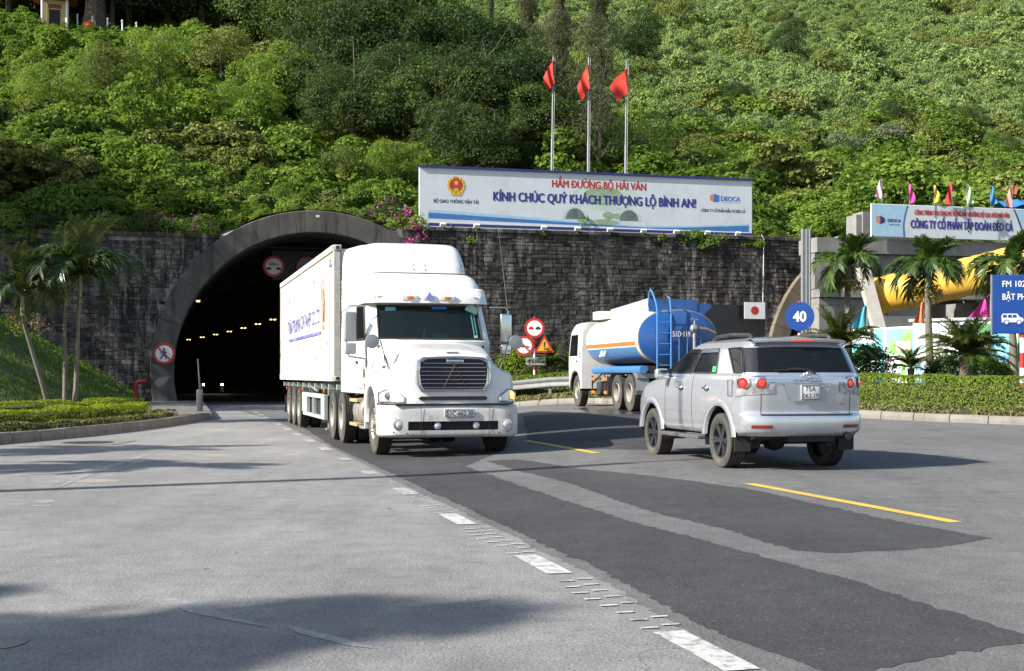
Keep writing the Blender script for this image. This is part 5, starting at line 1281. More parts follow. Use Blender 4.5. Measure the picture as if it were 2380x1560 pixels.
# ================================================================== white lorry tractor
TA = math.atan2(-.9632, .2689); TX, TY = -.985, 21.5
def build_tractor():
    t = thing('lorry_tractor', 'white long-nosed lorry tractor with chrome grille coming out of the tunnel', 'truck', (TX, TY, 0.02), TA)
    # bumper: a wrap of rings with an open slot
    rings = []
    for z, o, k in ((.33, -.07, .97), (.37, -.01, 1.0), (.45, 0, 1.0), (.60, 0, 1.0), (.80, -.005, 1.0), (.87, -.04, .985), (.875, -.12, .96)):
        rings.append([(o, 0, z), (o - .004, .40, z), (o - .012, .78, z), (o - .035, .98, z), (o - .13, 1.14 * k, z), (o - .32, 1.205 * k, z), (-.60, 1.215 * k, z), (-.66, 1.20 * k, z)])
    bn = Net(np.array(rings).transpose(1, 0, 2), .5, .25)
    mb = net_mb(bn, 5, skip=[(0, 2, 2, 3)]); finish(mb, 'bumper', mat('grimy_white_paint', (.62, .61, .58), .4, var=.15, scale=3, coat=.3, dirt=(.24, .20, .15), dirtamt=.75, dscale=3.2), t, 32)
    q = MB(); q.box((-.10, 0, .53), (.06, 1.75, .24)); q.build('bumper_slot', M_INTERIOR, t)
    for y in (-.93, .93): 
        l = part_empty('fog_lamp', t, (-.022 if abs(y) < .5 else -.03, y, .545)); q = MB(); q.lathe([(-.03, .10), (.012, .095), (.014, .080)], 20, 'X'); q.build('bezel', M_CHROME, l); q = MB(); q.lathe([(.0, .08), (.014, .06), (.02, .01)], 18, 'X'); q.build('lens', M_LENS, l)
    for y in (-.27, .40):
        l = part_empty('driving_lamp', t, (-.03, y, .525)); q = MB(); q.lathe([(-.04, .05), (-.0, .075), (.01, .072)], 18, 'X'); q.build('shell', M_DARK, l); q = MB(); q.lathe([(.0, .07), (.014, .05), (.018, .01)], 18, 'X'); q.build('lens', M_LENS, l)
    pl = part_empty('number_plate', t, (.012, .10, .735)); q = MB(); q.rbox((0, 0, 0), (.012, .52, .135), .004); q.build('plate', M_SIGNWHITE, pl)
    q = MB(); q.tube([(.008, -.25, -.06), (.008, .25, -.06), (.008, .25, .06), (.008, -.25, .06), (.008, -.25, -.06)], .005, 4); q.build('plate_rim', M_SIGNBLACK, pl)
    text_obj('plate_number', '51C-662.30', pl, (.0085, 0, 0), .085, M_SIGNBLACK, (R(90), 0, R(90)), .455, .015)
    for y, z in ((-.90, .70), (-.88, .76), (.86, .78), (.99, .70), (-1.02, .42), (-.80, .40), (-.7, .38), (.95, .42), (.8, .40)):
        q = MB(); q.lathe([(0, .016), (.006, .012), (.008, .001)], 10, 'X', (-.012 if abs(y) < .85 else -.03, y, z)); q.build('bolt', M_RUST, t)
    for y in (-.56, .62):
        q = MB(); q.box((.0015, y, .61), (.004, .006, .50)); q.build('bumper_joint', M_DARK, t)
    # nose face and bonnet
    yy = [0, .32, .60, .73, .95, 1.10, 1.19]; xf = [-.02, -.03, -.055, -.085, -.18, -.34, -.52]; H = [1.715, 1.70, 1.665, 1.50, 1.385, 1.32, 1.20]
    P = []
    for z in (0, .22, .5, .78, 1): P.append([(x - .03 * z, y, .90 + (h - .90) * z) for x, y, h in zip(xf, yy, H)])
    nose = Net(np.array(P).transpose(1, 0, 2), .45, .3); mb = net_mb(nose, 5)
    rows = [[(x - .03, y, h) for x, y, h in zip(xf, yy, H)],
            [(-.12, 0, 1.755), (-.13, .34, 1.745), (-.16, .63, 1.70), (-.22, .77, 1.535), (-.30, .97, 1.43), (-.42, 1.12, 1.375), (-.60, 1.20, 1.22)],
            [(-.45, 0, 1.83), (-.45, .38, 1.815), (-.46, .70, 1.76), (-.49, .83, 1.575), (-.54, 1.0, 1.475), (-.62, 1.135, 1.42), (-.74, 1.205, 1.25)],
            [(-.95, 0, 1.90), (-.95, .42, 1.885), (-.95, .78, 1.82), (-.96, .90, 1.63), (-.98, 1.04, 1.50), (-1.02, 1.15, 1.435), (-1.10, 1.21, 1.27)],
            [(-1.40, 0, 1.955), (-1.40, .46, 1.94), (-1.40, .86, 1.87), (-1.40, .96, 1.70), (-1.42, 1.07, 1.51), (-1.46, 1.16, 1.42), (-1.52, 1.21, 1.26)],
            [(-1.74, 0, 1.985), (-1.76, .50, 1.97), (-1.80, .93, 1.90), (-1.82, 1.02, 1.73), (-1.84, 1.09, 1.48), (-1.88, 1.165, 1.33), (-1.92, 1.21, 1.20)]]
    for k, r_ in enumerate(rows):
        x, y, z = r_[-1]; r_.append((x - .004, y + .008, .90))
    mb = net_mb(Net(rows, .4, .4), 6, mb=mb, arches=[(-1.22, .53, .66)])
    finish(mb, 'bonnet', M_WHITE, t, 38)
    # grille
    gr = part_empty('grille', t, (-.012, 0, 1.37))
    def gshape(k, dz=0): return [(y * k, (z - 1.37) * k + dz) for y, z in [(-.57, 1.11), (.57, 1.11), (.64, 1.22), (.66, 1.45), (.64, 1.62), (.52, 1.685), (0, 1.70), (-.52, 1.685), (-.64, 1.62), (-.66, 1.45), (-.64, 1.22)]]
    q = MB(); q.prism(gshape(.90), -.06, .004, 'YZ'); q.build('core', M_INTERIOR, gr)
    q = MB(); outer, inner = gshape(1.0), gshape(.885); n = len(outer); P = []
    for (a, b), (c, d) in zip(outer, inner): P += [(-.10, a, b), (.022, a * .985, b * .985), (.034, (a + c) / 2, (b + d) / 2), (.02, c, d), (-.04, c, d)]
    q.add(P, [(i * 5 + j, ((i + 1) % n) * 5 + j, ((i + 1) % n) * 5 + j + 1, i * 5 + j + 1) for i in range(n) for j in range(4)]); q.build('surround', M_CHROME, gr, 50)
    for k in range(7):
        z = -.20 + k * .068; w = .56 if 0 < k < 6 else .52; q = MB(); q.tube([(.010, -w, z), (.022, 0, z), (.010, w, z)], .0085, 6); q.build('bar', M_CHROME, gr)
    for k in range(14):
        q = MB(); q.box((.004, -.52 + k * .08, 0), (.008, .008, .46)); q.build('mesh_bar', M_DARK, gr)
    for sg in (1, -1):
        q = MB(); q.tube([(.034, .02, .20), (.034, .02 + sg * .20, -.22)], .009, 6); q.build('warning_triangle', mat('dull_red_plastic', (.05, .014, .012), .6), gr)
    q = MB(); q.rbox((.03, .02, .245), (.02, .30, .05), .02, 3); q.build('badge', M_CHROME, gr); text_obj('lettering', 'FREIGHTLINER', gr, (.0415, .02, .245), .022, M_SIGNBLACK, (R(90), 0, R(90)), .24, .03)
    q = MB(); q.prism([(-.56, .955), (.56, .955), (.60, .985), (.56, 1.02), (-.56, 1.02), (-.60, .985)], -.05, -.012, 'YZ'); q.build('lower_slot', M_INTERIOR, t)
    q = MB(); q.box((-.10, 0, .888), (.2, 2.0, .02)); q.build('bumper_gap', M_INTERIOR, t)
    q = MB(); q.rbox((-.10, .0, 1.765), (.04, .22, .02), .008); q.build('bonnet_badge', M_CHROME, t)
    for sg in (1, -1):                                                # bonnet side seam and cowl line
        q = MB(); q.tube([(-.62, sg * 1.142, 1.415), (-1.02, sg * 1.156, 1.43), (-1.46, sg * 1.166, 1.415), (-1.87, sg * 1.17, 1.338)], .006, 4); q.build('bonnet_seam', M_DARK, t)
        q = MB(); q.tube([(-1.745, 0, 1.992), (-1.765, sg * .5, 1.977), (-1.805, sg * .93, 1.907), (-1.825, sg * 1.02, 1.737), (-1.845, sg * 1.093, 1.487)], .009, 4); q.build('cowl_gap', M_DARK, t)
        q = MB(); q.rbox((-.98, sg * 1.03, 1.515), (.16, .03, .05), .01, 2); q.build('bonnet_latch', M_DARK, t)
    # head lamps
    for sg in (1, -1):
        l = part_empty('head_lamp', t)
        A = nose.patch(3.45, 5.75, .35, 2.15, 12, 8, .012)
        U = np.linspace(0, 1, 13)[:, None]; V = np.linspace(0, 1, 9)[None]
        base = A[:, :1]; A = base + (A - base) * (np.clip(.30 + 1.35 * U ** .8, 0, 1.0) * 1.0)[..., None]
        q = MB(); q.grid(A if sg > 0 else mirror(A)); finish(q, 'lens', M_LENS, l, 60)
        edge = [A[i, -1] for i in range(13)] + [A[12, j] for j in range(8, -1, -1)] + [A[i, 0] for i in range(12, -1, -1)] + [A[0, j] for j in range(9)]
        q = MB(); q.tube([(p[0], sg * p[1], p[2]) for p in edge], .014, 5); q.build('rim', M_CHROME, l)
        if sg > 0: B = A[7:13, 2:8]; B = B + np.array([.01, .01, 0]); q = MB(); q.grid(B); q.build('indicator', M_LITAMBER, l)
        else:
            c = A[6, 4]; q = MB(); q.lathe([(-.02, .075), (.012, .07), (.016, .01)], 16, 'X', (c[0], sg * c[1], c[2])); q.build('reflector', M_CHROME, l)
    # cab
    cols = lambda z, x0, ys, yb: [(x0 + .05, 0, z), (x0 + .03, .55, z), (x0 - .06, .97 * ys, z), (x0 - .16, 1.09 * ys, z), (x0 - .34, 1.165 * ys, z), (-2.98, yb, z), (-3.10, yb, z), (-4.0, yb, z), (-4.86, yb, z), (-4.94, yb - .08, z), (-4.95, 0, z)]
    cr = [cols(1.04, -1.90, 1.0, 1.195), cols(1.30, -1.86, 1.0, 1.20), cols(1.96, -1.74, 1.0, 1.20), cols(2.04, -1.78, .995, 1.20), cols(2.66, -2.16, .965, 1.175), cols(2.78, -2.22, .96, 1.17)]
    cab = Net(np.array(cr).transpose(1, 0, 2), .4, .3)
    mb = net_mb(cab, 6, skip=[(0, 2, 3, 4), (4, 5, 3, 4)]); finish(mb, 'cab', M_WHITE, t, 35)
    q = MB(); A = cab.patch(0, 2, 3, 4, 14, 10); q.grid(A); q.grid(mirror(A)); finish(q, 'windscreen', M_GLASSW, t, 60)
    e = [cab.ev(np.array([u]), np.array([v]))[0] for u, v in [(0, 3), (1, 3), (2, 3), (2, 3.5), (2, 4), (1, 4), (0, 4)]]
    for sg in (1, -1):
        q = MB(); q.tube([(p[0] + .004, sg * p[1], p[2]) for p in e], .020, 6); q.build('windscreen_seal', M_BLACK, t)
        A = cab.patch(4, 5, 3, 4, 8, 8); q = MB(); q.grid(A if sg > 0 else mirror(A)); finish(q, 'door_window', M_GLASSV, t, 60)
        e2 = [cab.ev(np.array([u]), np.array([v]))[0] for u, v in [(4, 3), (4.5, 3), (5, 3), (5, 4), (4.5, 4), (4, 4), (4, 3)]]
        q = MB(); q.tube([(p[0], sg * (p[1] + .004), p[2]) for p in e2], .022, 6); q.build('window_seal', M_BLACK, t)
        d = [cab.ev(np.array([u]), np.array([v]))[0] for u, v in [(3.75, .5), (3.7, 2), (3.75, 3), (3.8, 4.1), (4.5, 4.4), (5.2, 4.1), (5.2, 3), (5.2, 1.5), (5.15, .5), (4.4, .45), (3.75, .5)]]
        q = MB(); q.tube([(p[0], sg * (p[1] + .002), p[2]) for p in d], .006, 4); q.build('door_gap', M_DARK, t)
        q = MB(); q.rbox((-2.86, sg * 1.215, 1.62), (.13, .03, .05), .01); q.build('door_handle', M_BLACK, t)
        q = MB(); q.rbox((-2.2, sg * 1.175, 1.42), (.05, .012, .16), .005); q.rbox((-2.2, sg * 1.175, 1.16), (.05, .012, .14), .005); q.build('vent', M_DARK, t)
    q = MB(); q.rbox((-2.05, 0, 1.90), (.5, 2.0, .16), .05); q.build('dashboard', mat('dash_grey', (.05, .055, .055), .7), t)
    q = MB(); q.rbox((-2.6, -.55, 1.75), (.16, .55, .95), .06); q.rbox((-2.6, .55, 1.75), (.16, .55, .95), .06); q.box((-3.2, 0, 1.9), (.05, 2.2, 1.6)); q.build('cab_interior', M_INTERIOR, t)
    def on_ws(u, v, du, dv, m_, nm, off=.004, side=1):
        A = cab.patch(u, u + du, v, v + dv, 3, 3, off); A = A if side > 0 else mirror(A); q = MB(); q.grid(A); q.build(nm, m_, t)
    M_STK = mat('teal_sticker', (.10, .36, .32), .5); M_STB = mat('blue_sticker', (.03, .14, .45), .5); M_STG = mat('pale_green_sticker', (.28, .45, .36), .5)
    on_ws(1.15, 3.78, .42, .13, M_STK, 'sticker', side=-1); on_ws(.18, 3.84, .45, .13, M_STB, 'sticker'); on_ws(1.55, 3.08, .18, .10, M_STG, 'sticker')
    on_ws(.10, 3.12, .48, .15, M_STG, 'dash_card', -.05)
    q = MB(); c = cab.ev(np.array([1.62]), np.array([3.80]))[0]; q.lathe([(0, .12), (.004, .12)], 18, 'X', (c[0] + .012, c[1], c[2])); q.build('sticker', M_STG, t)
    for du in (0, .13): on_ws(1.56 + du, 3.2, .05, .5, M_STK, 'sticker_strip')
    q = MB(); q.lathe([(0, .055), (.10, .05), (.16, .03), (.24, .012), (.27, .002)], 12, 'Z', (-1.93, -.10, 1.985)); q.build('ornament', mat('ornament', (.25, .42, .40), .4), t)
    for sg in (-1, 1):
        q = MB(); q.tube([(-1.72, sg * .35 - .1, 1.985), (-1.78, sg * .55 - .2, 2.05), (-1.80, sg * .15 - .1, 2.06)], .010, 5); q.build('wiper', M_BLACK, t)
    # roof: visor band, mid roof and air deflector
    def loop(z, x0, yf, yb, xb=-4.93, rnd=1.0):
        return [(x0, 0, z), (x0 - .02, yf * .5, z), (x0 - .07 * rnd, yf * .82, z), (x0 - .20 * rnd, yf * .97, z), (x0 - .45 * rnd, yf + (yb - yf) * .12, z), (x0 + (xb - x0) * .45, yf + (yb - yf) * .45, z), (x0 + (xb - x0) * .75, yf + (yb - yf) * .8, z), (xb, yb, z), (xb - .01, yb * .9, z), (xb - .01, 0, z)]
    vz = Net(np.array([loop(2.70, -2.02, 1.15, 1.185), loop(2.71, -1.99, 1.165, 1.19), loop(2.84, -2.04, 1.165, 1.19), loop(2.97, -2.16, 1.16, 1.19), loop(3.005, -2.22, 1.145, 1.185), loop(3.01, -2.40, 1.09, 1.17)]).transpose(1, 0, 2), .5, .25)
    finish(net_mb(vz, 5), 'sun_visor', M_WHITE, t, 35)
    md = Net(np.array([loop(3.0, -2.36, 1.11, 1.185), loop(3.10, -2.44, 1.10, 1.185), loop(3.22, -2.60, 1.06, 1.185), loop(3.30, -2.80, 1.0, 1.185), loop(3.335, -2.98, .92, 1.18)]).transpose(1, 0, 2), .5, .4)
    finish(net_mb(md, 5), 'cab_roof', M_WHITE, t, 40)
    top = [loop(3.33, -2.86, .955, 1.17), loop(3.36, -2.87, .955, 1.175), loop(3.50, -2.95, .945, 1.175), loop(3.72, -3.14, .925, 1.165), loop(3.88, -3.36, .89, 1.13), loop(3.955, -3.58, .83, 1.07), loop(3.985, -3.85, .70, .95)]
    fn = Net(np.array(top).transpose(1, 0, 2), .5, .45); mb = net_mb(fn, 6)
    L = fn.ev(np.linspace(0, 9, 55), np.full(55, 6.0)); rows = []
    for a in range(5):
        f = a / 4; B = L.copy(); B[:, 1] *= (1 - f); rows.append(B)
    mb.grid(np.array(rows)); mb.grid(mirror(np.array(rows))); finish(mb, 'roof_fairing', M_WHITE, t, 45)
    for u, v in ((0.3, 1.3), (.3, 1.9), (2.4, 1.3), (2.4, 1.9), (3.3, 1.4)):
        for sg in (1, -1):
            c = fn.ev(np.array([u]), np.array([v]))[0]; q = MB(); q.rbox((c[0] + .004, sg * c[1], c[2]), (.012, .022, .022), .004); q.build('rivet', M_DARK, t)
    for y in (-.88, -.36, .0, .34, .86):
        l = part_empty('marker_lamp', t, (-2.005 - .10 * (abs(y) > .6), y, 2.80)); q = MB(); q.rbox((-.02, 0, 0), (.06, .30 if y else .26, .10), .03, 3); q.build('base', M_WHITE, l); q = MB(); q.rbox((.015, 0, .0), (.03, .12, .055), .008); q.build('lens', M_AMBER if y > -.5 else mat('dead_amber_lens', (.30, .22, .13), .4), l)
    q = MB(); q.add([(-1.965, -.10 + .02, 2.765), (-1.965, .08 + .02, 2.765), (-1.985, .0, 2.92)], [(0, 1, 2)]); q.add([(-1.975, -.08, 2.765), (-1.975, .10, 2.765), (-1.995, .0, 2.92)], [(0, 2, 1)]); q.build('badge', mat('lilac_blue', (.16, .2, .55), .4), t)
    # mirrors
    for sg in (1, -1):
        m = part_empty('wing_mirror', t, (-2.05, sg * 1.16, 0)); q = MB()
        q.tube([(0, 0, 2.64), (.0, sg * .30, 2.64), (.0, sg * .36, 2.58), (0, sg * .36, 1.82), (-.05, sg * .30, 1.72), (-.12, 0, 1.68)], .016, 6); q.build('bracket', M_STEEL, m)
        q = MB(); q.rbox((.03, sg * .30, 2.26), (.10, .22, .54), .05, 3); q.rbox((.03, sg * .30, 1.86), (.09, .20, .20), .04, 3); q.build('housing', M_CHROME if sg > 0 else M_STEEL, m)
        q = MB(); q.box((-.024, sg * .30, 2.26), (.006, .18, .47)); q.box((-.02, sg * .30, 1.86), (.006, .16, .15)); q.build('mirror_glass', M_CHROME, m)
        h = part_empty('bonnet_mirror', t, (-.62, sg * 1.0, 1.46)); q = MB(); a = Vector((-.05, sg * .22, .50))
        q.tube([(0, 0, 0), (-.04, sg * .08, .30), (-.05, sg * .14, .52), a], .011, 5); q.tube([(.18, -sg * .02, -.06), (.0, sg * .04, .2), (-.04, sg * .08, .30)], .009, 5); q.tube([(-.3, 0, .02), (-.04, sg * .08, .30)], .009, 5); q.build('stalk', M_DARK, h)
        q = MB(); q.lathe([(-.07, .03), (-.05, .095), (0, .125), (.02, .12), (.03, .01)], 20, 'X', (a.x, a.y + sg * .06, a.z)); q.build('bowl', mat('mirror_back_grey', (.30, .31, .32), .35, .4), h)
    q = MB(); q.tube([(-2.1, 1.52, 2.62), (-2.35, 1.40, 4.25)], .006, 4, rs=[.010, .004]); q.build('aerial', M_DARK, t)
    # chassis, tanks, steps, wheels
    q = MB()
    for y in (-.42, .42): q.box((-4.2, y, .86), (6.2, .09, .26))
    q.box((-.9, 0, .62), (.5, 1.5, .3)); q.box((-1.25, 0, .55), (.14, 1.9, .14)); q.box((-2.2, 0, .85), (1.6, .9, .55)); q.build('chassis', M_DARK, t)
    q = MB(); q.lathe([(-.06, .40), (0, .45), (.10, .45)], 20, 'Z', (-5.75, 0, 1.06)); q.build('fifth_wheel', M_DARK, t)
    for sg in (1, -1):
        q = MB(); q.lathe([(-3.62, .02), (-3.60, .26), (-3.56, .285), (-2.58, .285), (-2.54, .26), (-2.52, .02)], 22, 'X', (0, sg * .90, .70)); q.build('fuel_tank', mat('dusty_alloy', (.36, .33, .28), .5, .5, var=.25), t)
        for x in (-3.3, -2.85):
            q = MB(); q.lathe([(-.03, .292), (.03, .292)], 22, 'X', (x, sg * .90, .70)); q.build('tank_strap', M_STEEL, t)
        for z in (.44, .90):
            q = MB(); q.rbox((-3.35, sg * 1.13, z), (.95, .16, .06), .01); q.build('step_board', mat('weathered_yellow', (.42, .30, .14), .7, var=.3, scale=4, dirt=(.2, .16, .12), dirtamt=.6), t)
        for x in (-3.78, -3.0):
            q = MB(); q.box((x, sg * 1.10, .66), (.04, .05, .50)); q.build('step_post', M_STEEL, t)
        q = MB(); q.rbox((-2.3, sg * 1.10, .42), (.55, .22, .05), .01); q.build('cab_step', M_STEEL, t)
        q = MB(); rows = [[(-1.22 + r_ * math.cos(a), sg * y, .53 + r_ * math.sin(a)) for a in np.linspace(.15, math.pi - .0, 24)] for r_, y in ((.64, .78), (.64, 1.19), (.67, 1.225), (.70, 1.215))]; q.grid(rows); q.build('wheel_arch', M_WHITE, t, 50)
        q = MB(); q.rbox((-1.93, sg * 1.15, .72), (.05, .14, .62), .02); q.build('mudguard', M_WHITE, t)
        q = MB(); q.rbox((-4.2, sg * .95, 1.02), (.06, .10, .07), .01); q.build('side_lamp', M_AMBER, t)
        wheel(t, (-1.22, sg * 1.035, .52), .52, .29, 'steer', sg)
        for x in (-5.15, -6.55): wheel(t, (x, sg * 1.06, .52), .52, .27, 'drive', sg, dual=True)
    q = MB(); q.cyl((-5.15, -1, .52), (-5.15, 1, .52), .11, 10); q.cyl((-6.55, -1, .52), (-6.55, 1, .52), .11, 10); q.build('axle', M_DARK, t)
    q = MB(); q.add([(-2.35, -1.203, 1.32), (-2.28, -1.203, 1.32), (-2.28, -1.203, 1.62), (-2.35, -1.203, 1.62)], [(0, 1, 2, 3)]); q.build('door_decal', mat('faint_red_decal', (.68, .45, .43), .5), t)
    return t
tractor = build_tractor()

# ================================================================== container trailer and its load
def local(p): return Vector((TX, TY, .02)) + Matrix.Rotation(TA, 3, 'Z') @ Vector(p)
tl = thing('container_trailer', 'low skeletal container trailer with pale green side frame behind the white tractor', 'trailer', (TX, TY, .02), TA)
q = MB()
for y in (-.45, .45): q.box((-12.0, y, 1.06), (12.2, .14, .30))
for x in np.arange(-17.8, -6, 1.3): q.box((x, 0, 1.12), (.10, 2.3, .12))
q.build('frame', M_GREENGREY, tl)
for sg in (1, -1):
    q = MB(); P = [(-12.7, .93), (-8.1, .93), (-8.1, .38), (-12.2, .38), (-12.7, .55)]
    y0, y1 = sg * 1.08, sg * 1.16
    q.prism([(-12.7, .84), (-8.1, .84), (-8.1, .94), (-12.7, .94)], y0, y1); q.prism([(-12.5, .36), (-8.1, .36), (-8.1, .44), (-12.5, .44)], y0, y1)
    for x0, x1 in ((-12.7, -11.6), (-10.35, -10.2), (-8.75, -8.1)): q.prism([(x0, .44), (x1, .44), (x1, .84), (x0, .84)], y0, y1)
    q.build('side_guard', M_GREENGREY, tl)
    q = MB(); q.box((-10.2, sg * 1.05, .64), (3.0, .02, .40)); q.build('guard_dark_sheet', M_INTERIOR, tl)  # plain black sheet that makes the guard openings dark
    q = MB(); q.box((-8.4, sg * .95, .60), (.16, .16, .95)); q.box((-8.4, sg * .95, .14), (.30, .26, .04)); q.build('landing_leg', M_STEEL, tl)
    for x in (-12.6, -8.2):
        q = MB(); q.rbox((x, sg * 1.15, 1.02), (.09, .05, .10), .01); q.build('side_lamp', M_AMBER, tl)
    q = MB(); q.tube([(-11.4, sg * 1.1, .98), (-11.2, sg * 1.12, 1.10), (-9.6, sg * 1.12, 1.0)], .025, 6); q.lathe([(-.15, .06), (.15, .06)], 12, 'X', (-10.5, sg * 1.05, 1.04)); q.build('air_hose', M_STEEL, tl)
    for x in (-13.3, -14.65, -16.0): wheel(tl, (x, sg * 1.06, .52), .52, .27, 'drive', sg, dual=True)
    q = MB(); q.box((-16.65, sg * .95, .55), (.02, .55, .5)); q.build('mud_flap', M_BLACK, tl)
    q = MB(); q.rbox((-18.1, sg * .85, .98), (.06, .4, .12), .01); q.build('tail_lamp', M_REDDARK, tl)
q = MB()
for x in (-13.3, -14.65, -16.0): q.cyl((x, -1, .52), (x, 1, .52), .11, 10)
q.build('axle', M_DARK, tl)

ct = thing('shipping_container', 'long grubby white refrigerated container with blue lettering on the trailer', 'container', local((-6.02, 0, 1.25)), TA)
CL, CWd, CH = 12.19, 2.44, 2.90
q = MB(); q.box((-CL / 2, 0, CH / 2), (CL - .16, CWd - .05, CH - .16)); q.build('shell', M_CREAM, ct)
M_CW = concrete('container_white', (.62, .60, .545), .42, (.30, .235, .15), 1.1); M_CW.node_tree.nodes['Principled BSDF'].inputs['Roughness'].default_value = .5
for sg in (1, -1):
    n = 8
    for k in range(n):                                            # wide side sheets with seams
        x0, x1 = -.10 - k * (CL - .2) / n, -.10 - (k + 1) * (CL - .2) / n
        q = MB(); q.rbox(((x0 + x1) / 2, sg * (CWd / 2 - .018), CH / 2 + .02), (abs(x1 - x0) - .006, .02, CH - .34), .004, 1); q.build('side_sheet', M_CW, ct)
    q = MB(); q.box((-CL / 2, sg * (CWd / 2 - .025), .085), (CL - .3, .09, .17)); q.box((-CL / 2, sg * (CWd / 2 - .025), CH - .06), (CL - .3, .085, .12)); q.build('side_rail', M_CW, ct)
    for x in (-.075, -CL + .075):
        q = MB(); q.box((x, sg * (CWd / 2 - .07), CH / 2), (.15, .13, CH - .26)); q.build('corner_post', M_CW, ct)
        for z in (.06, CH - .06):
            c = part_empty('corner_casting', ct, (x, sg * (CWd / 2 - .08), z)); q = MB(); q.rbox((0, 0, 0), (.178, .162, .118), .01); q.build('block', M_CW, c); q = MB(); q.box((.0 if abs(x) > 1 else 0, sg * .079, 0), (.09, .012, .06)); q.box((.087 if x > -1 else -.087, 0, 0), (.012, .07, .06)); q.build('hole', M_INTERIOR, c)
q = MB(); q.box((.0 - .06, 0, CH / 2), (.05, 2.1, CH - .25)); q.build('front_wall', M_CREAM, ct)
q = MB(); q.box((-.02, .1, 1.1), (.06, 1.7, 1.9)); q.box((-.02, .1, 2.35), (.06, 1.7, .45)); q.build('cooling_unit', M_STEEL, ct)
for k in range(16):
    q = MB(); q.box((-.01, -1.02, .6 + k * .10), (.05, .10, .03)); q.build('louvre', M_WHITE, ct)
ys = -CWd / 2 - .011
M_CTX = mat('faded_blue_lettering', (.11, .13, .45), .5, var=.4, scale=3, dirt=(.74, .72, .66), dirtamt=.7, dscale=2.6)
text_obj('lettering', 'TÂN THANH', ct, (-8.2, ys, 1.46), .34, M_CTX, (R(90), 0, 0), 3.0, .05); text_obj('lettering', 'CONTAINER CO.,LTD', ct, (-4.45, ys, 1.50), .34, M_CTX, (R(90), 0, 0), 4.0, .01)
q = MB(); q.box((-5.9, ys, 1.10), (7.2, .004, .07)); q.build('underline', M_CTX, ct)
lg = part_empty('logo', ct, (-1.75, ys, 1.72)); q = MB(); q.tube([(.34 * math.cos(a), 0, .55 * math.sin(a)) for a in np.linspace(.3, 5.9, 28)], .009, 4); q.build('ring', mat('faded_red', (.55, .25, .2), .6, var=.3), lg); q = MB(); q.prism([(-.14, -.35), (.05, -.40), (.12, -.05), (.22, .02), (.05, .32), (-.06, .40), (-.12, .1)], -.004, .001); q.build('figure', mat('faded_brown', (.40, .27, .2), .6, var=.4), lg); q = MB(); q.box((.24, 0, -.15), (.10, .004, .14)); q.build('red_mark', mat('faded_red2', (.6, .1, .08), .6), lg)
text_obj('lettering', 'TTCU', ct, (-.55, ys, 2.58), .10, M_CTX, (R(90), 0, 0), .4, .02)
q = MB(); q.box((-.5, ys, 2.50), (.40, .003, .05)); q.build('label', M_CTX, ct)
for x in (-4.2, -3.2, -2.3, -1.2, -.9): text_obj('lettering', '▪▪' if False else 'III', ct, (x, ys, .34), .055, mat('faded_red', (.5, .13, .10), .6), (R(90), 0, 0), .16)
rr = random.Random(3)
for k in range(16):
    x, z = rr.uniform(-11.5, -1), rr.choice((rr.uniform(2.0, 2.6), rr.uniform(.5, 1.2))); q = MB(); w, h = rr.uniform(.03, .09), rr.uniform(.04, .14); q.add([(x + w * math.cos(a) * rr.uniform(.5, 1), ys + .002, z + h * math.sin(a) * rr.uniform(.5, 1)) for a in np.linspace(0, 6.28, 9)[:-1]], [tuple(range(8))]); q.build('scuff', M_RUST, ct)

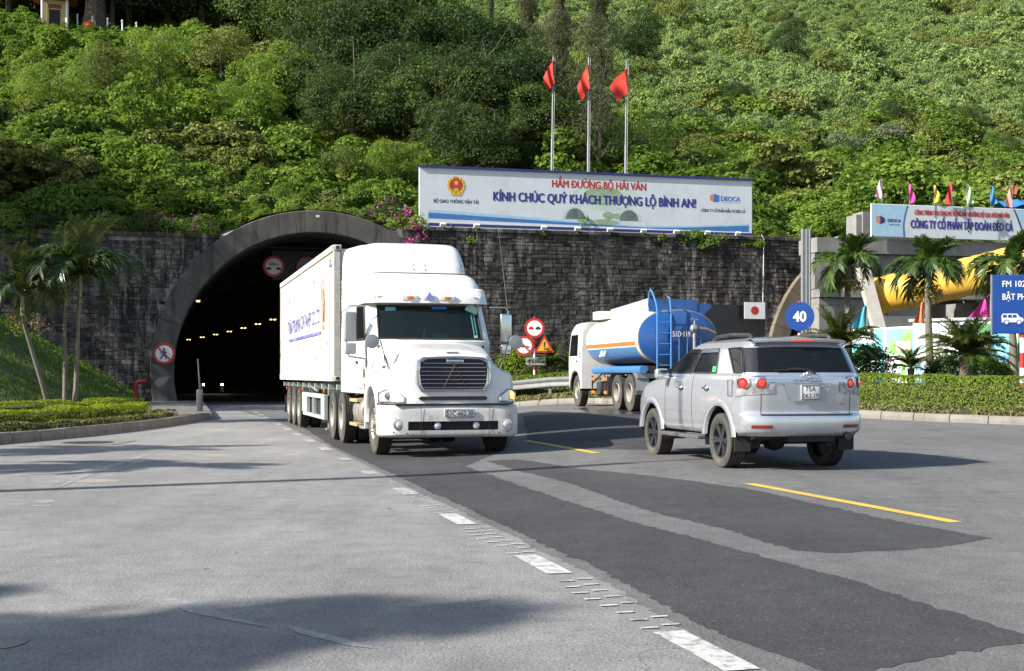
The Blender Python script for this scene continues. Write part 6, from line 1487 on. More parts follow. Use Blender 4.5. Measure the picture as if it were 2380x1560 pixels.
# ================================================================== blue water tanker
def build_tanker():
    ang = R(102); ox, oy = 4.63, 38.0
    t = thing('tanker_lorry', 'white and blue water tanker lorry driving towards the stone wall', 'truck', (ox, oy, zroad(ox, oy)), ang)
    zc, hw, hh = 2.16, 1.19, .80; x0, x1 = -.93, 4.75
    def ell(x, a, k=1.0):
        ca, sa = math.cos(a), math.sin(a); e = .86
        return (x, hw * k * math.copysign(abs(ca) ** e, ca), zc + hh * k * math.copysign(abs(sa) ** e, sa))
    def shell(name, xa, xb, a0, a1, m_, k=1.0, n=14):
        q = MB(); q.grid([[ell(x, a, k) for a in np.linspace(a0, a1, n)] for x in np.linspace(xa, xb, 12)]); return finish(q, name, m_, t, 60)
    for sg in (0, 1):
        f = (lambda a: a) if not sg else (lambda a: math.pi - a)
        shell('upper_shell', x0 + .35, x1, f(-.08), f(math.pi / 2), mat('tank_cream', (.80, .77, .66), .35, var=.05, coat=.4, dirt=(.5, .42, .28), dirtamt=.3))
        shell('stripe', x0 + .35, x1, f(-.22), f(-.08), M_ORANGE); shell('pin_line', x0 + .35, x1, f(-.27), f(-.22), M_WHITE); shell('lower_shell', x0 + .35, x1, f(-math.pi / 2), f(-.27), M_SKYBLUE)
    shell('rear_band', x0, x0 + .35, 0, 2 * math.pi, M_CREAM, 1.0, 40)
    q = MB(); q.tube([ell(x0 + .33, a, 1.005) for a in np.linspace(0, 2 * math.pi, 49)], .010, 5); q.tube([ell(x0 + .02, a, 1.005) for a in np.linspace(0, 2 * math.pi, 49)], .018, 5); q.build('rear_rim', mat('rim_yellow', (.30, .27, .17), .5), t)
    q = MB(); q.grid([[ell(x0 - .22 * (1 - k ** 2.2), a, k) for a in np.linspace(0, 2 * math.pi, 41)] for k in (1.0, .97, .85, .65, .4, .2, .02)]); finish(q, 'rear_head', M_BLUE, t, 60)
    q = MB(); q.grid([[ell(x1 + .15 * (1 - k ** 2.2), a, k) for a in np.linspace(0, 2 * math.pi, 41)] for k in (1.0, .85, .5, .02)]); finish(q, 'front_head', M_CREAM, t, 60)
    # coaming boards on top
    zt = zc + hh
    q = MB(); q.add([(-.5, .55, zt - .12), (3.3, .55, zt - .12), (3.3, .78, zt + .22), (-.5, .78, zt + .36)], [(0, 1, 2, 3)]); q.add([(-.5, .53, zt - .12), (3.3, .53, zt - .12), (3.3, .76, zt + .22), (-.5, .76, zt + .36)], [(3, 2, 1, 0)]); q.build('coaming_board', M_WHITE, t)
    q = MB(); q.add([(-.5, -.55, zt - .12), (3.3, -.55, zt - .12), (3.3, -.78, zt + .22), (-.5, -.78, zt + .36)], [(0, 1, 2, 3)]); q.add([(-.5, -.53, zt - .12), (3.3, -.53, zt - .12), (3.3, -.76, zt + .22), (-.5, -.76, zt + .36)], [(3, 2, 1, 0)]); q.build('coaming_board', M_BLUE, t)
    q = MB(); q.box((-.52, 0, zt + .16), (.03, 1.5, .38)); q.build('coaming_board', M_BLUE, t)
    q = MB(); q.prism([(-.42, zt - .25), (-.42, zt + .22), (-1.18, zt + .22), (-1.22, zt + .14), (-1.05, zt - .02), (-.95, zt - .10)], -.48, -.51, 'YZ'); q.build('side_wing', M_BLUE, t)
    q = MB(); q.box((4.35, .25, zt + .08), (.9, 1.4, .26)); q.build('front_box', M_CREAM, t)
    q = MB(); q.lathe([(zt - .05, .28), (zt + .22, .28), (zt + .25, .32), (zt + .30, .30), (zt + .33, .05)], 20, 'Z', (1.8, 0, 0)); q.build('manhole', M_CREAM, t)
    for x in (1.7, 3.0):
        q = MB(); q.add([(x, .90, zt - .28), (x + .12, .90, zt - .24), (x + .06, .70, zt - .02)], [(0, 1, 2)]); q.build('gusset', M_CREAM, t)
    # ladder
    ld = part_empty('ladder', t); 
    for y in (.72, .30):
        q = MB(); xl = -1.24; q.tube([(xl, y, 1.25), (xl, y, 2.95), (xl + .10, y, 3.15), (xl + .45, y, 3.50), (xl + .62, y, 3.58), (xl + .78, y, 3.45), (xl + .80, y, 3.10)] if y > .5 else [(xl, y, 1.25), (xl, y, 2.95), (xl + .12, y, 3.3), (xl + .3, y, 3.35)], .026, 8); q.build('rail', M_SKYBLUE, ld)
    for k in range(6):
        q = MB(); q.cyl((-1.24, .72, 1.35 + k * .31), (-1.24, .30, 1.35 + k * .31), .018, 8); q.build('rung', M_SKYBLUE, ld)
    # spray valve and pipes at the back
    sv = part_empty('spray_valve', t, (-1.33, -.38, 0)); q = MB(); q.cyl((0, 0, 1.2), (0, 0, 2.35), .045, 10); q.build('riser', M_STEEL, sv)
    q = MB(); q.lathe([(-.10, .06), (-.06, .11), (.06, .11), (.10, .06)], 14, 'Y', (0, .02, 2.42)); q.cyl((0, 0, 2.4), (-.02, 0, 2.66), .03, 8); q.build('valve_body', M_STEEL, sv); q = MB(); q.cyl((-.02, -.10, 2.67), (-.02, .12, 2.69), .022, 8); q.build('hand_lever', M_STEEL, sv); q = MB(); q.tube([(0, -.08, 2.42), (-.05, -.35, 2.40), (-.1, -.62, 2.28)], .05, 8, rs=[.06, .05, .035]); q.build('nozzle', mat('rusty_steel', (.22, .18, .15), .6, .5), sv)
    for y in (.05, -.2, -.62):
        q = MB(); q.cyl((-1.22, y, 1.15), (-1.22, y, 2.15), .014, 6); q.build('pipe', M_SKYBLUE, t)
    text_obj('lettering', '51D·119 7', t, (-1.29, -.06, zc + .10), .155, M_SIGNWHITE, (R(90), 0, R(-90)), .66, .03)
    text_obj('lettering', '51D-119', t, (2.9, hw - .03, zc - .40), .20, M_SIGNWHITE, (R(90 - 18), 0, R(180)), .62, .05)
    q = MB(); q.cyl((x0 + .1, 1.0, 1.23), (4.4, 1.0, 1.23), .12, 16); q.build('side_pipe', M_SKYBLUE, t)
    q = MB(); q.tube([(.4, 1.05, 1.18), (.9, 1.08, 1.10), (1.5, 1.08, .88), (2.4, 1.08, .75), (3.2, 1.06, 1.15), (4.6, 1.02, .80)], .03, 6); q.build('hose', M_DARK, t)
    # chassis and running gear
    q = MB()
    for y in (-.42, .42): q.box((3.1, y, .88), (7.6, .09, .26))
    q.box((2.0, 0, 1.22), (5.0, 1.5, .26)); q.box((3.6, .75, .62), (1.0, .5, .45)); q.build('chassis', M_DARK, t)
    q = MB(); q.rbox((3.55, .98, .66), (.55, .26, .42), .04); q.build('battery_box', M_DARK, t)
    for z in (.52, .95): 
        for x in (2.62, 3.35, 4.05):
            q = MB(); q.box((x, 1.14, z), (.36, .03, .09)); q.build('guard_reflector', M_ORANGE if x != 3.35 else M_DARK, t)
    for x in (2.45, 4.25):
        q = MB(); q.box((x, 1.12, .74), (.05, .04, .62)); q.build('guard_post', M_DARK, t)
    q = MB(); rows = [[(x, y, z) for x, z in ((-.75, .62), (-.66, 1.0), (-.4, 1.14), (1.75, 1.14), (2.0, 1.0), (2.08, .75))] for y in (.78, 1.2)]; q.grid(rows); q.grid(mirror(np.array(rows))); q.build('rear_mudguard', M_STEEL, t)
    q = MB(); q.box((-.62, 1.05, .80), (.05, .20, .62), Matrix.Rotation(-.25, 3, 'Y')); q.box((-.7, 0, 1.05), (.06, 2.3, .14)); q.build('rear_bar', M_STEEL, t)
    for sg in (1, -1):
        for x in (0, 1.3): wheel(t, (x, sg * 1.05, .54), .54, .28, 'drive', sg, dual=True)
        wheel(t, (6.03, sg * 1.03, .54), .54, .30, 'steer', sg)
        q = MB(); q.tube([(.25 * 0 + 7.15, sg * 1.2, 2.3), (7.25, sg * 1.42, 2.3), (7.25, sg * 1.42, 1.7)], .015, 5); q.rbox((7.22, sg * 1.42, 1.95), (.08, .2, .42), .03); q.build('wing_mirror', M_BLACK, t)
    # cab
    def cl(z, xf_, yk, xb=5.15): return [(xf_, 0, z), (xf_ - .01, .6, z), (xf_ - .08, 1.05 * yk, z), (xf_ - .22, 1.20 * yk, z), (xf_ - .42, 1.235 * yk, z), (5.75, 1.235 * yk, z), (5.62, 1.235 * yk, z), (xb + .05, 1.235 * yk, z), (xb, 1.15 * yk, z), (xb, 0, z)]
    cn = Net(np.array([cl(.62, 7.15, 1), cl(1.2, 7.22, 1), cl(1.72, 7.2, 1), cl(2.45, 7.05, .97), cl(2.62, 6.92, .95), cl(2.80, 6.72, .90), cl(2.86, 6.55, .80)]).transpose(1, 0, 2), .4, .35)
    mb = net_mb(cn, 6, skip=[(0, 2, 2, 3), (4, 5, 2, 3)], arches=[(6.03, .54, .66)])
    L = cn.ev(np.linspace(0, 9, 55), np.full(55, 6.0)); rows = []
    for a in range(4):
        B = L.copy(); B[:, 1] *= (1 - a / 3); rows.append(B)
    mb.grid(np.array(rows)); mb.grid(mirror(np.array(rows))); finish(mb, 'cab', M_WHITE, t, 40)
    q = MB(); A = cn.patch(0, 2, 2, 3, 10, 6); q.grid(A); q.grid(mirror(A)); finish(q, 'windscreen', M_GLASSV, t)
    for sg in (1, -1):
        q = MB(); A = cn.patch(4, 5, 2, 3, 8, 6); q.grid(A if sg > 0 else mirror(A)); finish(q, 'door_window', M_GLASSD, t)
        d = [cn.ev(np.array([u]), np.array([v]))[0] for u, v in [(3.9, 1), (3.9, 2), (4, 3.1), (5.05, 3.1), (5.05, 2), (5.05, 1.2)]]
        q = MB(); q.tube([(p[0], sg * (p[1] + .002), p[2]) for p in d], .007, 4); q.build('door_gap', M_DARK, t)
        q = MB(); q.rbox((5.80, sg * 1.245, 1.55), (.14, .03, .05), .01); q.build('door_handle', M_BLACK, t)
        q = MB(); q.rbox((5.38, sg * 1.20, 1.75), (.10, .10, .20), .02); q.build('intake_grille', M_BLACK, t)
        q = MB(); q.grid([[(6.03 + r_ * math.cos(a), sg * y, .54 + r_ * math.sin(a)) for a in np.linspace(0, math.pi, 20)] for r_, y in ((.64, .7), (.64, 1.22), (.70, 1.25))]); q.build('wheel_arch', M_BLACK, t)
    q = MB(); q.box((6.1, 0, 1.5), (1.7, 2.2, 1.2)); q.build('cab_interior', M_INTERIOR, t)
    return t
build_tanker()

# ================================================================== car coming up the dark tunnel
cx, cy = -22.35, 95.0
hd = math.atan2(-.955, .297)
tc = thing('car', 'dark car deep in the tunnel showing only its two headlights', 'car', (cx, cy, 0.01), hd)
M_DKCAR = mat('dark_car_paint', (.02, .02, .022), .3, coat=.6)
P = []
for x, prof in ((.0, [(.35, .72), (.60, .80), (.78, .78), (.80, .4)]), (-.25, [(.28, .80), (.65, .86), (.86, .80), (.88, .4)]), (-1.1, [(.26, .84), (.7, .88), (.95, .80), (.98, .4)]), (-1.9, [(.26, .86), (.8, .88), (1.38, .66), (1.42, .35)]), (-3.2, [(.26, .86), (.8, .88), (1.40, .64), (1.44, .35)]), (-4.0, [(.28, .84), (.82, .86), (1.02, .76), (1.04, .4)]), (-4.3, [(.34, .76), (.8, .8), (.95, .74), (.97, .4)])):
    P.append([(x, y, z) for z, y in prof] + [(x, 0, prof[-1][0] + .02)])
finish(net_mb(Net(P, .4, .4), 5), 'body', M_DKCAR, tc, 50)
for sg in (1, -1):
    l = part_empty('head_lamp', tc, (.0, sg * .68, .68)); q = MB(); q.lathe([(-.03, .07), (.02, .06), (.03, .01)], 14, 'X'); q.build('lit_lens', emis('lit_headlamp', (1.0, .88, .62), 60.0), l)
    for x in (-.85, -3.4): wheel(tc, (x, sg * .78, .31), .31, .2, 'suv', sg)
# ------------------------------------------------------------------ big billboard on the wall
TXT_ROT = (R(90), 0, 0)
bb = thing('billboard', 'long white billboard with blue and red lettering on top of the stone wall', 'billboard', W(11.45, 8.52, .22), WA)
BL, BH = 17.35, 2.88
q = MB(); q.rbox((BL / 2, .03, BH / 2), (BL, .10, BH), .02, 1); q.build('board', M_CANVAS, bb)
q = MB(); q.box((BL / 2, .0, BH + .03), (BL + .02, .22, .10)); q.build('top_trim', M_NAVY, bb)
for x in np.arange(1.45, BL - .5, 1.447):                       # seams of the stretched sheets
    q = MB(); q.box((x, -.0195, BH / 2), (.010, .002, BH - .04)); q.build('seam', mat('seam_grey', (.45, .47, .50), .6), bb)
yb = -.0205
def bbp(nm, poly, m_, dy=0.0): q = MB(); q.prism(poly, yb - dy - .002, yb - dy, 'XZ'); return q.build(nm, m_, bb, smooth=0)
bbp('blue_wave', [(.45, .70), (.45, .42), (BL * .72, .235), (BL * .72, .26), (5, .52), (2.5, .62)], M_MIDBLUE); bbp('blue_wave', [(BL * .55, .245), (BL - .2, .22), (BL - .2, .55), (BL * .8, .36)], M_MIDBLUE, .003)
bbp('pale_wave', [(.45, .86), (.45, .71), (2.5, .63), (5, .53), (8, .42), (11, .38), (8, .50), (5, .66)], M_PALEBLUE); bbp('pale_wave', [(9.5, .36), (BL * .8, .44), (BL - .2, .64), (BL - .2, .56), (BL * .8, .37), (12, .28)], M_PALEBLUE, .001)
bbp('navy_band', [(.45, .20), (.45, .06), (BL - .02, .04), (BL - .02, .16)], M_NAVY)
bbp('white_band', [(.45, .30), (.45, .21), (BL - .02, .17), (BL - .02, .215)], M_SIGNWHITE, .004)
M_PICG = mat('faded_green_print', (.28, .40, .25), .6, var=.35, scale=1.5); M_PICD = mat('faded_dark_print', (.13, .17, .17), .6, var=.4, scale=2); M_PICP = mat('pale_green_print', (.50, .60, .55), .6, var=.15, scale=1.0)
def blob(cx_, cz, rx, rz, n=28, lo=-9): return [(cx_ + rx * math.cos(a), max(lo, cz + rz * math.sin(a))) for a in np.linspace(0, 2 * math.pi, n, False)]
bbp('picture_hill', blob(9.4, 1.75, 1.75, .68), M_PICP); bbp('picture_hill', blob(9.3, 1.80, 1.05, .45), M_PICG, .002)
for cx_, m_ in ((7.85, M_PICD), (10.65, M_PICD)):
    bbp('picture_tunnel', blob(cx_, .62, .66, .60, lo=.60), M_PICP, .003); bbp('picture_tunnel', blob(cx_, .62, .50, .52, lo=.61), m_, .005)
bbp('picture_verge', blob(9.35, .50, .75, .14), M_PICG, .006); bbp('picture_palm', blob(9.55, .85, .30, .18), M_PICG, .008); bbp('picture_palm', blob(10.0, .82, .20, .15), M_PICG, .007); bbp('picture_palm', [(9.52, .5), (9.58, .5), (9.58, .85), (9.52, .85)], M_PICG, .009)
text_obj('lettering', 'HẦM ĐƯỜNG BỘ HẢI VÂN', bb, (9.1, yb - .0055, 2.33), .36, M_TXTRED, TXT_ROT, 4.9, .05)
text_obj('lettering', 'KÍNH CHÚC QUÝ KHÁCH THƯỢNG LỘ BÌNH AN!', bb, (8.95, yb - .010, 1.60), .44, mat('letter_indigo', (.035, .035, .22), .55), TXT_ROT, 10.55, .055)
text_obj('lettering', 'BỘ GIAO THÔNG VẬN TẢI', bb, (1.82, yb - .003, 1.27), .165, mat('letter_dark', (.06, .08, .12), .55), TXT_ROT, 2.2, .05)
text_obj('lettering', 'CÔNG TY CỔ PHẦN ĐẦU TƯ ĐÈO CẢ', bb, (15.75, yb - .003, 1.26), .15, mat('letter_dark', (.06, .08, .12), .55), TXT_ROT, 2.42, .05)
text_obj('lettering', 'DEOCA', bb, (16.15, yb - .003, 1.89), .23, M_MIDBLUE, TXT_ROT, 1.06, .07)
text_obj('lettering', 'INVESTMENT., JSC', bb, (16.15, yb - .003, 1.70), .07, M_PALEBLUE, TXT_ROT, 1.05, .02)
bbp('logo', [(15.02, 1.78), (15.22, 1.70), (15.22, 2.10), (15.02, 2.03)], mat('logo_salmon', (.55, .22, .15), .6)); bbp('logo', [(15.22, 1.70), (15.52, 1.72), (15.52, 2.05), (15.22, 2.13)], M_MIDBLUE, .003)
em = part_empty('emblem', bb, (1.82, yb - .004, 2.05)); 
q = MB(); q.prism(blob(0, 0, .44, .44), -.002, 0); q.build('gold_wreath', M_GOLD, em, 0); q = MB(); q.prism(blob(0, .03, .33, .33), -.006, -.004); q.build('red_field', M_TXTRED, em, 0)
def star(cx_, cz, r_): return [(cx_ + (r_ if k % 2 == 0 else r_ * .4) * math.sin(k * math.pi / 5), cz + (r_ if k % 2 == 0 else r_ * .4) * math.cos(k * math.pi / 5)) for k in range(10)]
q = MB(); q.prism(star(0, .12, .15), -.010, -.008); q.build('star', M_STARYEL, em, 0); q = MB(); q.prism(blob(0, -.22, .13, .10), -.010, -.008); q.build('cog', M_GOLD, em, 0); q = MB(); q.prism([(-.30, -.40), (.30, -.40), (.22, -.50), (-.22, -.50)], -.008, -.006); q.build('ribbon', M_GOLD, em, 0)
for sg in (1, -1):
    for k in range(6):
        a = math.radians(-70 + k * 26); q = MB(); cx_, cz = sg * .38 * math.cos(a), .38 * math.sin(a); q.prism(blob(cx_, cz, .045, .085, 8), -.012, -.010); q.build('wheat_ear', M_STARYEL, em, 0)
for x in np.arange(.8, BL, 2.6):
    q = MB(); q.box((x, .2, -.10), (.08, .08, .5)); q.box((x, .5, .9), (.07, .9, .07), Matrix.Rotation(.7, 3, 'X')); q.build('support_post', M_STEEL, bb)
# flood lamps on the wall head
for k, u in enumerate([1028, 1106, 1262, 1340, 1415, 1493, 1569, 1641, 1712]):
    rt = (u - 1190) / FPX; s_ = (WO.x - .2 * 0 - rt * WO.y) / (rt * WS - WC); lab = ['first', 'second', 'third', 'fourth', 'fifth', 'sixth', 'seventh', 'eighth', 'ninth'][k]
    fl = thing('flood_lamp', 'small white flood lamp below the big billboard, %s from its left end' % lab, 'lamp', W(s_, wtop(s_) - .02, -.12), WA, 'flood lamps below the billboard')
    rt_ = Matrix.Rotation(R(35), 3, 'X'); q = MB(); q.rbox((0, -.08, .14), (.30, .12, .20), .02, 1, rt_); q.build('housing', M_SIGNWHITE, fl); q = MB(); q.box((0, -.02, .20), (.25, .008, .15), rt_); q.build('glass', M_LENS, fl)
    q = MB(); q.tube([(-.16, 0, .12), (-.16, .06, .03), (.16, .06, .03), (.16, 0, .12)], .012, 5); q.tube([(0, .06, -.04), (0, .06, .04)], .03, 6); q.build('bracket', M_STEEL, fl)

# flag poles with hanging flags
def flag_mesh(wid, hgt, folds, seed, sweep, tail):
    """a cloth hanging from its hoist, gathered in folds"""
    n, m = 22, 26; g_ = random.Random(seed); A = np.zeros((n + 1, m + 1, 3))
    for i in range(n + 1):
        f = i / n
        for j in range(m + 1):
            h = j / m                                             # 0 top
            x = -sweep * f * (.30 + .70 * min(1, 1.6 * f)) * (1.0 - .45 * h) - .05 * math.sin(h * 3); z = -h * 1.35 * (1 - f) - f * (tail + .72 * h) + .12 * math.sin(f * 3.1) * (1 - h)
            y = .10 * math.sin(f * folds * 6.28 + h * 2 + seed) * (.3 + .7 * f) + .05 * math.sin(h * 5 + f * 3)
            A[i, j] = (x, y, z)
    return A
for k, (u, vt, uf, lab, sw, tl_) in enumerate([(1280, 130, 1292, 'left', .50, 1.1), (1366, 131, 1374, 'middle', .58, 1.45), (1452, 140, 1462, 'right', .85, 1.15)]):
    Y = 64.5; b = at(u, 400, Y); top = at(uf - 6, vt, Y); b.z = on_hill(b.x, b.y) - .3
    fp = thing('flagpole', 'slim grey steel flagpole behind the billboard, %s of the three' % {'left': 'leftmost', 'middle': 'middle', 'right': 'rightmost'}[lab], 'flagpole', b, 0, 'flagpoles'); rel = top - b
    q = MB(); q.tube([(0, 0, 0), rel * .55, rel * .551, rel], 0, 10, rs=[.062, .055, .042, .034]); q.build('pole', M_STEEL, fp); q = MB(); q.lathe([(-.06, .02), (0, .06), (.06, .02)], 12, 'Z', rel); q.build('finial', M_CHROME, fp)
    q = MB(); q.tube([rel * .985 + Vector((.09, -.02, 0)), rel * .3 + Vector((.08, -.05, 0))], .006, 4); q.build('halyard', M_SIGNWHITE, fp)
    fl = thing('flag', 'red flag drooping from the %s flagpole' % lab + (' with part of its yellow star showing' if lab == 'middle' else ' with its folds closed' if lab == 'left' else ' spread wider than the others'), 'flag', top + Vector((.07, -.10, -.10 - .12 * k)), .15, 'red flags')
    A = flag_mesh(1.7, 2.0, 2.2 - .5 * k, k + 1, sw, tl_) * np.array([1.15, 1.0, .95]); q = MB(); q.grid(A); q.build('cloth', M_FLAGRED, fl, 60, recalc=False)
    if k == 1:
        B = A[1:8, 10:18].copy(); B[..., 1] -= .02; q = MB(); q.grid(B[:4]); q.build('star', M_STARYEL, fl, 0)

# ------------------------------------------------------------------ road signs
def disc_poly(r_, n=36): return [(r_ * math.cos(a), r_ * math.sin(a)) for a in np.linspace(0, 2 * math.pi, n, False)]
def face(parent, nm, poly, m_, d, th=.003): q = MB(); q.prism(poly, -d - th, -d, 'XZ'); return q.build(nm, m_, parent, smooth=0)
def ringp(parent, nm, r0, r1, m_, d):
    q = MB(); n = 40; P = []
    for r_ in (r0, r1): P += [(r_ * math.cos(a), -d, r_ * math.sin(a)) for a in np.linspace(0, 2 * math.pi, n, False)]
    q.add(P, [(i, (i + 1) % n, n + (i + 1) % n, n + i) for i in range(n)]); return q.build(nm, m_, parent, smooth=0)
def slash(parent, r_, w, m_, d, sg=1):
    a = math.radians(-45 * sg); c, s_ = math.cos(a), math.sin(a); P = [(-r_, -w), (r_, -w), (r_, w), (-r_, w)]; return face(parent, 'slash', [(x * c - y * s_, x * s_ + y * c) for x, y in P], m_, d)
def ban_sign(parent, pos, r_, rz=0, slash_=True, blue=False):
    e = part_empty('sign_disc', parent, pos, (0, 0, rz)); q = MB(); q.prism(disc_poly(r_), -.012, .012, 'XZ'); q.build('plate', M_STEEL, e)
    face(e, 'field', disc_poly(r_ * .80), mat('sign_bright_blue', (.04, .14, .42), .45) if blue else M_SIGNWHITE, .014); ringp(e, 'red_ring', r_ * .76, r_ * .995, M_SIGNRED, .0185)
    return e
# no pedestrians on the pier of the arch
p = W(-.35, 2.37, -.40); ns = thing('road_sign', 'round no-pedestrians sign on the left pier of the tunnel arch', 'sign', p, WA); e = ban_sign(ns, (0, 0, 0), .49)
mt = M_SIGNBLACK; d = .022
face(e, 'figure', [(x * 1.0, z) for x, z in [(-.03, .05), (.05, .13), (.10, .05), (.13, .01), (.10, -.01), (.05, .03), (.04, -.03), (.09, -.12), (.13, -.24), (.08, -.25), (.04, -.14), (-.01, -.08), (-.06, -.15), (-.15, -.26), (-.20, -.25), (-.11, -.12), (-.07, -.02), (-.06, .06), (-.12, .03), (-.14, -.03), (-.17, -.02), (-.14, .06), (-.05, .13), (.03, .14)]], mt, d); face(e, 'figure_head', [(x + .01, z + .20) for x, z in disc_poly(.052, 14)], mt, d + .001); slash(e, .38, .032, M_SIGNRED, d + .006)
# signs on the dark board inside the tunnel
tb = thing('sign_board', 'dark board carrying two round signs inside the tunnel mouth', 'sign board', W(7.4, 0, 4.0), WA)
q = MB(); q.box((.35, .06, 6.85), (6.0, .08, 1.45)); q.tube([(-6.1, .1, 7.75), (6.1, .1, 7.75)], .05, 6); q.build('board', mat('board_black', (.025, .025, .027), .7, var=.3), tb)
s1 = thing('road_sign', 'round red-rimmed sign with two vehicles and 50m inside the tunnel mouth', 'sign', W(4.82, 6.78, 3.9), WA); e = ban_sign(s1, (0, 0, 0), .52)
text_obj('lettering', '50m', e, (0, -.022, .12), .14, M_SIGNBLACK, TXT_ROT, .46, .06)
for sg in (1, -1): face(e, 'lorry_symbol', [(sg * x, z) for x, z in [(.36, -.05), (.22, -.05), (.16, -.02), (.13, -.10), (.13, -.17), (.36, -.17)]], M_SIGNBLACK, .022)
s2 = thing('road_sign', 'round blue and red no-stopping sign inside the tunnel mouth', 'sign', W(6.45, 6.78, 3.9), WA); e = ban_sign(s2, (0, 0, 0), .52, blue=True); slash(e, .42, .045, M_SIGNRED, .022); slash(e, .42, .045, M_SIGNRED, .026, -1)
# three signs on a striped pole
def striped_pole(parent, h, r_, w=.5, z0=0):
    k = 0; z = z0
    while z < h:
        z1 = min(h, z + w); q = MB(); q.cyl((0, 0, z), (0, 0, z1), r_, 12); q.build('band', M_SIGNWHITE if k % 2 == 0 else M_SIGNRED, parent); z = z1; k += 1
px, Y = X_of(1242, 53.6), 53.6; z0 = zi(px, Y); sp = thing('sign_post', 'post with no-overtaking, no-horn and warning signs beside the tanker', 'sign', (px, Y, z0), .06)
striped_pole(sp, 3.5, .05, .45, -.1)
zz = lambda v: CAM_H + (HORIZ - v) / FPX * Y - z0
e = ban_sign(sp, (0, -.08, zz(763)), .425)
for sg, m_ in ((-1, M_SIGNRED), (1, M_SIGNBLACK)): face(e, 'car_symbol', [(sg * .15 + x, z) for x, z in [(-.10, -.05), (.10, -.05), (.10, .01), (.07, .02), (.05, .06), (-.05, .06), (-.07, .02), (-.10, .01)]], m_, .022)
e = ban_sign(sp, (-.44, -.06, zz(804)), .425); face(e, 'horn_symbol', [(-.24, .08), (-.18, .03), (.02, -.01), (.22, -.03), (.22, -.07), (.02, -.06), (-.18, -.04), (-.24, -.08)], M_SIGNBLACK, .022); slash(e, .33, .03, M_SIGNRED, .026)
tri = part_empty('sign_triangle', sp, (.42, -.05, zz(803))); face(tri, 'red_plate', [(-.42, -.30), (.42, -.30), (0, .44)], M_SIGNRED, .0, .02); face(tri, 'yellow_field', [(-.30, -.235), (.30, -.235), (0, .30)], M_SIGNYELLOW, .024); face(tri, 'mark', [(-.035, .15), (.035, .15), (.02, -.08), (-.02, -.08)], M_SIGNBLACK, .030); face(tri, 'mark', [(x, z - .15) for x, z in disc_poly(.035, 12)], M_SIGNBLACK, .030)
pl = part_empty('distance_plate', sp, (.05, -.07, zz(840))); face(pl, 'plate', [(-.42, -.16), (.42, -.16), (.42, .16), (-.42, .16)], mat('dusty_sign_grey', (.30, .30, .29), .6, var=.15), 0, .012); text_obj('lettering', '↑ 6300m', pl, (0, -.018, 0), .15, M_SIGNBLACK, TXT_ROT, .68, .03)
# 40 sign
Y = 37.0; x = X_of(1858, Y); z0 = zi(x, Y); s4 = thing('road_sign', 'round blue 40 sign behind the roof of the silver car', 'sign', (x, Y, z0), -.12); striped_pole(s4, 3.1, .045, .45, -.1)
e = part_empty('sign_disc', s4, (0, -.07, CAM_H + (HORIZ - 736) / FPX * Y - z0)); face(e, 'plate', disc_poly(.42), M_SIGNBLUE, 0, .02); text_obj('lettering', '40', e, (-.005, -.028, 0), .30, M_SIGNWHITE, TXT_ROT, .36, .05)
# big blue sign
Y = 35.5; x = X_of(2306, Y); zt, zb_ = CAM_H + (HORIZ - 639) / FPX * Y, CAM_H + (HORIZ - 776) / FPX * Y; z0 = zi(x, Y); bs = thing('road_sign', 'large blue radio and headlight sign with a white van at the right edge', 'sign', (x, Y, z0), -.05)
q = MB(); q.rbox((1.05, .02, (zt + zb_) / 2 - z0), (2.1, .05, zt - zb_), .02, 1); q.build('plate', M_SIGNBLUE, bs); q = MB(); q.box((-.012, .03, (zt + zb_) / 2 - z0), (.03, .07, zt - zb_ + .02)); q.build('edge', M_STEEL, bs)
hz = lambda v: CAM_H + (HORIZ - v) / FPX * Y - z0
text_obj('lettering', 'FM 102.5', bs, (.28, -.010, hz(660)), .17, M_SIGNWHITE, TXT_ROT, .78, .03, 'LEFT'); text_obj('lettering', 'BẬT PHA', bs, (.28, -.010, hz(690)), .17, M_SIGNWHITE, TXT_ROT, .78, .03, 'LEFT')
vn = part_empty('van_symbol', bs, (.56, -.010, hz(741))); face(vn, 'van', [(-.30, -.10), (.26, -.10), (.30, -.04), (.28, .02), (.20, .04), (.12, .14), (-.27, .14), (-.31, .08)], M_SIGNWHITE, 0)
for xx in (-.22, -.08, .05): face(vn, 'van_window', [(xx - .055, .03), (xx + .055, .03), (xx + .05, .11), (xx - .05, .11)], M_SIGNBLUE, .004)
for xx in (-.17, .17): face(vn, 'van_wheel', [(xx + a, -.10 + b) for a, b in disc_poly(.075, 14)], M_SIGNBLUE, .004); face(vn, 'van_wheel', [(xx + a, -.10 + b) for a, b in disc_poly(.05, 14)], M_SIGNWHITE, .008)
face(vn, 'light_beam', [(.33, -.0), (.60, .08), (.60, -.10)], M_SIGNWHITE, 0)
po = part_empty('post', bs, (.86, .09, 0)); striped_pole(po, zt - z0 - .1, .07, .42, -.1)

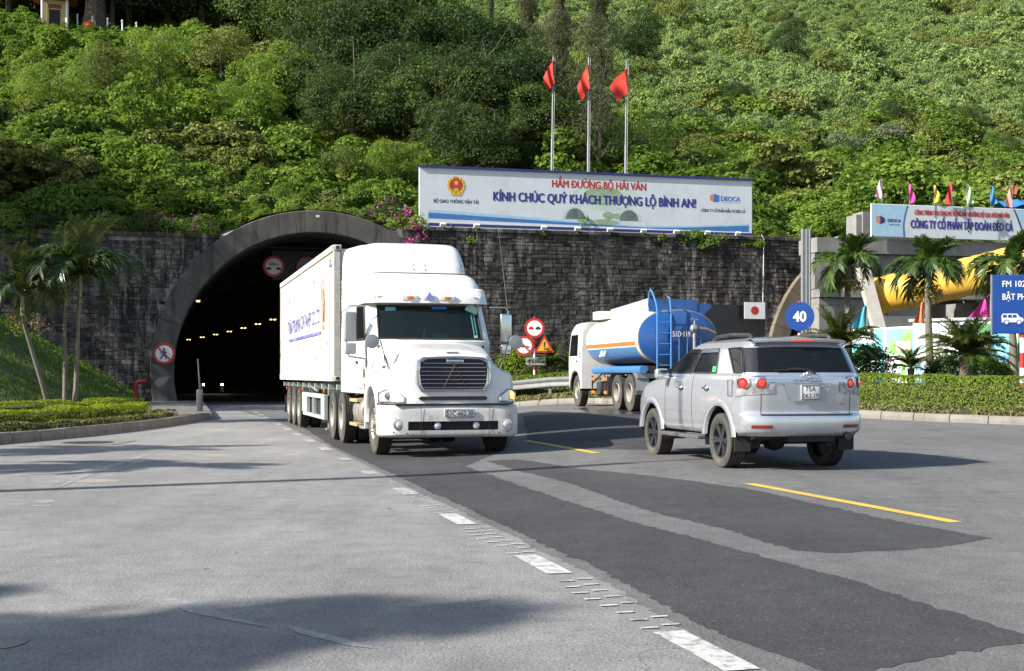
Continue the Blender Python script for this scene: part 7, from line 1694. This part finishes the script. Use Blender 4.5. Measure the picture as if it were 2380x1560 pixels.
# black stone tablet and the flag plate on it
tab = thing('memorial_tablet', 'low black stone tablet wall behind the tanker', 'memorial', at(1425, 872, 58.2).xy.to_3d(), WA); tw = 7.6
q = MB(); q.rbox((tw / 2, .2, 2.35), (tw, .4, 4.7), .03, 1); q.build('slab', mat('polished_black_stone', (.014, .015, .019), .25, var=.2), tab)
q = MB(); q.box((tw / 2, .2, .2), (tw + .3, .7, .4)); q.build('plinth', M_CONC, tab)
for k in range(3):
    q = MB(); q.box((1.0 + k * 1.5, -.004, 4.2), (1.1, .006, .35)); q.build('inscription_panel', mat('dark_red_panel', (.12, .02, .02), .5), tab)
fz = at(1754, 722, 58.6); fpz = thing('flag_plate', 'white plate with a red disc on the black tablet', 'plate', at(1754, 722, 59.55), WA)
q = MB(); q.box((0, 0, 0), (1.05, .03, .78)); q.build('plate', M_SIGNWHITE, fpz); face(fpz, 'red_disc', disc_poly(.20), M_SIGNRED, .017)
# white cable down the wall
cb = MB(); cb.tube([W(29.2, 8.6, -.05), W(29.32, 8.35, -.08), W(29.3, 7.0, -.06), W(29.26, 4.6, -.06)], .022, 5); tag(cb.build('cable', M_SIGNWHITE), 'thin white cable hanging down the right end of the stone wall', 'cable')

# ------------------------------------------------------------------ concrete building, duct, hoarding on the right
def B(s_, z, p=-4.0): return W(s_, z, p)
cb_ = thing('concrete_building', 'grey concrete tunnel building under construction behind the palms', 'building', B(29.6, 0), WA)
def wb(nm, x0, x1, z0, z1, y0, y1, m_=M_CONC): q = MB(); q.box(((x0 + x1) / 2, (y0 + y1) / 2, (z0 + z1) / 2), (x1 - x0, y1 - y0, z1 - z0)); return q.build(nm, m_, cb_, smooth=0)
for i in range(2):                                               # cast panels with open joints
    for j in range(3):
        wb('wall_panel', .75 + i * 2.8, .75 + (i + 1) * 2.8 - .015, j * 1.72, (j + 1) * 1.72 - .015, .0 + .01 * ((i + j) % 2), 1.2)
wb('wall_panel', .75, 6.33, 5.62, 7.35, .45, 1.4); wb('wall_panel', 6.36, 14, 5.62, 7.35, .62, 1.4); wb('wall_panel', 14.02, 26, 0, 7.35, .3, 1.4)
wb('ledge', .7, 26, 5.18, 5.58, -.25, 1.1); wb('roof_slab', .7, 26, 7.38, 8.10, .1, 2.0)
wb('wall_panel', 10.4, 14, 0, 5.15, .02, 1.2); wb('back_wall', 6.3, 10.4, 0, 5.15, 3.8, 4.0, M_SOOT); wb('opening_side', 10.2, 10.38, 0, 5.15, .1, 3.9, M_CONC)
wb('upper_wall', 3.45, 4.6, 8.12, 9.5, .6, 1.6); wb('upper_wall', 3.15, 3.43, 8.12, 9.35, .7, 1.7); wb('sign_strip', 6.4, 13, 6.6, 7.2, .54, .60, mat('slate_strip', (.10, .11, .14), .6))
text_obj('lettering', 'HẦM HV 2', cb_, (9.2, .53, 6.9), .40, mat('letter_slate', (.20, .23, .33), .6), TXT_ROT, 4.2, .05)
for xx, zz_ in ((1.3, 4.3), (2.9, 4.3), (1.35, 2.4), (3.0, 2.4), (4.4, 4.4), (4.4, 2.5), (5.2, 6.5)):
    q = MB(); q.lathe([(-.012, .055), (.05, .05)], 10, 'Y', (xx, -.0 if zz_ < 5 else .445, zz_)); q.build('tie_hole', M_INTERIOR, cb_)
for z in (.9, 1.3, 3.0, 4.8): q = MB(); q.box((3.2, -.012, z + .02), (6.0, .01, .008)); q.build('formwork_line', M_RING, cb_)
sc0 = thing('steel_column', 'tall grey steel column at the left corner of the concrete building', 'column', B(29.25, 0, -4.6), WA)
q = MB(); q.box((.14, 0, 4.2), (.42, .02, 8.4)); q.box((-.06, .10, 4.2), (.02, .22, 8.4)); q.box((.34, .10, 4.2), (.02, .22, 8.4)); q.build('flange', M_STEEL, sc0); q = MB(); q.box((.10, -.014, 4.2), (.03, .006, 8.38)); q.box((.28, -.014, 4.2), (.03, .006, 8.38)); q.build('white_strip', M_SIGNWHITE, sc0)
# second billboard
b2 = thing('billboard', 'pale blue and white billboard on the roof of the concrete building', 'billboard', B(33.05, 8.17, -4.2), WA); L2, H2 = 12.6, 1.62
q = MB(); q.rbox((L2 / 2, .05, H2 / 2), (L2, .10, H2), .02, 1); q.build('board', M_CANVAS, b2)
y2 = -.004
def b2p(nm, poly, m_, dy=0.0): q = MB(); q.prism(poly, y2 - dy - .002, y2 - dy, 'XZ'); return q.build(nm, m_, b2, smooth=0)
b2p('blue_panel', [(.02, .03), (1.75, .03), (1.72, .6), (1.80, 1.1), (1.95, 1.59), (.02, 1.59)], M_PALEBLUE); b2p('blue_edge', [(1.75, .03), (1.85, .03), (1.80, .6), (1.88, 1.1), (2.03, 1.59), (1.95, 1.59), (1.80, 1.1), (1.72, .6)], M_MIDBLUE, .002)
b2p('blue_panel', [(8.55, .03), (L2 - .02, .03), (L2 - .02, 1.59), (8.0, 1.59), (8.25, 1.1), (8.45, .6)], M_PALEBLUE); b2p('blue_edge', [(8.50, .03), (8.60, .03), (8.50, .6), (8.3, 1.1), (8.05, 1.59), (7.97, 1.59), (8.2, 1.1), (8.40, .6)], M_NAVY, .002)
text_obj('lettering', 'CÔNG TRÌNH THI CÔNG MỞ RỘNG HẦM ĐƯỜNG BỘ QUA ĐÈO HẢI VÂN', b2, (5.05, y2 - .008, 1.26), .23, M_TXTRED, TXT_ROT, 5.35, .06); text_obj('lettering', 'CÔNG TY CỔ PHẦN TẬP ĐOÀN ĐÈO CẢ', b2, (5.05, y2 - .008, .68), .40, mat('letter_indigo', (.035, .035, .22), .55), TXT_ROT, 5.75, .06)
text_obj('lettering', 'DEOCA', b2, (1.25, y2 - .010, .82), .15, M_NAVY, TXT_ROT, .72, .06); text_obj('lettering', 'GROUP', b2, (1.25, y2 - .010, .62), .06, M_NAVY, TXT_ROT, .6, .02)
b2p('logo', [(.24, .75), (.48, .62), (.48, 1.02), (.24, 1.0)], mat('logo_salmon', (.55, .22, .15), .6), .006); b2p('logo', [(.48, .62), (.74, .72), (.74, .92), (.48, 1.05)], M_NAVY, .006)
b2p('logo', [(8.75, .75), (8.85, .75), (8.85, 1.0), (8.75, 1.0)], M_MIDBLUE, .006); b2p('logo', [(8.95, .72), (9.05, .72), (9.05, 1.05), (8.95, 1.05)], M_TXTRED, .006); b2p('logo', [(9.1, .28), (9.3, .45), (9.5, .28), (9.3, .12)], M_TXTRED, .006)
text_obj('lettering', 'ĐƠN VỊ', b2, (9.6, y2 - .010, .9), .07, M_MIDBLUE, TXT_ROT, .8, .02)
# pennants
for k, (u, v0, v1, col, nm) in enumerate([(2050, 416, 462, (.62, .38, .48), 'pale pink'), (2114, 428, 473, (.66, .05, .30), 'magenta'), (2172, 430, 471, (.66, .50, .04), 'yellow'), (2213, 423, 478, (.55, .04, .03), 'red'), (2248, 428, 477, (.38, .60, .40), 'pale green'), (2303, 432, 477, (.03, .20, .50), 'blue'), (2353, 432, 482, (.62, .25, .20), 'salmon')]):
    Y = 63.0; base = at(u, 486, Y); top = at(u, v0, Y)
    f = thing('pennant', '%s pennant on a thin stick above the second billboard' % nm, 'flag', base, 0, 'pennants above the second billboard'); h = top.z - base.z; hh = (v1 - v0) / FPX * Y
    q = MB(); q.tube([(0, 0, -.4), (0, 0, h)], .015, 5); q.build('stick', M_STEEL, f)
    A = np.array([[(-.02 + wd * (.06 + .16 * t_) * (1 if k % 3 else -1) * 1.6, .05 * math.sin(t_ * 7 + wd * 5 + k), h - .02 - t_ * hh * (1 - .12 * wd)) for wd in np.linspace(0, 1, 7)] for t_ in np.linspace(0, 1, 12)]); q = MB(); q.grid(A); q.build('cloth', mat('cloth_%d' % k, col, .8, var=.1), f, 60, recalc=False)
for k, (u, v0, v1, Y, col, nm, wd_) in enumerate([(2015, 708, 764, 52, (.05, .28, .36), 'teal', .7), (2147, 697, 750, 51, (.60, .17, .05), 'orange', .45), (2288, 682, 738, 48, (.52, .03, .24), 'magenta', .85)]):
    top = at(u + (14 if k == 2 else 0), v0 - 6, Y); x, y = top.x, top.y; z0 = zi(x, y); f = thing('pennant', 'large %s flag hanging on a pole behind the hoarding' % nm, 'flag', (x, y, z0), 0, 'flags behind the hoarding'); h = top.z - z0; hh = (v1 - v0) / FPX * Y
    q = MB(); q.tube([(0, 0, -.2), (0, 0, h)], .02, 6); q.build('pole', M_STEEL, f)
    A = np.array([[((-wd_ * a * (.25 + .75 * t_)), .06 * math.sin(a * 9 + t_ * 3), h - .1 - t_ * hh - a * .15 * (1 - t_)) for a in np.linspace(0, 1, 14)] for t_ in np.linspace(0, 1, 10)]); q = MB(); q.grid(A); q.build('cloth', mat('flagcloth_%d' % k, col, .8, var=.12), f, 60, recalc=False)
# yellow ventilation duct on a leaning concrete prop
dp = [at(2040, 688, 55.5), at(2075, 680, 55.0), at(2140, 668, 54.2), at(2220, 650, 53.2), at(2300, 632, 52), at(2400, 606, 50.5), at(2520, 570, 49), at(2700, 540, 47), at(2900, 600, 45), at(3000, 760, 44)]
du = thing('ventilation_duct', 'thick yellow cloth ventilation duct running out over the site', 'duct'); 
fine = [Vector(p) for p in Net(np.array([[p, p] for p in [tuple(v) for v in dp]]), .5, .5).ev(np.linspace(0, 9, 91), np.zeros(91)).tolist()]
q = MB(); q.tube(fine, 0, 28, rs=[.80 + .012 * math.sin(i * 1.9) + (.0 if i % 10 else .018) for i in range(91)], caps=False); q.build('tube', M_YELLOWDUCT, du, 60)
q = MB(); q.tube([fine[0] + (fine[0] - fine[1]) * .3, fine[0] + (fine[1] - fine[0]) * .1], .845, 28, caps=False); q.build('end_ring', M_RUST, du)
q = MB(); q.tube([fine[0] + (fine[0] - fine[1]) * .2, fine[0] + (fine[1] - fine[0]) * .05], .80, 28); q.build('end_cap', M_RUST, du)
for k in (10, 20, 30, 40, 50, 60, 70, 80):
    t0, t1 = fine[k] - (fine[k + 1] - fine[k]) * .10, fine[k] + (fine[k + 1] - fine[k]) * .10; q = MB(); q.tube([t0, t1], .832, 28, caps=False); q.build('hoop', mat('duct_hoop', (.5, .27, .03), .6), du)
pr = thing('concrete_prop', 'leaning pale concrete prop under the yellow duct', 'prop'); a, b = at(2012, 664, 54.6), at(2052, 790, 54.2); q = MB(); dlt = b - a; mid = (a + b) / 2
q.box(mid, (.50, .5, dlt.length + 1.6), Matrix.Rotation(-math.atan2(dlt.x, -dlt.z), 3, 'Y')); q.build('shaft', mat('pale_concrete', (.46, .44, .40), .8, var=.12), pr); q = MB(); q.box(a + Vector((-.05, 0, .02)), (.75, .62, .14), Matrix.Rotation(-.1, 3, 'Y')); q.build('cap', mat('pale_concrete', (.46, .44, .40), .8), pr)
# printed hoarding
hs = [at(1950, 768, 54.0), at(2034, 763, 52.1), at(2127, 757, 50.0), at(2233, 751, 47.5), at(2306, 749, 46.0), at(2420, 746, 44.0), at(2560, 742, 42.0), at(2720, 738, 40.0)]
M_HW = mat('hoarding_white', (.66, .69, .70), .5, var=.06, scale=1.5); M_HG = mat('hoarding_green', (.08, .24, .10), .5, var=.5, scale=2.5); M_HLG = mat('hoarding_light_green', (.25, .46, .14), .5, var=.4, scale=3); M_HC = mat('hoarding_cyan', (.20, .55, .62), .5, var=.25, scale=1.2); M_HB = mat('hoarding_blue', (.05, .16, .42), .5, var=.2)
for k, (a, b) in enumerate(zip(hs[:-1], hs[1:])):
    z0 = zi(a.x, a.y) - .05; d = (b - a); d.z = 0; L = d.length; h = (a.z + b.z) / 2 - z0
    hd_ = thing('hoarding_panel', ['plain pale end panel of the printed site hoarding', 'hoarding panel printed with a cyan edge, green hills and plans', 'tall white and sky blue hoarding panel', 'hoarding panel printed with a dark green mountain map', 'cyan and white hoarding panel behind the blue sign post', 'plain hoarding panel beyond the right edge of the view', 'last plain hoarding panel beyond the right edge of the view'][k], 'hoarding', (a.x, a.y, z0), math.atan2(d.y, d.x), 'site hoarding')
    q = MB(); q.box((L / 2, 0, h / 2 + .25), (L - .02, .05, h - .5)); q.build('sheet', M_HW, hd_); q = MB()
    xs_ = np.arange(0, L - .02, .03); q.grid([[(x, -.02 + .03 * math.sin(x * 42), zz_) for zz_ in (.02, .56)] for x in xs_])
    q.build('corrugated_skirt', M_HB, hd_); q = MB(); q.box((0, .08, h / 2), (.08, .08, h)); q.box((L / 2, .08, h - .1), (L, .06, .06)); q.build('frame', M_STEEL, hd_)
    def hp(x0, z0_, x1, z1, m_, dy=0, sh=None): face(hd_, 'print', sh or [(x0 * L, z0_ * h), (x1 * L, z0_ * h), (x1 * L, z1 * h), (x0 * L, z1 * h)], m_, .026 + dy)
    if k == 0: hp(.0, .62, .98, .80, M_HC); hp(.1, .45, .9, .6, M_HG, .003)
    if k == 1:
        hp(.0, .2, .22, .98, M_HC); hp(.30, .62, .98, .97, M_HC); hp(0, 0, 0, 0, M_HLG, .003, [(.30 * L, .63 * h), (.95 * L, .63 * h), (.95 * L, .90 * h), (.8 * L, .96 * h), (.6 * L, .80 * h), (.45 * L, .84 * h)]); hp(.55, .67, .9, .80, mat('print_sand', (.52, .50, .40), .6), .006); hp(.32, .25, .62, .58, M_SIGNWHITE, .003); hp(.48, .42, .58, .50, M_HG, .006); hp(.66, .25, .97, .58, M_HLG, .003); hp(.78, .3, .88, .5, M_SIGNWHITE, .006); hp(.03, .50, .12, .62, M_SIGNWHITE, .004); hp(.05, .53, .10, .58, M_SIGNRED, .006); hp(.3, .585, .62, .60, M_SIGNBLACK, .004)
    if k == 2: hp(.02, .18, .98, .50, M_PALEBLUE); hp(.0, .50, .35, .75, mat('print_pale_cyan', (.50, .66, .72), .6), .003)
    if k == 3: hp(.0, .50, .99, .98, M_HG); hp(0, 0, 0, 0, M_HLG, .003, [(.0, .52 * h), (.5 * L, .52 * h), (.35 * L, .60 * h), (.1 * L, .58 * h)]); hp(.15, .80, .55, .88, M_SIGNWHITE, .004); hp(.0, .40, .99, .49, M_HC, .003); hp(.8, .66, .9, .76, M_SIGNWHITE, .004); hp(.82, .68, .86, .74, M_SIGNRED, .006)
    if k == 4: hp(.0, .25, .38, .97, M_HC); hp(.55, .5, .9, .9, M_HG, .003); hp(.08, .40, .3, .46, M_TXTRED, .004); hp(.08, .52, .3, .58, M_MIDBLUE, .004)
sk = thing('site_cabin', 'low white site cabin with a flat roof behind the hoarding', 'cabin', at(2127, 745, 54).xy.to_3d() + Vector((0, 0, .3)), R(-40)); q = MB(); q.box((2.2, 1, 1.7), (4.6, 2, 3.3)); q.build('wall', M_HW, sk); q = MB(); q.box((2.2, 1, 3.42), (4.9, 2.2, .12)); q.build('roof', M_STEEL, sk)
for k in range(3): q = MB(); q.box((.8 + 1.4 * k, -.01, 2.3), (.9, .03, 1.0)); q.build('window', M_GLASSD, sk)

# ------------------------------------------------------------------ guardrail
gpts = [(-2.6, 57.0), (-1.0, 53.1), (.5, 50.9), (1.8, 49.7), (3.4, 48.2), (5.0, 45.2)]
M_RAIL = mat('dull_galvanised', (.20, .205, .21), .65, .3, var=.2, dirt=(.15, .13, .1), dirtamt=.5); gl = thing('guardrail', 'grey steel guardrail in front of the hedge between truck and tanker', 'guardrail'); pts = resample(gpts, .5); q = MB(); rows = []
for i, p in enumerate(pts):
    t_ = (pts[min(i + 1, len(pts) - 1)] - pts[max(i - 1, 0)]).normalized(); n = Vector((-t_.y, t_.x)); z = zi(p.x, p.y)
    rows.append([(p.x + n.x * o, p.y + n.y * o, z + h) for h, o in ((.50, .03), (.53, -.03), (.60, -.045), (.66, -.01), (.70, .03), (.74, -.01), (.80, -.045), (.87, -.03), (.90, .03))])
q.grid(rows); q.build('beam', M_RAIL, gl, 50)
for p in pts[::4]: q = MB(); q.box((p.x + .08, p.y + .1, zi(p.x, p.y) + .4), (.11, .11, .95)); q.build('post', M_STEEL, gl)
# red standpipe by the pier
x, y = X_of(316, 53.5), 53.5; z0 = zb(x, y); hy = thing('standpipe', 'red painted standpipe with a bent head left of the tunnel arch', 'standpipe', (x, y, z0)); M_RP = mat('red_pipe_paint', (.26, .02, .02), .45, var=.2); q = MB(); q.tube([(0, 0, -.1), (0, 0, .78), (.03, 0, .90), (.14, 0, .95), (.42, 0, .96)], .10, 12); q.build('pipe', M_RP, hy); q = MB(); q.lathe([(.40, .14), (.46, .14)], 14, 'X', (0, 0, .96)); q.lathe([(.0, .15), (.05, .15)], 14, 'Z'); q.lathe([(.70, .14), (.74, .14)], 14, 'Z'); q.build('flange', M_RP, hy)
# barrier housing at the pavement edge
x, y = X_of(464, 41.5), 41.5; br = thing('barrier_post', 'pale grey barrier housing with a raised dark arm at the pavement edge', 'barrier', (x, y, .21), R(14)); q = MB(); q.rbox((0, 0, .36), (.20, .28, .72), .03, 2); q.build('housing', mat('grey_enamel', (.12, .125, .13), .5), br); q = MB(); q.rbox((.02, 0, .80), (.10, .16, .24), .02); q.build('head', M_DARK, br); q = MB(); q.tube([(.02, 0, .6), (-.05, .1, 1.72)], .035, 6); q.build('arm', M_DARK, br)
# tunnel lamps
M_TL = emis('tunnel_lamp_light', (1.0, .66, .26), 2.6)
for k, d in enumerate([47.5, 57.5, 67.8, 78.3, 89, 100, 111.5]):
    x, y, h = axis(d); ln = thing('tunnel_lamp', ['seventh lit lamp of the tunnel row, nearest one in view beside the container', 'sixth lit lamp of the tunnel row', 'fifth lit lamp of the tunnel row', 'fourth lit lamp of the tunnel row', 'third lit lamp of the tunnel row', 'second lit lamp of the tunnel row', 'first lit lamp of the tunnel row, farthest left', 'tunnel lamp hidden behind the container', 'tunnel lamp nearest the mouth behind the container'][k], 'lamp', (x + 2.6 * math.cos(h), y + 2.6 * math.sin(h), 6.0), h, 'tunnel lamps')
    q = MB(); q.box((0, 0, .10), (.9, .30, .10)); q.tube([(0, 0, .1), (0, 0, 1.9)], .02, 4); q.build('housing', M_DARK, ln)
    for sg in (-1, 1): q = MB(); q.box((sg * .16, 0, .03), (.13, .5, .06)); q.build('tube', M_TL, ln)
ln = thing('tunnel_lamp', 'small lit lamp on the left side of the tunnel lining near the mouth', 'lamp', W(SC - 5.35, 4.95, 3.0), WA, 'tunnel lamps'); q = MB(); q.box((0, 0, .06), (.3, .3, .08)); q.build('housing', M_DARK, ln); q = MB(); q.box((0, -.1, 0), (.16, .2, .06)); q.build('tube', M_TL, ln)
# street lamp beside the road, left of the view: its shadow lies across the carriageway
lp = thing('street_lamp', 'tall steel street lamp out of view on the left verge', 'street lamp', (-13.6, 11.8, .1)); q = MB(); q.tube([(0, 0, 0), (0, 0, 6), (0, 0, 11.0)], 0, 14, rs=[.20, .17, .15]); q.build('pole', M_STEEL, lp); q = MB(); q.tube([(0, 0, 10.9), (.4, .2, 11.4), (1.8, .9, 11.6)], .05, 8); q.build('arm', M_STEEL, lp); q = MB(); q.rbox((2.1, 1.05, 11.6), (.7, .3, .14), .05); q.build('lamp_head', M_STEEL, lp)

# ------------------------------------------------------------------ shrine, posts, tarpaulin high on the slope
Y = 99.0; p = at(128, 78, Y); p.z = on_hill(p.x, p.y); sh = thing('shrine', 'small yellow roadside shrine with a curved red roof in the upper left trees', 'shrine', p, R(18))
M_SY = mat('shrine_yellow', (.48, .36, .14), .7, var=.2, scale=3); M_SR = mat('shrine_red_tile', (.22, .05, .03), .7, var=.3)
q = MB(); q.box((0, 0, 1.0), (2.0, 1.6, 2.2)); q.build('body', M_SY, sh); q = MB(); q.box((0, -.82, .75), (.8, .04, 1.2)); q.build('niche', M_INTERIOR, sh); q = MB(); q.box((0, -.83, 1.62), (.9, .04, .3)); q.build('name_board', M_SR, sh)
for sg in (-1, 1): q = MB(); q.cyl((sg * .9, -.95, -.1), (sg * .9, -.95, 2.1), .10, 10); q.build('column', M_SIGNWHITE, sh)
rows = []
for f in np.linspace(-1, 1, 13): rows.append([(f * 1.65, yv, 2.15 + .85 * (1 - abs(yv) / 1.4) ** 1.3 + .22 * abs(f) ** 3 * (abs(yv) / 1.4)) for yv in np.linspace(-1.4, 1.4, 13)])
q = MB(); q.grid(rows); rr_ = sh; rf = q.build('roof', M_SR, sh, 50); q = MB()
for k in range(11): q.tube([(-1.55 + .31 * k, yv, 2.19 + .85 * (1 - abs(yv) / 1.4) ** 1.3 + .22 * abs((-1.55 + .31 * k) / 1.65) ** 3 * (abs(yv) / 1.4)) for yv in np.linspace(-1.4, 0, 7)], .04, 5)
q.build('tile_ribs', M_SR, rf)
for k, u in enumerate([180, 215, 250, 284, 317]):
    q_ = at(u, 90, 99.5); zz_ = on_hill(q_.x, q_.y); f = thing('fence_post', 'white fence post beside the hillside shrine, %s from the shrine' % ['first', 'second', 'third', 'fourth', 'fifth'][k], 'post', (q_.x, q_.y, zz_), 0, 'white posts by the shrine'); q = MB(); q.box((0, 0, .55), (.10, .10, 1.3)); q.build('shaft', M_SIGNWHITE, f); q = MB(); q.lathe([(1.18, .09), (1.24, .08), (1.30, .01)], 8, 'Z'); q.build('cap', M_SIGNWHITE, f)
big_t = thing('old_tree', 'huge old tree trunk rising beside the shrine', 'tree', (X_of(220, 103), 103, on_hill(X_of(220, 103), 103)), .4); trunk_mb(14, .95, (.6, .2), 6, 91, .3, .6).build('trunk', M_BARK, big_t); link_mesh('crown', TD[1][1], big_t, (0, 0, 5), None, (1.6, 1.6, 1.2))
bl_ = at(372, 88, 99); bl_.z = on_hill(bl_.x, bl_.y); bo = thing('boulder', 'pale boulder at the foot of the trees near the shrine posts', 'rock', bl_); q = MB(); g_ = random.Random(4); P = []; n = 10
q.grid([[(math.cos(a) * math.sin(b) * (1.0 + .25 * mnoise.noise(Vector((a, b, 1)))), math.sin(a) * math.sin(b), .3 + .75 * math.cos(b) * (1 + .2 * mnoise.noise(Vector((a * 2, b, 5))))) for a in np.linspace(0, 6.283, 15)] for b in np.linspace(.02, 2.6, 9)]); q.build('stone', M_CONC, bo, 25)
op = at(205, 86, 99.2); op.z = on_hill(op.x, op.y); ob = thing('offering_urn', 'orange glazed urn between the shrine and the old tree', 'urn', op); q = MB(); q.lathe([(0, .25), (.15, .42), (.45, .5), (.65, .38), (.72, .42), (.75, .3)], 16, 'Z'); q.build('bowl', M_ORANGE, ob)
tp = at(2362, 408, 74); tz = on_hill(tp.x, tp.y); ta = thing('tarpaulin', 'bright blue tarpaulin shelter in the bushes at the right edge', 'tarpaulin', (tp.x, tp.y, tz)); rows = [[(x_, y_, 2.0 + .45 * (1 - abs(y_)) - .12 * math.sin(x_ * 3) ** 2 - .1 * abs(x_)) for y_ in np.linspace(-1, 1, 9)] for x_ in np.linspace(-1.1, 1.4, 12)]; q = MB(); q.grid(rows); q.build('sheet', mat('tarp_blue', (.03, .17, .58), .5, var=.2, scale=2), ta, 60)
for x_, y_ in ((-1, -.9), (1.3, -.9), (-1, .9), (1.3, .9)): q = MB(); q.tube([(x_, y_, -.3), (x_, y_, 2.2)], .03, 5); q.build('stick', M_BARK, ta)
q = MB(); q.tube([(-.4, 0, 2.2), (-.15, 0, 3.4)], .04, 5); q.build('mast', M_BARK, ta); q = MB(); q.add([(-.2, 0, 3.3), (.15, .05, 3.1), (.0, .02, 2.7), (-.3, 0, 2.8)], [(0, 1, 2, 3)]); q.build('orange_rag', M_ORANGE, ta)

# ------------------------------------------------------------------ small things on the road
x, y = gq(205, 1030); mh = thing('manhole_cover', 'round iron manhole cover in a concrete frame near the left kerb', 'manhole', (x, y, .0)); q = MB(); q.prism([(-.75, -.8), (.75, -.8), (.75, .8), (-.75, .8)], .004, .010, 'XY'); q.build('frame', M_KERB, mh); q = MB(); q.lathe([(.006, .52), (.016, .52), (.018, .48), (.014, .46), (.014, .01)], 28, 'Z'); q.build('lid', M_DARK, mh)
for k in range(7): q = MB(); q.box((0, -.36 + k * .12, .017), (.7, .04, .006)); q.build('lid_rib', M_DARK, mh)
x, y = gq(-12, 1496); sheet('concrete_patch', [(x + .17 * math.cos(a) * (1 + .25 * mnoise.noise(Vector((math.cos(a) * 2, math.sin(a) * 2, 1)))), y + .17 * math.sin(a)) for a in np.linspace(0, 6.283, 22)[:-1]], M_KERB, .004, jag=.03)
M_DUST = mat('sand_patch', (.29, .25, .205), .9, var=.2)
for (u, v, w, l) in [(500, 1058, .30, .22), (675, 1057, .17, .18), (215, 1095, .32, .25), (215, 1118, .35, .25), (108, 1166, .10, .12), (95, 1175, .10, .05)]:
    x, y = gq(u, v); sheet('sand_patch', [(x + w * math.cos(a) * (1 + .4 * mnoise.noise(Vector((math.cos(a) * 2 + u, math.sin(a) * 2, 1)))), y + l * math.sin(a)) for a in np.linspace(0, 6.283, 18)[:-1]], M_DUST if v < 1150 else M_WHITEWORN, .002, jag=.02)
for pl_ in ([(350, 1378), (440, 1425), (560, 1448), (640, 1462), (560, 1440), (460, 1405)], [(660, 1452), (780, 1480), (880, 1510), (800, 1500), (690, 1472)], [(120, 1140), (200, 1098), (290, 1070), (380, 1045), (290, 1078), (205, 1108)]):
    sheet('chalky_streak', [gq(*p) for p in pl_], paint('chalk_%d' % pl_[0][0], (.34, .34, .34), (.21, .21, .21), .45), .0035)
lf = [leaves_mesh('fallen_leaf', [(0, 0, .02)], [(0, 0, 1)], np.array([.07]), m_, .5, .5) for m_ in (LEAF_DRY, mat('brown_leaf', (.22, .11, .04), .8))]
for k, (u, v, lab) in enumerate([(551, 1293, 'brown fallen leaf lying alone on the open road'), (830, 1012 + 90, 'pale green fallen leaf near the lane line'), (905, 1188, 'small dark leaf beside the lane line blocks'), (480, 1330, 'small leaf near the edge of the tree shadow')]):
    x, y = gq(u, v); tag(link_mesh('fallen_leaf', lf[(k + 1) % 2], None, (x, y, zroad(x, y)), (0.1, .05, k)), lab, 'leaf')
pw = sheet('wet_patch', [gq(*p) for p in [(1330, 950), (1420, 944), (1560, 948), (1640, 956), (1520, 964), (1380, 962)]], mat('wet_asphalt', (.06, .06, .062), .15, var=.3, scale=2), .006, jag=.06)
